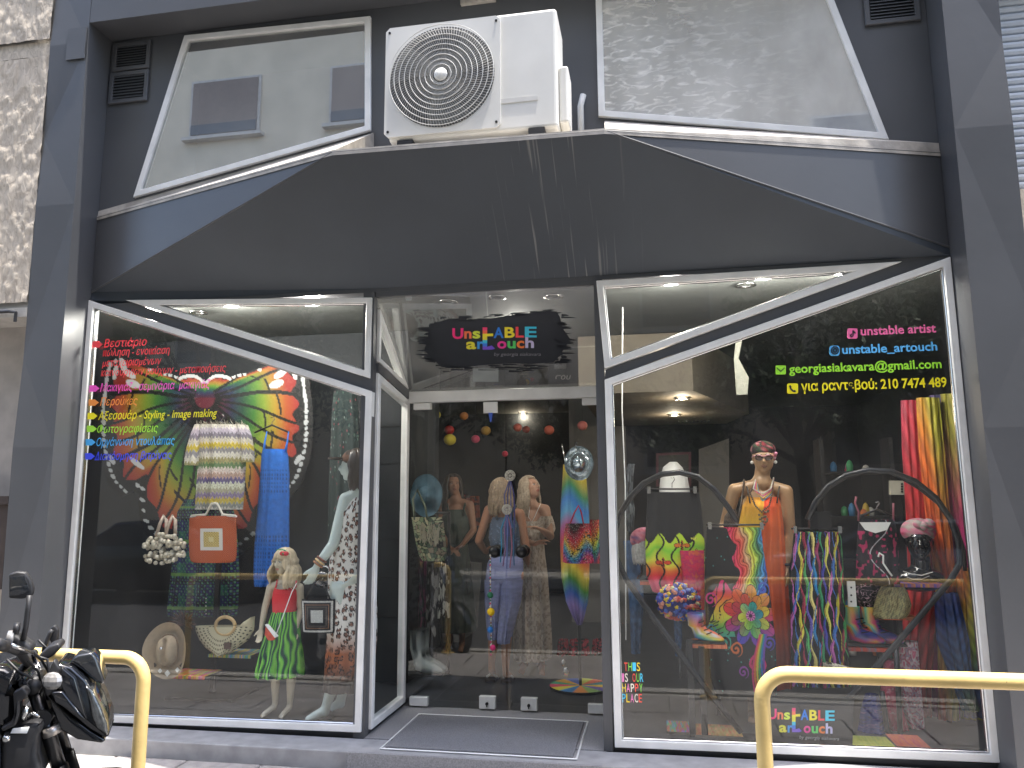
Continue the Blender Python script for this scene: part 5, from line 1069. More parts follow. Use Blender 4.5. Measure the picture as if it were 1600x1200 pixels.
# wooden bead bag
t = thing('beaded_bag', 'cream wooden bead bag with looped handles left of the orange tote', 'bag', at(255, 880, .42)); bead = mat('wood_bead', (.55, .50, .40), .5, var=.25, scale=30); g = np.random.default_rng(8); pr = None
for k in range(130):
    while True:
        x, y = g.uniform(221, 289), g.uniform(834, 880)
        if ((x-255)/35)**2+((y-858)/25)**2 < 1: break
    p = at(x, y, .42+g.uniform(-.05, .05)); 
    if pr is None: pr = MB().ell((0, 0, 0), .0165, 12, 9).build('bead', bead, t, True); WL[pr] = np.zeros(3); o = pr
    else: o = pr.copy(); COL.objects.link(o); o.parent = t
    o.location = p-WL[t]
mb = MB()
for x0 in (252, 266):
    mb.tube([at(x0-8, 838, .42), at(x0-2, 818, .42), at(x0+4, 806, .42), at(x0+8, 812, .42), at(x0+8, 836, .42)], .013, 8)
mb.build('handle', mat('handle_rope_pink', (.5, .40, .32), .8, var=.2, scale=60), t, True)
# hat, brown feather hairpiece, straw bag
def hat(label, cx, cy, rx, ry, Y, col, tilt, deco=True):
    t = thing('cowboy_hat', label, 'hat', at(cx, cy+ry, Y)); c = at(cx, cy, Y); a, b = rx/218, ry/218; m = mat('hat_felt', col, .9, var=.08, scale=40); V = []; n = 44; ringz = [(0, .13), (.18, .128), (.34, .115), (.42, .09), (.47, .03), (.50, .0), (.62, -.003), (.8, .004), (.95, .03), (1., .045)]
    for r_, h in ringz:
        for k in range(n):
            th = 2*math.pi*k/n; dent = 1-.12*math.cos(2*th) if r_ < .5 else 1; hh = h-(.05*math.exp(-(r_*math.cos(th)/.12)**2) if r_ < .36 else 0)+(.05*abs(math.cos(th))**3 if r_ > .75 else 0)
            V.append(c+np.array([r_*a*dent*math.cos(th)*.96, -hh*.9, r_*b*math.sin(th)*(1.15 if r_ < .5 else 1)]))
    Fc = [(i*n+k, i*n+(k+1) % n, (i+1)*n+(k+1) % n, (i+1)*n+k) for i in range(len(ringz)-1) for k in range(n)]
    o = mesh('felt', V, Fc, m, t, True)
    if deco:
        mb = MB(); mb.tube([c+np.array([.47*a*math.cos(q)*(1-.1*math.cos(2*q)), -.03, .52*b*math.sin(q)*1.1]) for q in np.linspace(0, 2*math.pi, 33)], .006, 6); mb.build('band', mat('hat_band', (.22, .15, .09), .8), t, True)
        for ang, s in ((-2.4, 1), (-2.0, 1), (-1.57, 1.3), (-1.0, 1), (-.7, 1), (2.7, .9), (.3, .8)):
            p = c+np.array([.8*a*math.cos(ang), -.012, .8*b*math.sin(ang)])
            w_ = .018*s; MB().prism([(0, w_), (w_, 0), (0, -w_), (-w_, 0)], (p[0], p[1]-.012, p[2]), (1, 0, 0), (0, 0, 1), 0, .004).build('studded_motif', M['alu'] if ang in (-1.57, -1.0, -2.0) else haird, t)
        MB().ell(c+np.array([0, -.118, .03]), .012, 10, 8).build('stud', M['chrome'], t, True)
    return t
hat('beige cowboy hat with small studs standing on a painted shelf', 267, 1015, 40, 44, .36, (.36, .28, .19), 0)
t = thing('feather_clip', 'dark brown glossy feather rosette behind the cowboy hat', 'hair accessory', at(290, 985, .55)); mb = MB(); c = at(288, 975, .55); brn = mat('brown_gloss', (.07, .03, .02), .25, var=.4, scale=40)
for k in range(70):
    a = random.uniform(-.3, math.pi+.3); L_ = random.uniform(.08, .13); d = np.array([math.cos(a), -random.uniform(.1, .6), math.sin(a)]); mb.tube([c, c+d*L_*.6, c+d*L_+[0, 0, -.012]], [.006, .008, .002], 6)
mb.build('feathers', brn, t, True, fix=False)
def straw(u, v): 
    x, y = (u-.5)*2, v; r = np.hypot(x, y*1.0); th = np.arctan2(y, x); c = np.tile(lin('#d8cfae'), (len(u), 1)); h = (np.sin(r*42) > .25) & (np.sin(th*46) > .15) & (r > .38); put(c, h, '#3a3830'); return c
t = garm('straw_bag', 'cream woven half moon straw bag with round wooden handle', 'bag', [(978, 306, 398), (985, 306, 397), (1000, 312, 388), (1012, 322, 372), (1020, 334, 360), (1023, 340, 352)], .50, .05, straw, pleats=1, amp=.02, nu=120, nv=90)
sheet('rim_corner', [(964, 393, 397), (972, 380, 398), (980, 372, 398)], .50, .03, P_cloth, solid('#d8cfae'), t, pleats=1, amp=0, nu=20, nv=12)
MB().tube([at(352+15*math.cos(a), 978+14*math.sin(a), .46) for a in np.linspace(0, 2*math.pi, 33)], .013, 10).build('handle', mat('wood_handle', (.55, .38, .18), .4, var=.2, scale=20), t, True)
MB().box(at(350, 1014, .445)-[0, .004, 0], at(361, 1004, .445)+[0, .004, 0]).build('label_patch', brn, t)
# child mannequin
t = thing('child_mannequin', 'blond child mannequin in a watermelon dress with a slice shaped purse', 'mannequin', (at(447, 1118, .28)[0], .28, .03)); Yc = .28; f = J3
J = dict(head=f(444, 878, Yc), fwd=(-.35, -1, -.05), neck=f(444, 903, Yc+.02), shL=f(468, 918, Yc+.02), shR=f(423, 918, Yc), elL=f(470, 952, Yc+.03), elR=f(414, 950, Yc), wrL=f(462, 984, Yc-.02), wrR=f(408, 982, Yc-.03),
         handL=(-.28, -.25, -1), handR=(.0, -.2, -1), pelvis=f(445, 975, Yc), hipL=f(455, 980, Yc), hipR=f(435, 980, Yc), knL=f(455, 1042, Yc-.01), knR=f(429, 1042, Yc-.02), anL=f(453, 1100, Yc+.01), anR=f(430, 1098, Yc), toeL=np.array([at(448, 1118, Yc)[0], Yc-.09, .045]), toeR=np.array([at(419, 1118, Yc)[0], Yc-.09, .045]), front=(0, -1, 0))
_, H = person_body(J, .66, False, dict(lip='#c88a7a', eye='#3a4a55', brow='#9a8468', white='#c8c4bc'), '#c9bda6', 1.25, .0065, t, m=P_plastic)
long_hair(H, .20, .30, hairb, t, 200, .014, 3, True, .008, .60)
b1 = H['q'](-.30, .18, .36); rd = mat('bow_red', '#c02838', .7)
for k in (-1, 1): MB().ell(b1+H['s']*.018*k+H['f']*.02, [.022, .012, .016], 12, 8).build('bow_loop', rd, t, True)
MB().ell(b1+H['f']*.03, .008, 8, 6).build('bow_knot', mat('bow_green', '#2a7a48', .7), t, True)
MB().tube([H['q'](a, b, c) for a, b, c in ((-.37, 0, .1), (-.36, .1, .32), (-.2, .18, .47), (0, .2, .5), (.2, .18, .47), (.36, .1, .3))], .005, 6).build('headband', mat('band_green', '#2f8a58', .7), t, True)
sheet('bodice', [(915, 432, 459), (922, 428, 464), (935, 426, 464), (955, 427, 462), (957, 427, 462)], Yc, .068, P_cloth, melon_top, t, pleats=2, amp=.05, nu=60, nv=40, scoop=.02)
for x in (431, 462): MB().tube([at(x, 918, Yc-.06), at(x+(2 if x < 440 else 1), 908, Yc-.03), at(x+(1), 906, Yc+.02)], .006, 8).build('strap', rd, t, True)
sheet('skirt', [(955, 427, 463, .07), (975, 420, 467, .09), (1010, 410, 471, .11), (1040, 403, 474, .13), (1055, 400, 475, .14)], Yc, .12, P_cloth, watermelon, t, pleats=7, amp=.22, nu=120, nv=80)
t2 = thing('slice_purse', 'small watermelon slice purse on a white cord across the child mannequin', 'bag', at(420, 1000, Yc-.12)); Yp = Yc-.15
V = [at(415, 978, Yp), at(431, 996, Yp), at(426, 1001, Yp), at(417, 998, Yp), at(413, 988, Yp)]
slab('pouch', [(415, 978), (430, 995), (426, 1001), (419, 1001), (413, 992)], Yp, .03, mat('purse_red', '#c8482e', .7, var=.3, scale=40), t2, bev=.004); slab('pouch_rim', [(413, 976), (416, 976), (432, 995), (429, 997)], Yp-.003, .036, M['alu'], t2, bev=.003)
MB().tube([at(430, 995, Yp), at(444, 958, Yc-.13), at(456, 925, Yc-.10), at(463, 912, Yc-.05), at(464, 908, Yc+.02)], .0035, 6).build('cord', M['alu'], t2, True)
# adult mannequin in leopard dress
Ya = .24; t = thing('adult_mannequin', 'glossy white adult mannequin in a long leopard dress behind the left pier', 'mannequin', (at(540, 1125, Ya)[0], Ya, .03)); YS = 1.0
J = dict(head=f(564, 728, Ya), fwd=(-1, -.35, .02), neck=f(574, 762, Ya), shL=f(552, 780, Ya-.06), shR=f(590, 782, Ya+.10), elL=f(533, 850, Ya-.12), elR=f(594, 845, Ya+.12), wrL=f(507, 884, Ya-.16), wrR=f(575, 898, Ya-.12),
         handL=(-.45, .1, -1), handR=(-.75, -.1, -.7), pelvis=f(556, 910, Ya), hipL=f(548, 918, Ya-.05), hipR=f(567, 918, Ya+.05), knL=f(545, 1020, Ya-.06), knR=f(566, 1015, Ya+.08), anL=f(522, 1102, Ya-.02), anR=f(545, 1090, Ya+.12), toeL=f(490, 1128, Ya-.06), toeR=f(530, 1108, Ya+.06), front=(-1, -.4, 0))
_, H = person_body(J, 1.06, True, None, '#c8d4cf', .95, .0085, t, m=P_plastic)
long_hair(H, .20, .02, haird, t, 80, .006, 5, False, .012, .9)
mb = MB(); q = H['q']; mb.ell(q(0, -.06, .23), [H['h']*.40, H['h']*.44, H['h']*.31], 24, 14, rot=H['R']); 
o = mb.build('r', None); V = np.array([v.co[:] for v in o.data.vertices])+WL[o]; Fc = [tuple(p.vertices) for p in o.data.polygons]; bpy.data.objects.remove(o)
mesh('leopard_cap', V, Fc, P_cloth, t, True, np.where((cells(V[:, 0]*3 % 1, V[:, 2]*3 % 1, 40, 3)[1] < .06)[:, None], lin('#2a1a12'), lin('#6a4a38')))
MB().prism([(math.cos(a)*.09, math.sin(a)*.10+.02) for a in np.linspace(0, math.pi, 12)], q(0, .28, .20), H['s'], H['f'], 0, .012).build('cap_peak', mat('cap_brown', (.05, .03, .02), .6), t)
sheet('dress', [(772, 566, 578, .05), (785, 552, 586, .09), (800, 541, 590, .12), (830, 533, 592, .12), (860, 530, 590, .11), (900, 526, 596, .13), (950, 526, 600, .14), (1000, 524, 600, .14), (1040, 521, 596, .14), (1078, 518, 590, .14)], Ya, .13, P_cloth, leopard, t, pleats=4, amp=.12, nu=150, nv=190)
w = f(507, 884, Ya-.16)
for k, c in enumerate(('#8a5a38', '#c8a878', '#6a3a28')):
    e = nrm(f(533, 850, Ya-.12)-w); MB().tube([w+e*(.012+.02*k)+.034*(math.cos(a)*nrm(np.cross(e, [0, 1, 0]))+math.sin(a)*nrm(np.cross(e, np.cross(e, [0, 1, 0])))) for a in np.linspace(0, 6.283, 17)], .008, 6).build('bracelet', mat('bracelet', c, .5), t, True)
t.location.x -= .055
def granny(u, v):
    c = np.tile(lin('#0e0e12'), (len(u), 1)); m = np.maximum(np.abs(u-.5), np.abs(v-.5)); dot = np.sin((u+v)*95)*np.sin((u-v)*95) > -.25
    put(c, (m > .405) & (m < .455) & dot, '#e0ddd6'); put(c, (m > .33) & (m < .36) & dot, '#8a6248'); put(c, (m > .27) & (m < .29) & dot, '#5a5048'); put(c, (m < .185) & dot, '#dcdcd6'); return c
t = garm('granny_square_bag', 'black crochet bag with cream square motif held by the leopard mannequin', 'bag', [(936, 472, 524), (940, 471, 524), (985, 473, 523), (989, 475, 522)], .10, .03, granny, pleats=1, amp=.03, nu=110, nv=110)
for x in (478, 516): MB().tube([at(x, 937, .10), at((x+497)/2, 915, .12), at(499, 903, .1)], .005, 8).build('handle', M['blackm'], t, True)
t = thing('black_purse', 'round glossy black purse behind the white mannequin hand', 'bag', at(503, 918, .30)); MB().ell(at(503, 905, .30), [.075, .04, .06], 24, 14).build('shell', mat('patent_black', (.01, .01, .012), .12, coat=1), t, True)
MB().tube([at(485, 895, .3), at(495, 885, .3), at(510, 885, .3), at(520, 895, .3)], .006, 8).build('handle', M['chrome'], t, True)
# ------------------------------------------------------------------ DOORWAY AND SHOP INTERIOR
# lanterns
for px, py, r, c, y, lb in ((681, 648, 8, '#c8b83a', 3.0, 'yellow paper lantern highest by the left door edge'), (660, 670, 12, '#1f6a60', 2.4, 'dark teal lantern, largest at the left door edge'), (663, 683, 8, '#b04a3a', 3.2, 'rust lantern tucked behind the teal one'),
        (725, 650, 7, '#c07a3a', 3.2, 'orange lantern right of the lit ceiling spot'), (702, 672, 8, '#b02a24', 3.0, 'red lantern touching the yellow one below it'), (703, 687, 10, '#d8c228', 2.8, 'large yellow lantern hanging under the red one'),
        (743, 686, 7, '#c84a68', 3.0, 'pink lantern in the middle of the left door leaf'), (759, 673, 8, '#a88028', 3.0, 'ochre lantern nearest the middle of the door'), (809, 668, 7, '#d06a58', 3.4, 'coral lantern first in the right door leaf'),
        (822, 671, 6, '#c86a60', 3.8, 'small coral lantern second in the right door leaf'), (858, 672, 8, '#d8705a', 3.2, 'salmon lantern above the clear round hat'), (910, 665, 8, '#d8807a', 3.2, 'pale pink lantern by the right door edge'), (789, 709, 5, '#c83a50', 3.4, 'small red lantern lowest, behind the door gap')):
    p = at(px, py, y); t = thing('paper_lantern', lb, 'lantern', p, 'lanterns strung under the shop ceiling'); m = mat('lantern_'+c.strip('#'), c, .6, var=.05); rr_ = r/1202*(y+5)
    prof = [(max(.001, rr_*math.sin(a)*(1+.02*math.cos(24*a))), -rr_*.92*math.cos(a)) for a in np.linspace(0, math.pi, 25)]
    MB().lathe(prof, p, n=20).build('shade', m, t, True); MB().tube([p+[0, 0, rr_*.9], [p[0], p[1], 2.99]], .0015, 5).build('cord', M['black'], t)
# hanging glass-door ornaments: two crochet discs with ribbons, bead chain
for cx, cy, r, lb, rib in ((797, 743, 8, 'upper crochet disc with lilac ribbons on the door', ['#5a5f90', '#4a5080', '#6a70a0', '#50508a']), (792, 796, 7.5, 'lower crochet disc with turquoise ribbons on the door', ['#3a8ab0', '#8a6a90', '#6a7ab0', '#a06a80', '#3a6a90'])):
    t = thing('crochet_ornament', lb, 'ornament', at(cx, cy, .70)); p = at(cx, cy, .70); rr_ = r/218
    mb = MB()
    for k in range(8): a = k*math.pi/4; mb.ell(p+np.array([math.cos(a), 0, math.sin(a)])*rr_*.68, [.011, .008, .011], 8, 6)
    mb.ell(p, [.012, .01, .012], 10, 8).tube([p+np.array([math.cos(a), 0, math.sin(a)])*rr_ for a in np.linspace(0, 6.283, 25)], .005, 6)
    mb.build('disc', mat('crochet_cream', (.5, .48, .42), .9, var=.3, scale=80), t, True, fix=False)
    for k, c in enumerate(rib):
        x = cx-9+5*k; MB().tube([p+[0, .005, -.02], at(x, cy+30, .705), at(x+random.uniform(-2, 2), cy+60, .705), at(x+random.uniform(-3, 3), cy+82+random.uniform(0, 14), .705)], .0035, 5, flat=1.4).build('ribbon', mat('ribbon_'+c.strip('#'), c, .6), t, True)
t = thing('bead_chain', 'colourful bead and smiley key chain hanging in front of the lilac trousers', 'ornament', at(767, 1015, .68)); g = np.random.default_rng(2)
for i, (x, y, r, c) in enumerate([(766, 868+k*5, 1.6, ['#d8d4c8', '#8a6a5a', '#3a6a5a', '#c84a6a'][k % 4]) for k in range(32)]+[(766, 930, 5, '#1f6a4a'), (767, 956, 6.2, '#f0c818'), (765, 984, 5, '#2a78c8'), (769, 1012, 4.6, '#e0387a')]):
    MB().ell(at(x+(1 if y > 960 else 0), y, .68), r/218, 10, 8).build('bead', viv(c), t, True)
MB().tube([at(766, 862, .68), at(767, 960, .68), at(768, 1010, .68)], .0025, 5).build('cord', M['alu'], t)
# blue hat, green bag, rack of clothes, boots, grey board
t = thing('sun_hat', 'slate blue floppy sun hat hanging inside the left door leaf', 'hat', at(668, 808, 1.5)); c = at(667, 774, 1.5); V = []; n = 40; pr = [(0, .10), (.25, .10), (.40, .07), (.45, .0), (.7, .0), (.95, .012), (1, .02)]
for r_, h in pr:
    for k in range(n): th = 2*math.pi*k/n; V.append(c+np.array([r_*.145*math.cos(th)+.0*r_, -h+.012*math.sin(5*th)*r_, r_*.185*math.sin(th)]))
mesh('felt', V, [(i*n+k, i*n+(k+1) % n, (i+1)*n+(k+1) % n, (i+1)*n+k) for i in range(len(pr)-1) for k in range(n)], mat('slate_blue', (.07, .14, .19), .85, var=.15, scale=30), t, True)
t = garm('embroidered_bag', 'sage green embroidered shoulder bag with fringe under the blue hat', 'bag', [(808, 643, 690), (815, 644, 693), (850, 650, 697), (868, 655, 698), (876, 660, 696)], 1.25, .05, patch(['#7a8a6a', '#9aa080', '#b0a888', '#4a5a4a', '#8a7a68'], 110, 6, .01), pleats=2, amp=.1)
MB().tube([at(648, 812, 1.22), at(645, 780, 1.22), at(652, 765, 1.25), at(664, 790, 1.22), at(668, 812, 1.2)], .01, 6).build('strap', mat('strap_green', (.12, .14, .1), .8), t, True)
mb = MB()
for k in range(26): x = 655+random.uniform(0, 34); y = random.uniform(815, 830); mb.tube([at(x, y, 1.2), at(x+random.uniform(-3, 3), y+14, 1.19), at(x+random.uniform(-4, 4), y+24, 1.19)], .004, 5)
mb.build('fringe', mat('fringe_sand', (.32, .29, .22), .9), t, fix=False)
rk = thing('clothes_rack', 'dark metal clothes rack inside the left door leaf', 'rack', at(680, 1040, 1.9)); 
MB().tube([at(640, 800, 1.9), at(704, 802, 1.9)], .014, 8).tube([at(702, 802, 1.9), (at(702, 802, 1.9)[0], 1.9, 0)], .014, 8).tube([at(641, 802, 1.9), (at(641, 802, 1.9)[0], 1.9, 0)], .014, 8).build('frame', M['blackm'], rk, True)
for x0, x1, y0, y1, cs, lb in ((640, 655, 860, 1000, ['#4a6a58', '#6a8a70', '#38564a'], 'sage green garment on the rack by the door edge'), (653, 668, 870, 990, ['#3a2038', '#6a2a50', '#182028'], 'plum and black garment on the rack'), (666, 690, 880, 1010, ['#101216', '#8a8a8a', '#1a1c20'], 'black and white patterned garment on the rack'), (686, 702, 872, 965, ['#c8c8c4', '#101014', '#202024'], 'black garment with a white stripe on the rack')):
    garm('hanging_garment', lb, 'garment', [(y0, x0+2, x1-2), ((y0+y1)/2, x0, x1), (y1, x0-2, x1+1)], 1.8, .06, patch(cs, 70, x0, .004), pleats=3, amp=.4, nu=50, nv=60)
def boot(t, x, y, s, Y, m, paint, name='boot', flip=1, hgt=.30):
    """side view boot: shaft, ankle, foot, sole; x,y px of heel bottom"""
    o = at(x, y, Y); mb = MB(); q = lambda a, b, c=0: o+np.array([a*flip*s, c, b*s])
    secs = [(q(.0, hgt), .062, .055), (q(.0, hgt*.6), .058, .052), (q(.01, .13), .050, .045), (q(.03, .075), .058, .046), (q(.08, .055), .05, .045), (q(.14, .042), .038, .042), (q(.185, .030), .022, .034), (q(.205, .022), .010, .015)]
    n = 20; V = []
    for k, (c, r1, r2) in enumerate(secs):
        t_ = nrm(secs[min(k+1, len(secs)-1)][0]-secs[max(k-1, 0)][0]); a = nrm(np.cross(t_, [0, 1, 0])); 
        for i in range(n): th = 2*math.pi*i/n; V.append(c+a*math.cos(th)*r1*s+np.array([0, 1, 0])*math.sin(th)*r2*s)
    Fc = [(i*n+k, i*n+(k+1) % n, (i+1)*n+(k+1) % n, (i+1)*n+k) for i in range(len(secs)-1) for k in range(n)]+[tuple((len(secs)-1)*n+k for k in range(n))]
    V = np.array(V); V[:, 2] = np.maximum(V[:, 2], o[2]+.012*s); uu = (V[:, 0]-V[:, 0].min())/np.ptp(V[:, 0]); vv = (V[:, 2]-V[:, 2].min())/np.ptp(V[:, 2])
    b = mesh(name, V, Fc, m, t, True, paint(uu, vv) if paint else None)
    sl_ = MB().prism([(-.052*s*flip, 0), (.21*s*flip, 0), (.21*s*flip, .014*s), (-.052*s*flip, .016*s)], o-[0, .045*s, 0], (1, 0, 0), (0, 0, 1), 0, -.09*s).build('sole', M['black'] if paint != galaxy else M['rub'], b); return b
def cow(u, v): c = np.tile(lin('#aab2b0'), (len(u), 1)); return put(c, (vnoise(u*5, v*8, 3) > .6) & (v > .2), '#2a3436')
t = thing('cowboy_boots', 'pair of white cowboy boots with dark stitching by the left door leaf', 'boots', at(660, 1055, 1.35)); boot(t, 652, 1054, 1.1, 1.3, P_shoe, cow, hgt=.32); boot(t, 658, 1050, 1.1, 1.45, P_shoe, cow, hgt=.32)
o = slab('grey_board', [(668, 872), (752, 880), (744, 985), (700, 1016), (668, 1022)], 3.4, .05, M['pale']); tag(o, 'tall grey board standing behind the women in the shop', 'board')
for k, (x, y, w_, h_, c) in enumerate(((706, 772, 26, 40, '#6a1a22'), (736, 775, 26, 46, '#8a3a1e'), (722, 772, 20, 44, '#a8242c'), (905, 1000, 30, 22, '#b0283a'), (935, 1000, 18, 20, '#b8303e'), (880, 1000, 16, 22, '#a82838'))):
    garm('hanging_garment', ['dark red garment on the rear rack', 'rust garment on the rear rack', 'bright red garment on the rear rack', 'crimson fabric below the rainbow dress', 'crimson fabric at the right door edge', 'crimson fabric left of the stand pole'][k], 'garment', [(y, x-w_/2, x+w_/2), (y+h_, x-w_/2-2, x+w_/2+2)], 4.2 if k < 3 else 2.6, .1, patch([c, c, '#2a0c10'], 60, k+20, .003), pleats=5, amp=.5, nu=50, nv=40)
# --- rainbow dress on stand, mirror-like hat, glitter bags, disc base
t = thing('dress_stand', 'thin stand on a round rainbow base carrying the long rainbow dress', 'stand', atz(907, 1075, 0)); p = atz(907, 1075, 0); yS = p[1]
MB().tube([p, [p[0], yS, 2.0]], .013, 10).build('pole', M['blackm'], t, True)
V = [p+[0, 0, .022]]; n = 64
for r_ in np.linspace(.03, .25, 12):
    for k in range(n): V.append(p+np.array([r_*math.cos(2*math.pi*k/n), r_*math.sin(2*math.pi*k/n), .022]))
V = np.array(V); Fc = [(1+i*n+k, 1+i*n+(k+1) % n, 1+(i+1)*n+(k+1) % n, 1+(i+1)*n+k) for i in range(11) for k in range(n)]+[(0, 1+(k+1) % n, 1+k) for k in range(n)]
th = np.arctan2(V[:, 1]-p[1], V[:, 0]-p[0])/(2*math.pi)+.5; mesh('painted_disc', V, Fc, P_card, t, False, pal((np.floor(th*13)*5 % 13)/13, ['#d8486a', '#e8a040', '#e8e048', '#4aa878', '#3a78c8', '#8a50a8']))
MB().lathe([(.001, 0), (.25, 0), (.252, .021), (.001, .0215)], p, n=48).build('base', M['black'], t)
garm('rainbow_dress', 'long sleeveless dress graded through rainbow bands right of the door middle', 'dress', [(726, 880, 914), (745, 879, 916), (790, 876, 920), (850, 875, 922), (900, 877, 921), (940, 884, 919), (960, 893, 914), (975, 902, 910)], yS, .07, rainbowgrad, m=P_shiny, pleats=4, amp=.3)
MB().tube([at(878, 694, yS), at(881, 710, yS-.02), at(885, 730, yS)], .014, 8, flat=.4).build('scarf_end', M['chrome'], None, True); tag(bpy.data.objects['scarf_end'], 'thin silvery scarf end over the rainbow dress shoulder', 'scarf')
def clear_hat():
    m, t_, b = principled('clear_vinyl'); b.inputs['Base Color'].default_value = (.55, .62, .66, 1); b.inputs['Metallic'].default_value = .85; b.inputs['Roughness'].default_value = .12; tc = t_.nodes.new('ShaderNodeTexCoord')
    nz = t_.nodes.new('ShaderNodeTexNoise'); nz.inputs['Scale'].default_value = 9; bp = t_.nodes.new('ShaderNodeBump'); bp.inputs['Strength'].default_value = .9; bp.inputs['Distance'].default_value = .05
    t_.links.new(tc.outputs['Object'], nz.inputs[0]); t_.links.new(nz.outputs[0], bp.inputs['Height']); t_.links.new(bp.outputs[0], b.inputs['Normal'])
    t = thing('vinyl_hat', 'shiny clear vinyl hat on top of the rainbow dress stand', 'hat', at(905, 752, 1.1)); c = at(905, 724, 1.1); V = []; n = 40; R0 = .135; pr = [(0, .12), (.3, .115), (.5, .09), (.55, .02), (.75, .0), (.95, .015), (1, .03)]
    for r_, h in pr:
        for k in range(n): th = 2*math.pi*k/n; V.append(c+np.array([r_*R0*.86*math.cos(th), -h*.9+.01*math.sin(3*th)*r_, r_*R0*math.sin(th)]))
    mesh('brim_and_crown', V, [(i*n+k, i*n+(k+1) % n, (i+1)*n+(k+1) % n, (i+1)*n+k) for i in range(len(pr)-1) for k in range(n)], m, t, True)
clear_hat()
t = garm('sequin_tote', 'multicoloured glitter tote bag hanging over the rainbow dress', 'bag', [(818, 884, 922), (830, 882, 924), (860, 880, 926), (878, 879, 928), (880, 884, 926)], 1.02, .04, glitter, m=P_shiny, pleats=1, amp=.04, nu=130, nv=120)
MB().tube([at(890, 820, 1.0), at(898, 800, 1.0), at(904, 790, 1.0), at(908, 800, 1.02), at(912, 820, 1.02)], .006, 8).build('handle', viv('#c02848'), t, True)
garm('sequin_tote', 'yellow green glitter tote bag half behind the right window frame', 'bag', [(812, 922, 942), (820, 921, 943), (870, 923, 943), (880, 924, 943)], 1.14, .04, lambda u, v: glitter(u*.6+.2, v*.8+.3)*np.array([.8, 1.1, .5]), m=P_shiny, pleats=1, amp=.04)
t = thing('silver_heels', 'small silver strapped ornament standing on the shop floor', 'ornament', at(884, 1058, 1.6)); MB().ell(at(884, 1050, 1.6), [.03, .02, .04], 12, 8).ell(at(880, 1036, 1.6), [.018, .015, .03], 10, 8).build('body', M['chrome'], t, True)
# --- women
def frm(*a): return np.array(at(*a))
def stdJ(hx, hy, sx0, sx1, sy, px, py, kx0, kx1, ky, ax0, ax1, ay, Y, fwd, sgn=1, dy=.0):
    """L is the person's joint at larger px when facing the street (sgn=1)"""
    return dict(head=frm(hx, hy, Y), fwd=fwd, neck=frm((sx0+sx1)/2, sy-12, Y), shL=frm(sx1, sy, Y), shR=frm(sx0, sy, Y), pelvis=frm(px, py, Y), hipL=frm(px+8, py+6, Y), hipR=frm(px-8, py+6, Y), knL=frm(kx1, ky, Y), knR=frm(kx0, ky, Y), anL=frm(ax1, ay, Y), anR=frm(ax0, ay, Y), front=(0, -sgn, 0))
# woman in the pale lace dress, looking up to the right, hands together
Yw = 2.0; t = thing('person', 'woman in a long pale off shoulder dress looking up inside the door', 'person', (at(838, 1048, Yw)[0], Yw, 0))
J = stdJ(829, 763, 806, 852, 796, 831, 885, 822, 843, 965, 820, 846, 1030, Yw, (.75, -.45, .35))
J.update(elL=frm(860, 838, Yw-.1), elR=frm(806, 842, Yw-.02), wrL=frm(847, 828, Yw-.30), wrR=frm(836, 850, Yw-.24), handL=(-.6, -.5, .3), handR=(.8, -.35, .35), palmL=(-.3, -.2, -1), palmR=(0, -.2, -1), toeL=np.array([at(850, 1046, Yw)[0], Yw-.13, .03]), toeR=np.array([at(822, 1046, Yw)[0]-.02, Yw-.12, .03]))
_, H = person_body(J, .99, True, dict(lip='#a85a50', eye='#30241c', brow='#7a5a40', white='#b8aca0'), '#b88a70', .98, .009, t)
long_hair(H, .30, .12, hairbr if False else mat('hair_ash_blond', (.36, .28, .20), .45, var=.3, scale=60), t, 150, .008, 9, .62, .011, .62)
sheet('dress', [(814, 811, 850, .13), (835, 808, 852, .15), (848, 814, 850, .12), (870, 812, 852, .12), (900, 808, 856, .15), (960, 804, 860, .19), (1010, 802, 863, .21), (1028, 803, 862, .21)], Yw, .15, P_cloth, lace, t, pleats=6, amp=.12, nu=120, nv=150)
sheet('off_shoulder_ruffle', [(806, 846, 862), (816, 836, 866), (826, 818, 868), (832, 808, 866)], Yw, .13, P_cloth, lace, t, pleats=6, amp=.1, nu=60, nv=20)
chain('necklace', [H['c']+H['u']*-.15+np.array([-.045, -.02, 0]), frm(826, 808, Yw-.12), frm(831, 816, Yw-.13), frm(836, 806, Yw-.12), H['c']+H['u']*-.15+np.array([.05, -.02, 0])], .0025, M['alu'], t); p = frm(831, 820, Yw-.135); MB().box(p-[.003, .002, .018], p+[.003, .002, .010]).box(p-[.010, .0025, -.001], p+[.010, .0025, .004]).build('cross_pendant', M['alu'], t)
for k, x in (('anL', 1), ('anR', -1)):
    a = J[k]; to = J['toe'+k[2]]; MB().tube([a*.6+to*.4+[-.035, 0, -.01], a*.6+to*.4+[0, -.02, .035], a*.6+to*.4+[.035, 0, -.01]], .012, 6, flat=.5).build('sandal_strap', mat('sandal_tan', (.28, .17, .11), .6), t, True)
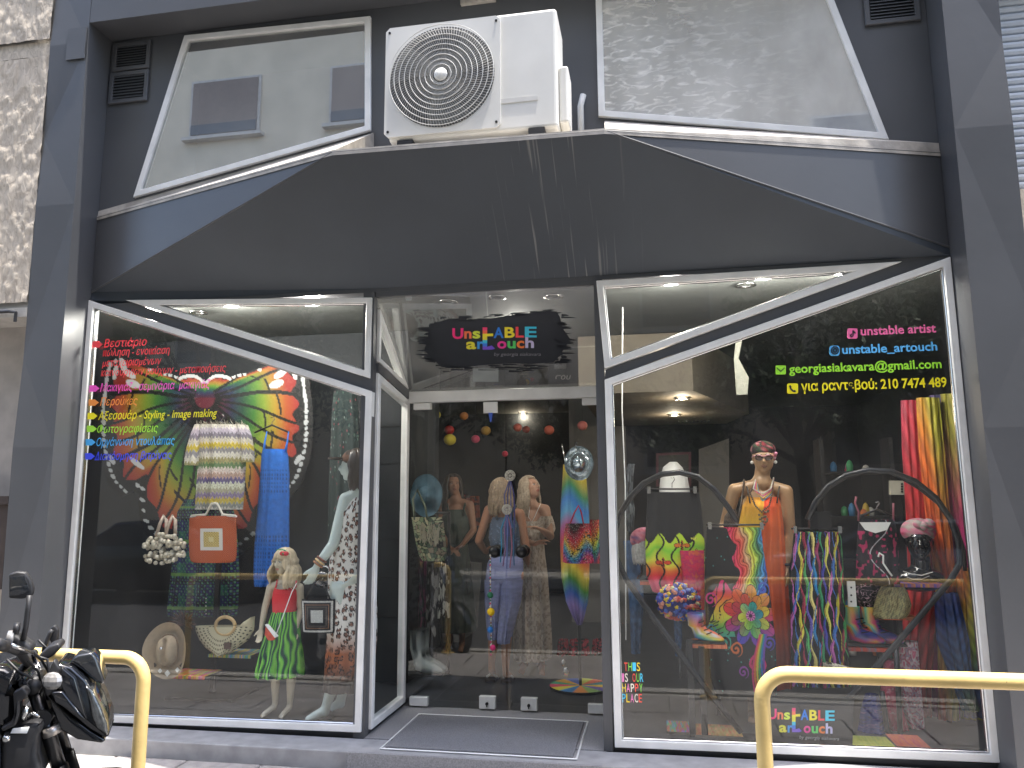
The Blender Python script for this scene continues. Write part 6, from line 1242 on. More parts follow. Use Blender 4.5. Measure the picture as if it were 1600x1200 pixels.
# woman seen from behind in a blue top and lilac cropped trousers
Yb = 1.62; t = thing('person', 'woman seen from behind in grey blue top and lilac cropped trousers', 'person', (at(785, 1060, Yb)[0], Yb, 0))
J = dict(head=frm(783, 768, Yb), fwd=(.1, 1, .15), neck=frm(786, 790, Yb), shL=frm(764, 797, Yb), shR=frm(812, 803, Yb), pelvis=frm(792, 890, Yb), hipL=frm(783, 898, Yb), hipR=frm(803, 898, Yb), knL=frm(774, 970, Yb), knR=frm(792, 972, Yb), anL=frm(768, 1038, Yb+.03), anR=frm(790, 1046, Yb), toeL=np.array([at(765, 1050, Yb)[0], Yb+.14, .03]), toeR=np.array([at(792, 1058, Yb)[0], Yb+.13, .03]),
         elL=frm(748, 845, Yb-.02), elR=frm(822, 855, Yb+.02), wrL=frm(758, 862, Yb+.22), wrR=frm(824, 880, Yb+.2), handL=(.3, .9, .1), handR=(-.2, .9, -.2), palmL=(.8, 0, -.3), palmR=(-.8, 0, -.3), front=(0, 1, 0))
_, H = person_body(J, .97, True, None, '#b07a5c', 1., .009, t)
long_hair(H, .22, .05, hairbr, t, 80, .008, 12, True, .011, .2)
sheet('top', [(808, 770, 806, .09), (820, 766, 812, .12), (840, 764, 813, .12), (858, 768, 812, .11), (868, 772, 812, .115)], Yb, .12, P_cloth, floral('#50607a', ['#6f83a0', '#5a6c88'], 90, 3, 1.5, .03), t, pleats=4, amp=.05, nu=80, nv=60)
for x0, x1 in ((772, 776), (806, 800)): MB().tube([frm(x0, 790, Yb-.02), frm(x1, 800, Yb-.07), frm(x1, 812, Yb-.10)], .017, 8, flat=.5).build('strap', mat('top_strap', '#3a4858', .8), t, True)
lil = lambda u, v: np.tile(lin('#8e96c8'), (len(u), 1))*(.8+.35*vnoise(u*6, v*40, 3))[:, None]
sheet('trousers_seat', [(868, 768, 815, .12), (880, 762, 818, .14), (902, 759, 817, .15), (910, 760, 816, .13)], Yb, .14, P_cloth, lil, t, pleats=3, amp=.06, nu=90, nv=60)
sheet('trouser_leg', [(905, 758, 794, .15), (940, 758, 788, .13), (970, 760, 782, .105), (992, 762, 780, .095), (998, 763, 779, .09)], Yb, .12, P_cloth, lil, t, pleats=5, amp=.10, nu=70, nv=80, ph=1)
sheet('trouser_leg', [(905, 780, 817, .15), (940, 781, 814, .13), (970, 778, 806, .105), (996, 776, 800, .095), (1004, 777, 799, .09)], Yb, .12, P_cloth, lil, t, pleats=5, amp=.10, nu=70, nv=80, ph=2)
for k in ('L', 'R'):
    a = J['an'+k]; to = J['toe'+k]; o = MB().prism([(-.045, -.09), (.045, -.09), (.05, .06), (.03, .12), (-.03, .12), (-.05, .06)], (a[0]*.4+to[0]*.6, (a[1]+to[1])/2+.01, .002), (1, 0, 0), (0, 1, 0), 0, .02).build('sandal_sole', haird, t)
    MB().tube([to+[-.045, -.05, -.005], to+[0, -.05, .03], to+[.045, -.05, -.005]], .010, 6).build('sandal_strap', M['alu'], t, True)
# woman in a dark green dress, further back, hands clasped in front
Yc3 = 2.9; t = thing('person', 'long haired woman in a dark green dress with hands clasped at the left', 'person', (at(712, 1000, Yc3)[0], Yc3, 0))
J = stdJ(708, 758, 692, 734, 789, 712, 865, 703, 720, 935, 703, 722, 1000, Yc3, (.45, -.9, .1))
J.update(elL=frm(740, 828, Yc3-.05), elR=frm(688, 832, Yc3-.05), wrL=frm(722, 852, Yc3-.28), wrR=frm(702, 855, Yc3-.28), handL=(-.8, -.2, -.45), handR=(.8, -.3, -.4), palmL=(0, -.2, -1), palmR=(0, .1, -1), toeL=np.array([at(725, 1000, Yc3)[0], Yc3-.14, .03]), toeR=np.array([at(700, 1000, Yc3)[0], Yc3-.14, .03]))
_, H = person_body(J, 1.0, True, dict(lip='#8a4a40', eye='#201810', brow='#2a1c12', white='#a89c90'), '#a8785c', .98, .010, t)
long_hair(H, .36, .12, haird, t, 150, .008, 14, .62, .012, .66)
grn = lambda u, v: np.tile(lin('#4a554c'), (len(u), 1))*(.75+.4*vnoise(u*5, v*14, 3))[:, None]
sheet('dress', [(796, 696, 728, .12), (812, 690, 734, .15), (835, 692, 734, .15), (850, 697, 730, .11), (880, 692, 735, .15), (940, 686, 740, .2), (985, 684, 744, .22)], Yc3, .14, P_cloth, grn, t, pleats=6, amp=.1, nu=90, nv=90)
for x0, x1 in ((698, 700), (728, 725)): MB().tube([frm(x0, 784, Yc3), frm(x1, 794, Yc3-.09), frm(x1, 806, Yc3-.11)], .02, 8, flat=.5).build('strap', mat('dress_strap', '#39423a', .8), t, True)
MB().tube([frm(731, 860, Yc3-.3), frm(728, 900, Yc3-.3), frm(731, 930, Yc3-.3), frm(736, 925, Yc3-.3), frm(735, 880, Yc3-.3)], .005, 6).build('wrist_cord', M['black'], t, True)

# ------------------------------------------------------------------ RIGHT WINDOW
# heart shaped tube frame
Yh = .22; t = thing('heart_frame', 'big black heart shaped tube frame standing across the right window', 'display frame', (at(1240, 1150, Yh)[0], Yh, .03)); r = .019
def arc(P, off=0): return [at(x, y, Yh+off) for x, y in P]
Lo = [(1158, 1144), (1110, 1085), (1060, 1018), (1010, 950), (978, 905), (962, 868), (960, 835), (968, 805), (984, 778), (1006, 755), (1034, 741), (1062, 738), (1090, 745), (1116, 765), (1138, 793), (1152, 815)]
Ro = [(1262, 812), (1274, 785), (1294, 760), (1322, 743), (1356, 735), (1392, 737), (1430, 752), (1462, 778), (1486, 812), (1498, 848), (1500, 880), (1486, 905), (1440, 960), (1390, 1018), (1340, 1075), (1300, 1120)]
MB().tube(arc(Lo), r, 12).build('left_lobe', M['blackm'], t, True); MB().tube(arc(Ro), r, 12).build('right_lobe', M['blackm'], t, True)
MB().tube(arc([(x+(8 if i > 5 else 0), y+(12 if i > 5 else 0)) for i, (x, y) in enumerate(Ro[:-5])], .1), .012, 10).build('inner_tube', M['blackm'], t, True)
for x, y0 in ((1082, 1000), (1101, 1012)): MB().box((at(x-5, 1130, Yh)[0], Yh+.02, .03), (at(x+5, 1130, Yh)[0], Yh+.05, at(x, y0, Yh)[2])).build('support', M['blackm'], t)
MB().box((at(1120, 1140, Yh)[0], Yh-.1, .0285), (at(1340, 1140, Yh)[0], Yh+.12, .04)).build('foot', M['black'], t)
MB().box((at(1270, 800, Yh)[0]-.02, Yh+.02, at(1270, 826, Yh)[2]), (at(1300, 800, Yh)[0], Yh+.06, at(1270, 800, Yh)[2])).build('shelf_block', M['blackm'], t)
def rshelf(lb, x0, x1, y, Y, cs, sd, dp=.22): return shelf(lb, ((x0, x1), y), Y, dp, cs, sd)
rshelf('red orange painted shelf under the silver haired wig head', 1000, 1080, 909, .75, ['#b83a2a', '#e0582a', '#c8402a'], 21)
rshelf('salmon painted shelf under the rainbow boots', 1080, 1136, 1007, .28, ['#c8604a', '#e08a5a', '#b04a3a'], 22)
rshelf('blue and red painted shelf under the beaded clutch', 1122, 1178, 1054, .55, ['#c84838', '#3a88d0', '#58a8d8', '#c84838'], 23)
rshelf('red and turquoise painted shelf under the galaxy boots', 1322, 1400, 1012, .55, ['#2a88a0', '#c84a3a', '#e0583a'], 24)
rshelf('red painted shelf under the straw coloured boho bag', 1366, 1434, 963, .6, ['#7a5a3a', '#c8583a', '#e06a3a'], 25)
rshelf('violet painted shelf under the turbaned head', 1396, 1476, 912, .6, ['#4a48b8', '#7a58b8', '#c87058', '#d8a048'], 26)
for x, y0 in ((1124, 1010), (1384, 1020), (1420, 968)): p = at(x, 1120, .75); o = MB().box((p[0]-.015, .78, .03), (p[0]+.015, .81, at(x, y0, .75)[2])).build('shelf_post', M['blackm']); tag(o, {1124: 'black upright post below the rainbow boots shelf', 1384: 'black upright post below the galaxy boots shelf', 1420: 'black upright post below the boho bag shelf'}[x], 'post')
# white bust and portrait behind
t = thing('white_bust', 'headless white dress form behind the black leggings hanger', 'mannequin', (at(1055, 1100, 2.0)[0], 2.0, 0)); 
sheet('torso', [(722, 1046, 1058, .05), (730, 1036, 1066, .07), (745, 1032, 1074, .09), (765, 1030, 1078, .11), (790, 1032, 1078, .12), (830, 1036, 1072, .12)], 2.0, .1, M['alu'], solid('#dddddd'), t, pleats=1, amp=0); MB().tube([at(1055, 830, 2.), (at(1055, 830, 2.)[0], 2., 0.0)], .015, 8).build('pole', M['chrome'], t)
t = thing('framed_portrait', 'dark framed picture with pink border on the rear wall', 'picture', at(1050, 740, 5.2)); slab('frame', [(1025, 708), (1080, 706), (1080, 760), (1025, 760)], 5.2, .04, viv('#5a2a3a'), t); slab('picture', [(1029, 712), (1076, 710), (1076, 756), (1029, 756)], 5.19, .01, M['black'], t)
# black butterfly leggings and skirt
hanger('clip_hanger', 'black clip hanger holding the butterfly print leggings', 1008, 1092, 764, .62, True, 18)
garm('printed_leggings', 'black leggings turning to lime, orange and pink butterfly print', 'trousers', [(769, 1012, 1092), (800, 1010, 1097), (850, 1008, 1101), (900, 1010, 1101), (925, 1020, 1101)], .66, .05, butterfly_pants, pleats=4, amp=.3, nu=120, nv=130)
garm('printed_leggings', 'pink lower half of the leggings beside the paisley wrap', 'trousers', [(860, 1062, 1100), (930, 1070, 1101), (965, 1086, 1100)], .60, .03, brush(31, ['#d83a5a', '#e8305a', '#c82868', '#e86a4a']), pleats=3, amp=.3, nu=60, nv=60)
# wig head with silver hair and headband
t = thing('wig_head', 'black display head with silver wig and pink knitted headband', 'display head', at(1010, 905, .85)); c = at(1012, 850, .85); mb = MB(); H = head(mb, c, (.85, -.5, 0), (0, 0, 1), .21); capsule(mb, c+[0, 0, -.06], .05, c+[-.005, 0, -.19], .055); mb.lathe([(.001, 0), (.075, 0), (.06, .03), (.04, .05)], at(1010, 905, .85), n=20)
remesh(mb, 'head', mat('gloss_black', (.008, .008, .01), .12, coat=1), t, .007, 2); long_hair(H, .17, .10, hairg, t, 80, .004, 21, False, .010, .75)
mb = MB(); H2 = H['q']; mb.ell(H2(-.02, -.12, .16), [H['h']*.52, H['h']*.52, H['h']*.42], 24, 16, rot=H['R']); o = mb.build('r', None); V = np.array([v.co[:] for v in o.data.vertices])+WL[o]; Fc = [tuple(p.vertices) for p in o.data.polygons]; bpy.data.objects.remove(o)
mesh('knit_headband', V, Fc, P_cloth, t, True, brush(41, ['#8a3a5a', '#c8607a', '#d88a9a', '#6a4a80', '#b04a60'])(V[:, 0]*5 % 1, V[:, 2]*3 % 1))
# jeans, pole garments at left edge
t = thing('jeans', 'pair of blue denim jeans hanging at the left of the right window', 'trousers', at(990, 1020, 1.1)); den = lambda u, v: np.tile(lin('#4a6a94'), (len(u), 1))*(.55+.8*vnoise(u*7, v*30, 5))[:, None]
sheet('leg', [(845, 974, 1004), (900, 980, 1006), (960, 984, 1005), (1020, 986, 1001)], 1.1, .06, P_cloth, den, t, pleats=2, amp=.3, nu=60, nv=90); sheet('leg', [(960, 1052, 1066), (1000, 1054, 1066), (1024, 1055, 1064)], 1.1, .05, P_cloth, den, t, pleats=2, amp=.2, nu=40, nv=40)
o = MB().tube([at(973, 480, .4), at(972, 640, .4), at(977, 760, .4), at(978, 1000, .4)], .004, 6).build('white_cable', M['alu'], None, True); tag(o, 'thin white cable hanging along the left edge of the right window', 'cable')
garm('grey_scarf', 'dark grey scarf tied high at the left edge of the right window', 'scarf', [(725, 982, 992), (740, 976, 990), (775, 977, 988), (795, 972, 992), (830, 980, 990)], .8, .03, patch(['#4a5056', '#2a2e34', '#60666a'], 40, 5, .01), pleats=3, amp=.5, nu=40, nv=60)
# pompom bag
t = thing('pompom_bag', 'round bag covered in blue, yellow and pink pompoms', 'bag', at(1060, 970, .58)); c = at(1060, 940, .58); g = np.random.default_rng(5); cs = ['#3a48a8', '#5a78d0', '#e8c848', '#e8a08a', '#d8605a', '#e8e4b0', '#48489a', '#8a98d8', '#e8b840']
pm = {}
for k in range(150):
    th, ph = g.uniform(0, 6.28), math.acos(g.uniform(-1, 1)); d = np.array([math.sin(ph)*math.cos(th), -abs(math.sin(ph)*math.sin(th))*.8, math.cos(ph)]); p = c+d*np.array([.14, .08, .115]); cc = cs[int(abs(d[0]*2.2+d[2]*3.1+g.uniform(0, 2.2))*2) % len(cs)]
    if cc not in pm:
        mb = MB()
        for q_ in range(16): e = g.normal(size=3); e /= np.linalg.norm(e); mb.ell(e*.010, .0085, 6, 4)
        o = mb.build('pompom', mat('wool_'+cc.strip('#'), cc, .95, var=.15, scale=90), t, True, fix=False); WL[o] = np.zeros(3); pm[cc] = o
    else: o = pm[cc].copy(); COL.objects.link(o); o.parent = t
    o.location = p-WL[t]; o.rotation_euler = (g.uniform(0, 3), g.uniform(0, 3), 0)
MB().ell(c, [.135, .07, .11], 20, 12).build('lining', viv('#3a3a7a'), t, True)
rbw = lambda u, v: np.where((np.sin(u*60) > .93)[:, None], lin('#e8e0e0'), pal((v*1.1+u*.6) % 1, ['#2a2a40', '#7a4aa8', '#3a78c8', '#4ab8a0', '#e8e048', '#f0a040', '#e84a6a', '#2a2a30']))
t = thing('rainbow_boots', 'pair of rainbow striped lace up boots on the salmon shelf', 'boots', at(1110, 1005, .38)); boot(t, 1088, 1004, .85, .33, P_shoe, rbw, hgt=.22); boot(t, 1102, 1000, .85, .45, P_shoe, rbw, hgt=.22)
for x in (1096, 1114):
    for k in range(4): MB().tube([at(x-4+k*4, 973+k*6, .28), at(x+4+k*4, 970+k*6, .30)], .004, 6).build('lace', M['black'], t, True)
t = thing('galaxy_boots', 'pair of galaxy print ankle boots with purple linings on a shelf', 'boots', at(1352, 1010, .6)); boot(t, 1332, 1008, 1.0, .62, P_shoe, galaxy, hgt=.25); boot(t, 1362, 1008, 1.0, .66, P_shoe, galaxy, hgt=.25)
for x in (1340, 1370):
    for k in range(4): MB().tube([at(x-3+k*3, 968+k*7, .54), at(x+9+k*3, 966+k*7, .56)], .004, 6).build('lace', M['black'], t, True)
t = garm('beaded_clutch', 'multicoloured beaded triangular clutch on the low painted shelf', 'bag', [(1036, 1118, 1160), (1045, 1126, 1180), (1052, 1140, 1184), (1055, 1146, 1180)], .56, .05, patch(['#c8a890', '#a8584a', '#7a8a58', '#d8b8a8', '#8a6a9a'], 150, 7, .01), pleats=1, amp=.04)
# paisley wrap on hanger
hanger('clip_hanger', 'black clip hanger across the waist of the orange dress mannequin', 1103, 1196, 820, .30, True, 12)
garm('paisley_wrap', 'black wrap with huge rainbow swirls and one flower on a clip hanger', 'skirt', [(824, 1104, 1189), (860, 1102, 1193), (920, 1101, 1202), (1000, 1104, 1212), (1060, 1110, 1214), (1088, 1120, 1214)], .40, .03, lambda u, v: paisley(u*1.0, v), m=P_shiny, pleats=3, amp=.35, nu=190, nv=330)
# adult mannequin with the orange dress
Ym = .75; t = thing('dress_mannequin', 'tan adult mannequin in yellow and orange strappy dress with sunglasses', 'mannequin', (at(1190, 1140, Ym)[0], Ym, .03))
J = dict(head=f(1193, 716, Ym), fwd=(-.12, -1, -.05), neck=f(1190, 748, Ym+.02), shL=f(1228, 768, Ym), shR=f(1148, 766, Ym), elL=f(1235, 835, Ym), elR=f(1137, 822, Ym), wrL=f(1228, 884, Ym-.03), wrR=f(1136, 822+8, Ym-.2), handL=(.05, -.2, -1), handR=(.6, -.6, .15), palmL=(-1, 0, 0), palmR=(0, .5, -1),
         pelvis=f(1188, 905, Ym), hipL=f(1200, 912, Ym), hipR=f(1176, 912, Ym), knL=f(1203, 1010, Ym-.02), knR=f(1176, 1010, Ym-.03), anL=f(1203, 1105, Ym), anR=f(1176, 1108, Ym), toeL=np.array([at(1206, 1120, Ym)[0], Ym-.15, .045]), toeR=np.array([at(1172, 1120, Ym)[0], Ym-.15, .045]), front=(0, -1, 0), hsc=.95)
J['elR'] = f(1132, 822, Ym+.05); J['wrR'] = f(1128, 842, Ym-.16); J['handR'] = (.9, -.3, -.2)
_, H = person_body(J, 1.06, True, dict(lip='#8a5a48', eye='#2a1c14', brow='#5a4030'), '#b08c68', .98, .0085, t, m=P_plastic)
odress = lambda u, v: np.where((u+.04*np.sin(v*6) < .50)[:, None], pal(np.clip(v*1.15, 0, 1), ['#eaa030', '#e8b830', '#e0c838', '#a8c840', '#58b048', '#58b048', '#3f9a48']), pal(np.clip(.15+v*.9+(u-.5)*.3, 0, 1), ['#e03a2a', '#f0482a', '#f26a2a', '#ee7030', '#e8602a', '#c8502a', '#a8402a']))*(.86+.22*vnoise(u*22, v*3, 3))[:, None]
sheet('dress', [(775, 1166, 1216, .12), (790, 1158, 1220, .165), (820, 1152, 1224, .17), (870, 1148, 1228, .15), (950, 1146, 1234, .15), (1020, 1142, 1240, .17), (1070, 1140, 1242, .18)], Ym, .13, P_cloth, odress, t, pleats=6, amp=.18, nu=130, nv=140, scoop=.01)
for x0, x1, x2 in ((1172, 1168, 1165), (1214, 1217, 1219)): MB().tube([at(x0, 786, Ym-.12), at(x1, 764, Ym-.075), at(x2, 757, Ym-.0)], .0055, 8).build('strap', haird, t, True)
chain('bead_necklace', [H['c']+np.array([-.055, -.01, -.15]), f(1172, 770, Ym-.13), f(1180, 790, Ym-.17), f(1190, 800, Ym-.18), f(1202, 790, Ym-.17), f(1207, 770, Ym-.13), H['c']+np.array([.055, -.01, -.15])], .005, mat('necklace_brown', (.09, .05, .03), .5), t, rb=.0065)
mb = MB(); g = np.random.default_rng(6)
for k in range(46): 
    x, y = g.uniform(-10, 10), g.uniform(0, 34); 
    if abs(x) < 11-y*.28: mb.ell(f(1193+x, 796+y, Ym-.19), .0085, 7, 5)
mb.build('pendant', mat('bronze_beads', (.16, .11, .06), .35, .6, var=.3, scale=50), t, True, fix=False)
for k, (c, dx) in enumerate((('#c8c4b8', -3), ('#c85a8a', 0), ('#d8a848', 3), ('#5a9ab8', 6))): chain('necklace', [H['c']+np.array([-.06, -.01, -.14-.004*k]), f(1180+dx, 764+k*3, Ym-.12), f(1192, 771+k*4, Ym-.14), f(1204, 764+k*3, Ym-.12), H['c']+np.array([.06, -.01, -.14-.004*k])], .004, viv(c), t, rb=.005)
q = H['q']
for k in (-1, 1): MB().ell(q(.135*k, .40, .03), [.030, .007, .024], 18, 10, rot=H['R']).build('sunglass_lens', mat('lens_brown', (.05, .02, .015), .1, coat=1), t, True)
MB().tube([q(-.28, .34, .07), q(-.13, .43, .10), q(0, .43, .05), q(.13, .43, .10), q(.28, .34, .07), q(.33, 0, .04)], .005, 8).build('sunglass_frame', mat('frame_rose', (.45, .2, .22), .3), t, True)
for k in (-1, 1): MB().ell(q(.34*k, .02, -.12), .012, 10, 8).build('earring', M['alu'], t, True)
mb = MB(); mb.ell(q(0, -.06, .25), [H['h']*.37, H['h']*.42, H['h']*.29], 24, 16, rot=H['R']); o = mb.build('r', None); V = np.array([v.co[:] for v in o.data.vertices])+WL[o]; Fc = [tuple(p.vertices) for p in o.data.polygons]; bpy.data.objects.remove(o)
mesh('flower_headscarf', V, Fc, P_cloth, t, True, floral('#24121a', ['#8a2430', '#5a1a28', '#a86a70', '#2a4028'], 70, 3, 1., .07)((V[:, 0]*6) % 1, (V[:, 2]*6) % 1))
for k in range(5): MB().ell(q(-.36+.02*k, .15-.05*k, .14-.06*k), .012, 8, 6).build('flower', viv(['#d88aa8', '#c8607a', '#e0b0c0', '#b04868', '#d8a0b8'][k]), t, True)
MB().tube([at(1163, 750, Ym-.03), at(1158, 790, Ym-.15), at(1150, 830, Ym-.2), at(1146, 850, Ym-.2)], .016, 8, flat=.4).build('bag_strap', haird, t, True)
o = garm('brown_pouch', 'small brown pouch hanging at the mannequin elbow', 'bag', [(796, 1140, 1150), (806, 1132, 1153), (822, 1130, 1154), (828, 1134, 1150)], Ym-.28, .04, patch(['#4a3a30', '#2a201a', '#5a4a3c'], 30, 5, .01), pleats=2, amp=.2, nu=40, nv=40)
MB().tube([J['wrL']+nrm(J['handL'])*-.01+.030*np.array([math.cos(a), math.sin(a), 0]) for a in np.linspace(0, 6.283, 17)], .010, 6).build('bracelet', M['black'], t, True)
# wavy trousers
hanger('clip_hanger', 'black clip hanger holding the wavy striped trousers', 1236, 1318, 826, .42, True, 12)
t = thing('wavy_trousers', 'black trousers covered in wavy rainbow lines on a hanger', 'trousers', at(1278, 1072, .45)); sheet('cloth', [(831, 1240, 1314), (870, 1237, 1317), (940, 1235, 1320), (1020, 1236, 1326), (1072, 1238, 1330)], .45, .05, P_cloth, waves, t, pleats=5, amp=.4, nu=190, nv=200)
MB().tube([at(1279, 930, .39), at(1279, 1070, .39)], .004, 6).build('inner_seam', M['black'], t)
garm('rope_sandal', 'beige rope sandal on the floor of the right window behind the railing', 'sandal', [(1036, 1286, 1300), (1044, 1286, 1335), (1052, 1288, 1350), (1056, 1290, 1348)], .35, .05, patch(['#b8b09a', '#8a8270', '#d0c8b4'], 90, 5, .008), pleats=2, amp=.2)
# dark printed top with straps, white neck insert
hanger('coat_hanger', 'thin hanger inside the black pink print top', 1340, 1400, 800, .52)
pt = lambda u, v: put(put(patch(['#1c1820', '#17151c', '#201820'], 14, 5, .0)(u, v), (np.abs(u-.5-.22*np.sin(v*7+1)) < .014), '#c8c4c8') if True else None, (vnoise(u*16, v*20, 6) > .74), '#a82858')
t = garm('strappy_camisole', 'black strappy top with pink shards and a white neckline insert', 'top', [(812, 1341, 1398), (830, 1340, 1402), (870, 1338, 1404), (912, 1337, 1406)], .52, .05, pt, pleats=3, amp=.25, nu=100, nv=90)
MB().prism(polyat([(1343, 816), (1392, 816), (1386, 828), (1368, 833), (1352, 828)], .46), (0, .458, 0), (1, 0, 0), (0, 0, 1), 0, -.006).build('neck_insert', M['alu'], t)
for P in ([(1341, 814), (1342, 800), (1336, 786), (1338, 776)], [(1396, 814), (1396, 798), (1396, 786)]): MB().tube([at(x, y, .5) for x, y in P], .007, 8).build('strap', viv('#8a4a58'), t, True)
o = MB().tube([at(1372, 870, .45), at(1374, 864, .45), at(1380, 868, .45), at(1380, 880, .45), at(1388, 892, .45), at(1394, 900, .45)], .006, 6).build('loose_string', M['alu'], None, True); tag(o, 'loose white cord hooked over the black printed top', 'cord')
t = thing('turban_head', 'glossy black display head with pink and grey knotted turban and necklace', 'display head', at(1435, 912, .80)); c = at(1436, 845, .80); mb = MB(); H = head(mb, c, (-.25, -1, 0), (0, 0, 1), .27); capsule(mb, c+[0, 0, -.08], .062, c+[0, .01, -.2], .065); mb.ell(at(1436, 905, .80), [.17, .10, .085], 20, 10); remesh(mb, 'head', mat('gloss_black', (.008, .008, .01), .15, coat=1), t, .009, 2)
q = H['q']; mb = MB(); mb.ell(q(0, -.08, .24), [H['h']*.41, H['h']*.43, H['h']*.33], 26, 18, rot=H['R']); mb.ell(q(-.22, .25, .42), [.045, .04, .04], 16, 10); mb.ell(q(-.02, .28, .44), [.04, .035, .038], 16, 10); mb.ell(q(-.12, .34, .38), [.03, .03, .035], 14, 10)
o = mb.build('r', None); V = np.array([v.co[:] for v in o.data.vertices])+WL[o]; Fc = [tuple(p.vertices) for p in o.data.polygons]; bpy.data.objects.remove(o)
mesh('turban', V, Fc, P_cloth, t, True, brush(51, ['#e85a8a', '#d8487a', '#8a8a88', '#c0b8b0', '#e8709a', '#a8a49c'])(V[:, 0]*4 % 1, V[:, 2]*2.5 % 1))
chain('pearl_necklace', [at(1412, 893, .68), at(1425, 897, .67), at(1440, 899, .67), at(1457, 894, .69)], .003, M['alu'], t, rb=.004); chain('pearl_necklace', [at(1410, 898, .68), at(1425, 905, .67), at(1440, 905, .67), at(1452, 900, .69)], .003, M['alu'], t, rb=.003)
bh = lambda u, v: put(brush(61, ['#6a6448', '#a89a70', '#c8c08a', '#7a7a60', '#b0a078'])(v, u), (np.abs(np.sin(u*30+v*40)) < .15), '#4a4436')
t = garm('boho_bag', 'straw coloured patterned slouchy bag on the right hand shelf', 'bag', [(916, 1378, 1412), (925, 1372, 1418), (945, 1366, 1424), (960, 1363, 1420), (965, 1368, 1414)], .60, .07, bh, pleats=3, amp=.15)
garm('folded_scarf', 'black and white lightning print scarf behind the boho bag', 'scarf', [(908, 1336, 1376), (930, 1338, 1372), (948, 1345, 1366)], .7, .05, lambda u, v: put(np.tile(lin('#16141c'), (len(u), 1)), np.abs(vnoise(u*9, v*14, 3)-.5) < .05, '#c8a8b8'), pleats=3, amp=.4)
o = MB().box(at(1326, 948, .5), at(1335, 908, .52)).build('perforated_strip', M['alu']); tag(o, 'white perforated metal strip beside the galaxy boots', 'strip')
for y in (918, 930, 940): p = at(1330, y, .499); MB().cyl(p, p-[0, .002, 0], .006, n=10).build('hole', M['black'], o)
# scarf curtain
t = thing('rainbow_drape', 'tall pleated rainbow fabric drape at the right side of the right window', 'drape', at(1470, 1120, .95)); strips = [
 ([(600, 1412, 1440), (700, 1414, 1448), (800, 1420, 1455), (900, 1424, 1462), (1000, 1412, 1455), (1060, 1410, 1450)], ['#a82848', '#c83038', '#d83a3a', '#c02848'], 1.0), ([(596, 1436, 1462), (700, 1440, 1470), (800, 1450, 1478), (880, 1462, 1485), (960, 1470, 1490)], ['#b8b038', '#e07830', '#e85a30', '#d8c840', '#d84a30'], .93),
 ([(592, 1456, 1482), (700, 1460, 1492), (820, 1470, 1502), (940, 1478, 1512), (1060, 1450, 1500)], ['#38306a', '#7a5a90', '#c03a80', '#c82a70', '#5a2a70'], 1.02), ([(590, 1474, 1492), (700, 1480, 1502), (820, 1488, 1514), (940, 1500, 1526), (1020, 1504, 1530)], ['#a8a038', '#c83a78', '#8a2a78', '#c8c040', '#a0b038'], .98),
 ([(860, 1496, 1516), (940, 1502, 1528), (1040, 1506, 1534), (1120, 1512, 1545)], ['#e07a38', '#c8b838', '#8aa838', '#3a68a8', '#3a3a90'], .90), ([(900, 1464, 1490), (1000, 1468, 1508), (1060, 1490, 1512), (1110, 1508, 1524)], ['#3a48a0', '#2a58a8', '#3a70b0', '#6aa048'], .86)]
for k, (rows, cs, Y) in enumerate(strips): rows = [(a+(26 if i == 0 else 0), b-5, c+6) for i, (a, b, c) in enumerate(rows)]+([(1125, rows[-1][1]-4, rows[-1][2]+8)] if rows[-1][0] < 1100 else []); sheet('cloth_strip', rows, Y, .04, P_shiny, (lambda cs, k: lambda u, v: pal(np.clip(v*.9+.12*np.sin(u*5+k), 0, 1), cs)*(.62+.5*(.5+.5*np.sin(v*60+np.abs(u-.5)*22)))[:, None])(cs, k), t, pleats=5, amp=.7, nu=70, nv=170)
t = garm('tie_dye_trousers', 'pink and white tie dye trousers hanging behind the right railing', 'trousers', [(1002, 1402, 1434), (1060, 1404, 1438), (1110, 1410, 1442), (1158, 1428, 1446)], .7, .05, tiedye, pleats=3, amp=.3)
garm('tie_dye_trousers', 'pink tie dye trouser leg beside the black cross frame', 'trousers', [(1030, 1382, 1396), (1080, 1376, 1402), (1140, 1390, 1420)], .62, .05, brush(71, ['#a83a5a', '#d85a78', '#c8486a', '#e8a0b0']), pleats=3, amp=.3)
garm('blue_sarong', 'deep blue batik cloth low behind the right railing', 'cloth', [(1085, 1352, 1372), (1110, 1345, 1380), (1145, 1340, 1390)], .55, .05, brush(81, ['#2a2a5a', '#3a48a0', '#2a3a90', '#7a6ab0']), pleats=3, amp=.3)
t = thing('cross_frame', 'black folding trestle frame standing low in the right window', 'trestle', (at(1400, 1160, .5)[0], .5, .03))
for P in ([(1378, 1080), (1386, 1140), (1410, 1165)], [(1400, 1010), (1408, 1165)], [(1384, 1140), (1412, 1166)]): MB().tube([at(x, y, .5) for x, y in P], .017, 8).build('leg', M['blackm'], t, True)
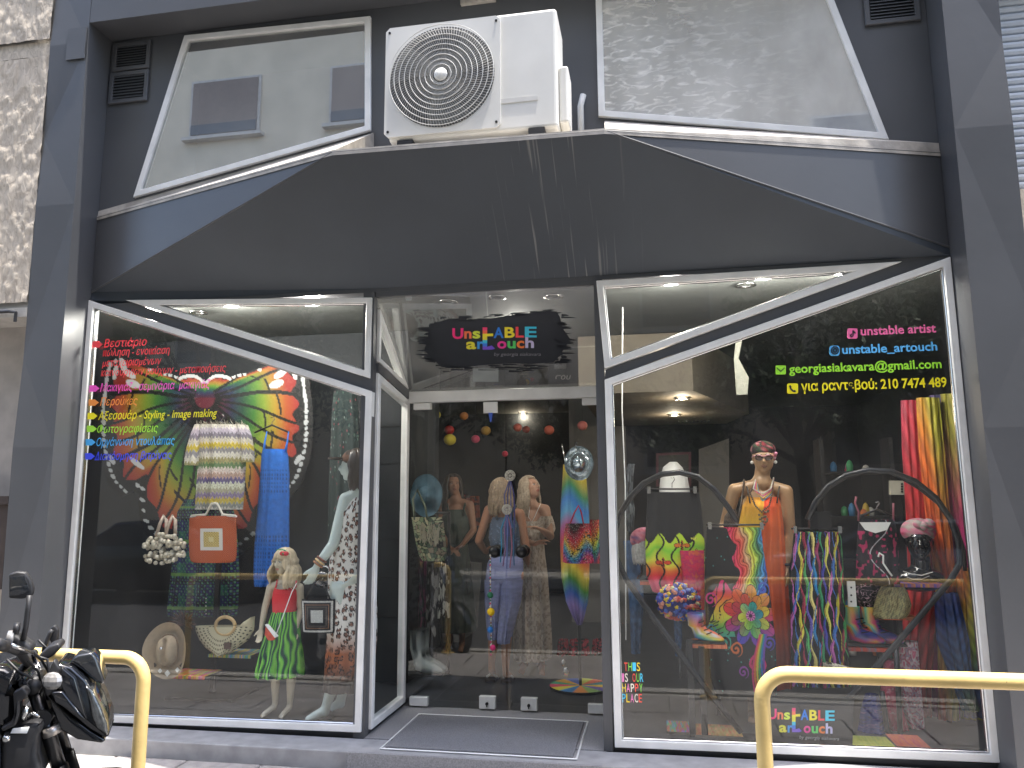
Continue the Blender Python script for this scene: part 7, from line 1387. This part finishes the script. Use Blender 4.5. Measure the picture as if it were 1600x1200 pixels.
for lb, pts, cs, sd in (('rainbow painted floor board at the left of the right window', (1042, 1085, 1135), ['#5a6ac8', '#48a868', '#c85a3a', '#8a5ab8'], 91), ('orange and brown painted floor board in the right window', (1086, 1160, 1140), ['#b86038', '#c8885a', '#8a8a48', '#b04a30'], 92), ('lime painted floor board behind the right railing', (1336, 1400, 1160), ['#a8b848', '#c8c858', '#98b050'], 93), ('red toned painted board under the tie dye trousers', (1402, 1452, 1158), ['#c85a48', '#d8784a', '#b8486a'], 94)):
    x0, x1, y = pts; t = thing('painted_board', lb, 'board', atz((x0+x1)/2, y, .04)); a = atz(x0, y+8, .045); b = atz(x1, y+8, .045); n = 40; V = []; UV = []
    for j in range(12):
        for i in range(n): V.append((a[0]+(b[0]-a[0])*i/(n-1), a[1]+.25*j/11, .046)); UV.append((i/(n-1), j/11))
    UV = np.array(UV); mesh('painted_face', V, [(j*n+i, j*n+i+1, (j+1)*n+i+1, (j+1)*n+i) for j in range(11) for i in range(n-1)], P_card, t, False, brush(sd, cs)(UV[:, 1]*.5, UV[:, 0])); MB().box((a[0], a[1], .029), (b[0], a[1]+.25, .045)).build('board', M['ply'], t)
# black sign board with the shop name low in the window
Yl = .10; t = thing('shop_sign', 'black sign board with the colourful shop name behind the right railing', 'sign', at(1262, 1168, Yl)); slab('board', [(1190, 1088), (1334, 1092), (1332, 1168), (1190, 1163)], Yl, .012, mat('sign_black', (.012, .013, .016), .5), t)
logo(lambda x, y: at(x, y, Yl-.004), t, .567, 1200, 1123, 1143, 15, -.03)
V, Fc = text_mesh('by georgia siakavara', .2, 0); mn, mx = V[:, 0].min(), V[:, 0].max(); mesh('lettering', [at(1249+(v[0]-mn)/(mx-mn)*62, 1154+(v[0]-mn)/(mx-mn)*3-v[1]/capH*5, Yl-.003) for v in V], Fc, viv('#b8b8b8'), t)
t = thing('intercom_box', 'small cream box with keys on a dark post in the right window', 'intercom', at(1402, 773, 1.6)); slab('case', [(1391, 751), (1413, 751), (1413, 773), (1391, 773)], 1.6, .04, mat('cream_plastic', (.5, .48, .40), .5), t)
for k in range(4): slab('key', [(1408, 755+4*k), (1411, 755+4*k), (1411, 757.5+4*k), (1408, 757.5+4*k)], 1.592, .006, M['black'], t)
MB().box((at(1394, 780, 1.64)[0], 1.66, 0), (at(1410, 780, 1.64)[0], 1.72, at(1402, 750, 1.64)[2])).build('post', M['blackm'], t)
# stock at the back of the shop: shelves of small colourful pieces seen past the frame
t = thing('stock_shelf', 'dark shelving unit with small colourful goods at the back', 'shelf', (at(1340, 820, 3.0)[0], 3.0, 0)); a, b = at(1290, 800, 3.0), at(1400, 800, 3.0)
for z in (.45, .9, 1.32, 1.75): MB().box((a[0], 3., z), (b[0], 3.3, z+.025)).build('board', M['black'], t)
for x in (a[0], b[0]): MB().box((x-.02, 3., 0), (x+.02, 3.3, 2.1)).build('upright', M['black'], t)
g = np.random.default_rng(31)
for k in range(26):
    x = g.uniform(a[0]+.06, b[0]-.06); z = [.025+.0, .475, .925, 1.345, 1.775][k % 5]; h_ = g.uniform(.05, .13); o = MB().lathe([(.001, 0), (.03, 0), (.034, h_*.5), (.022, h_*.85), (.001, h_)], (x, 3.05+g.uniform(0, .15), z), n=10).build('trinket', viv(['#c8485a', '#d8b848', '#3a78a8', '#48a068', '#d8d4cc', '#c86a9a', '#e07a40'][k % 7]), None, True)
    tag(o, 'small %s trinket on the %s board of the rear shelving' % (['red', 'ochre', 'blue', 'green', 'cream', 'pink', 'orange'][k % 7], ['lowest', 'second', 'third', 'upper', 'top'][k % 5]), 'trinket', 'trinkets on the rear shelving')
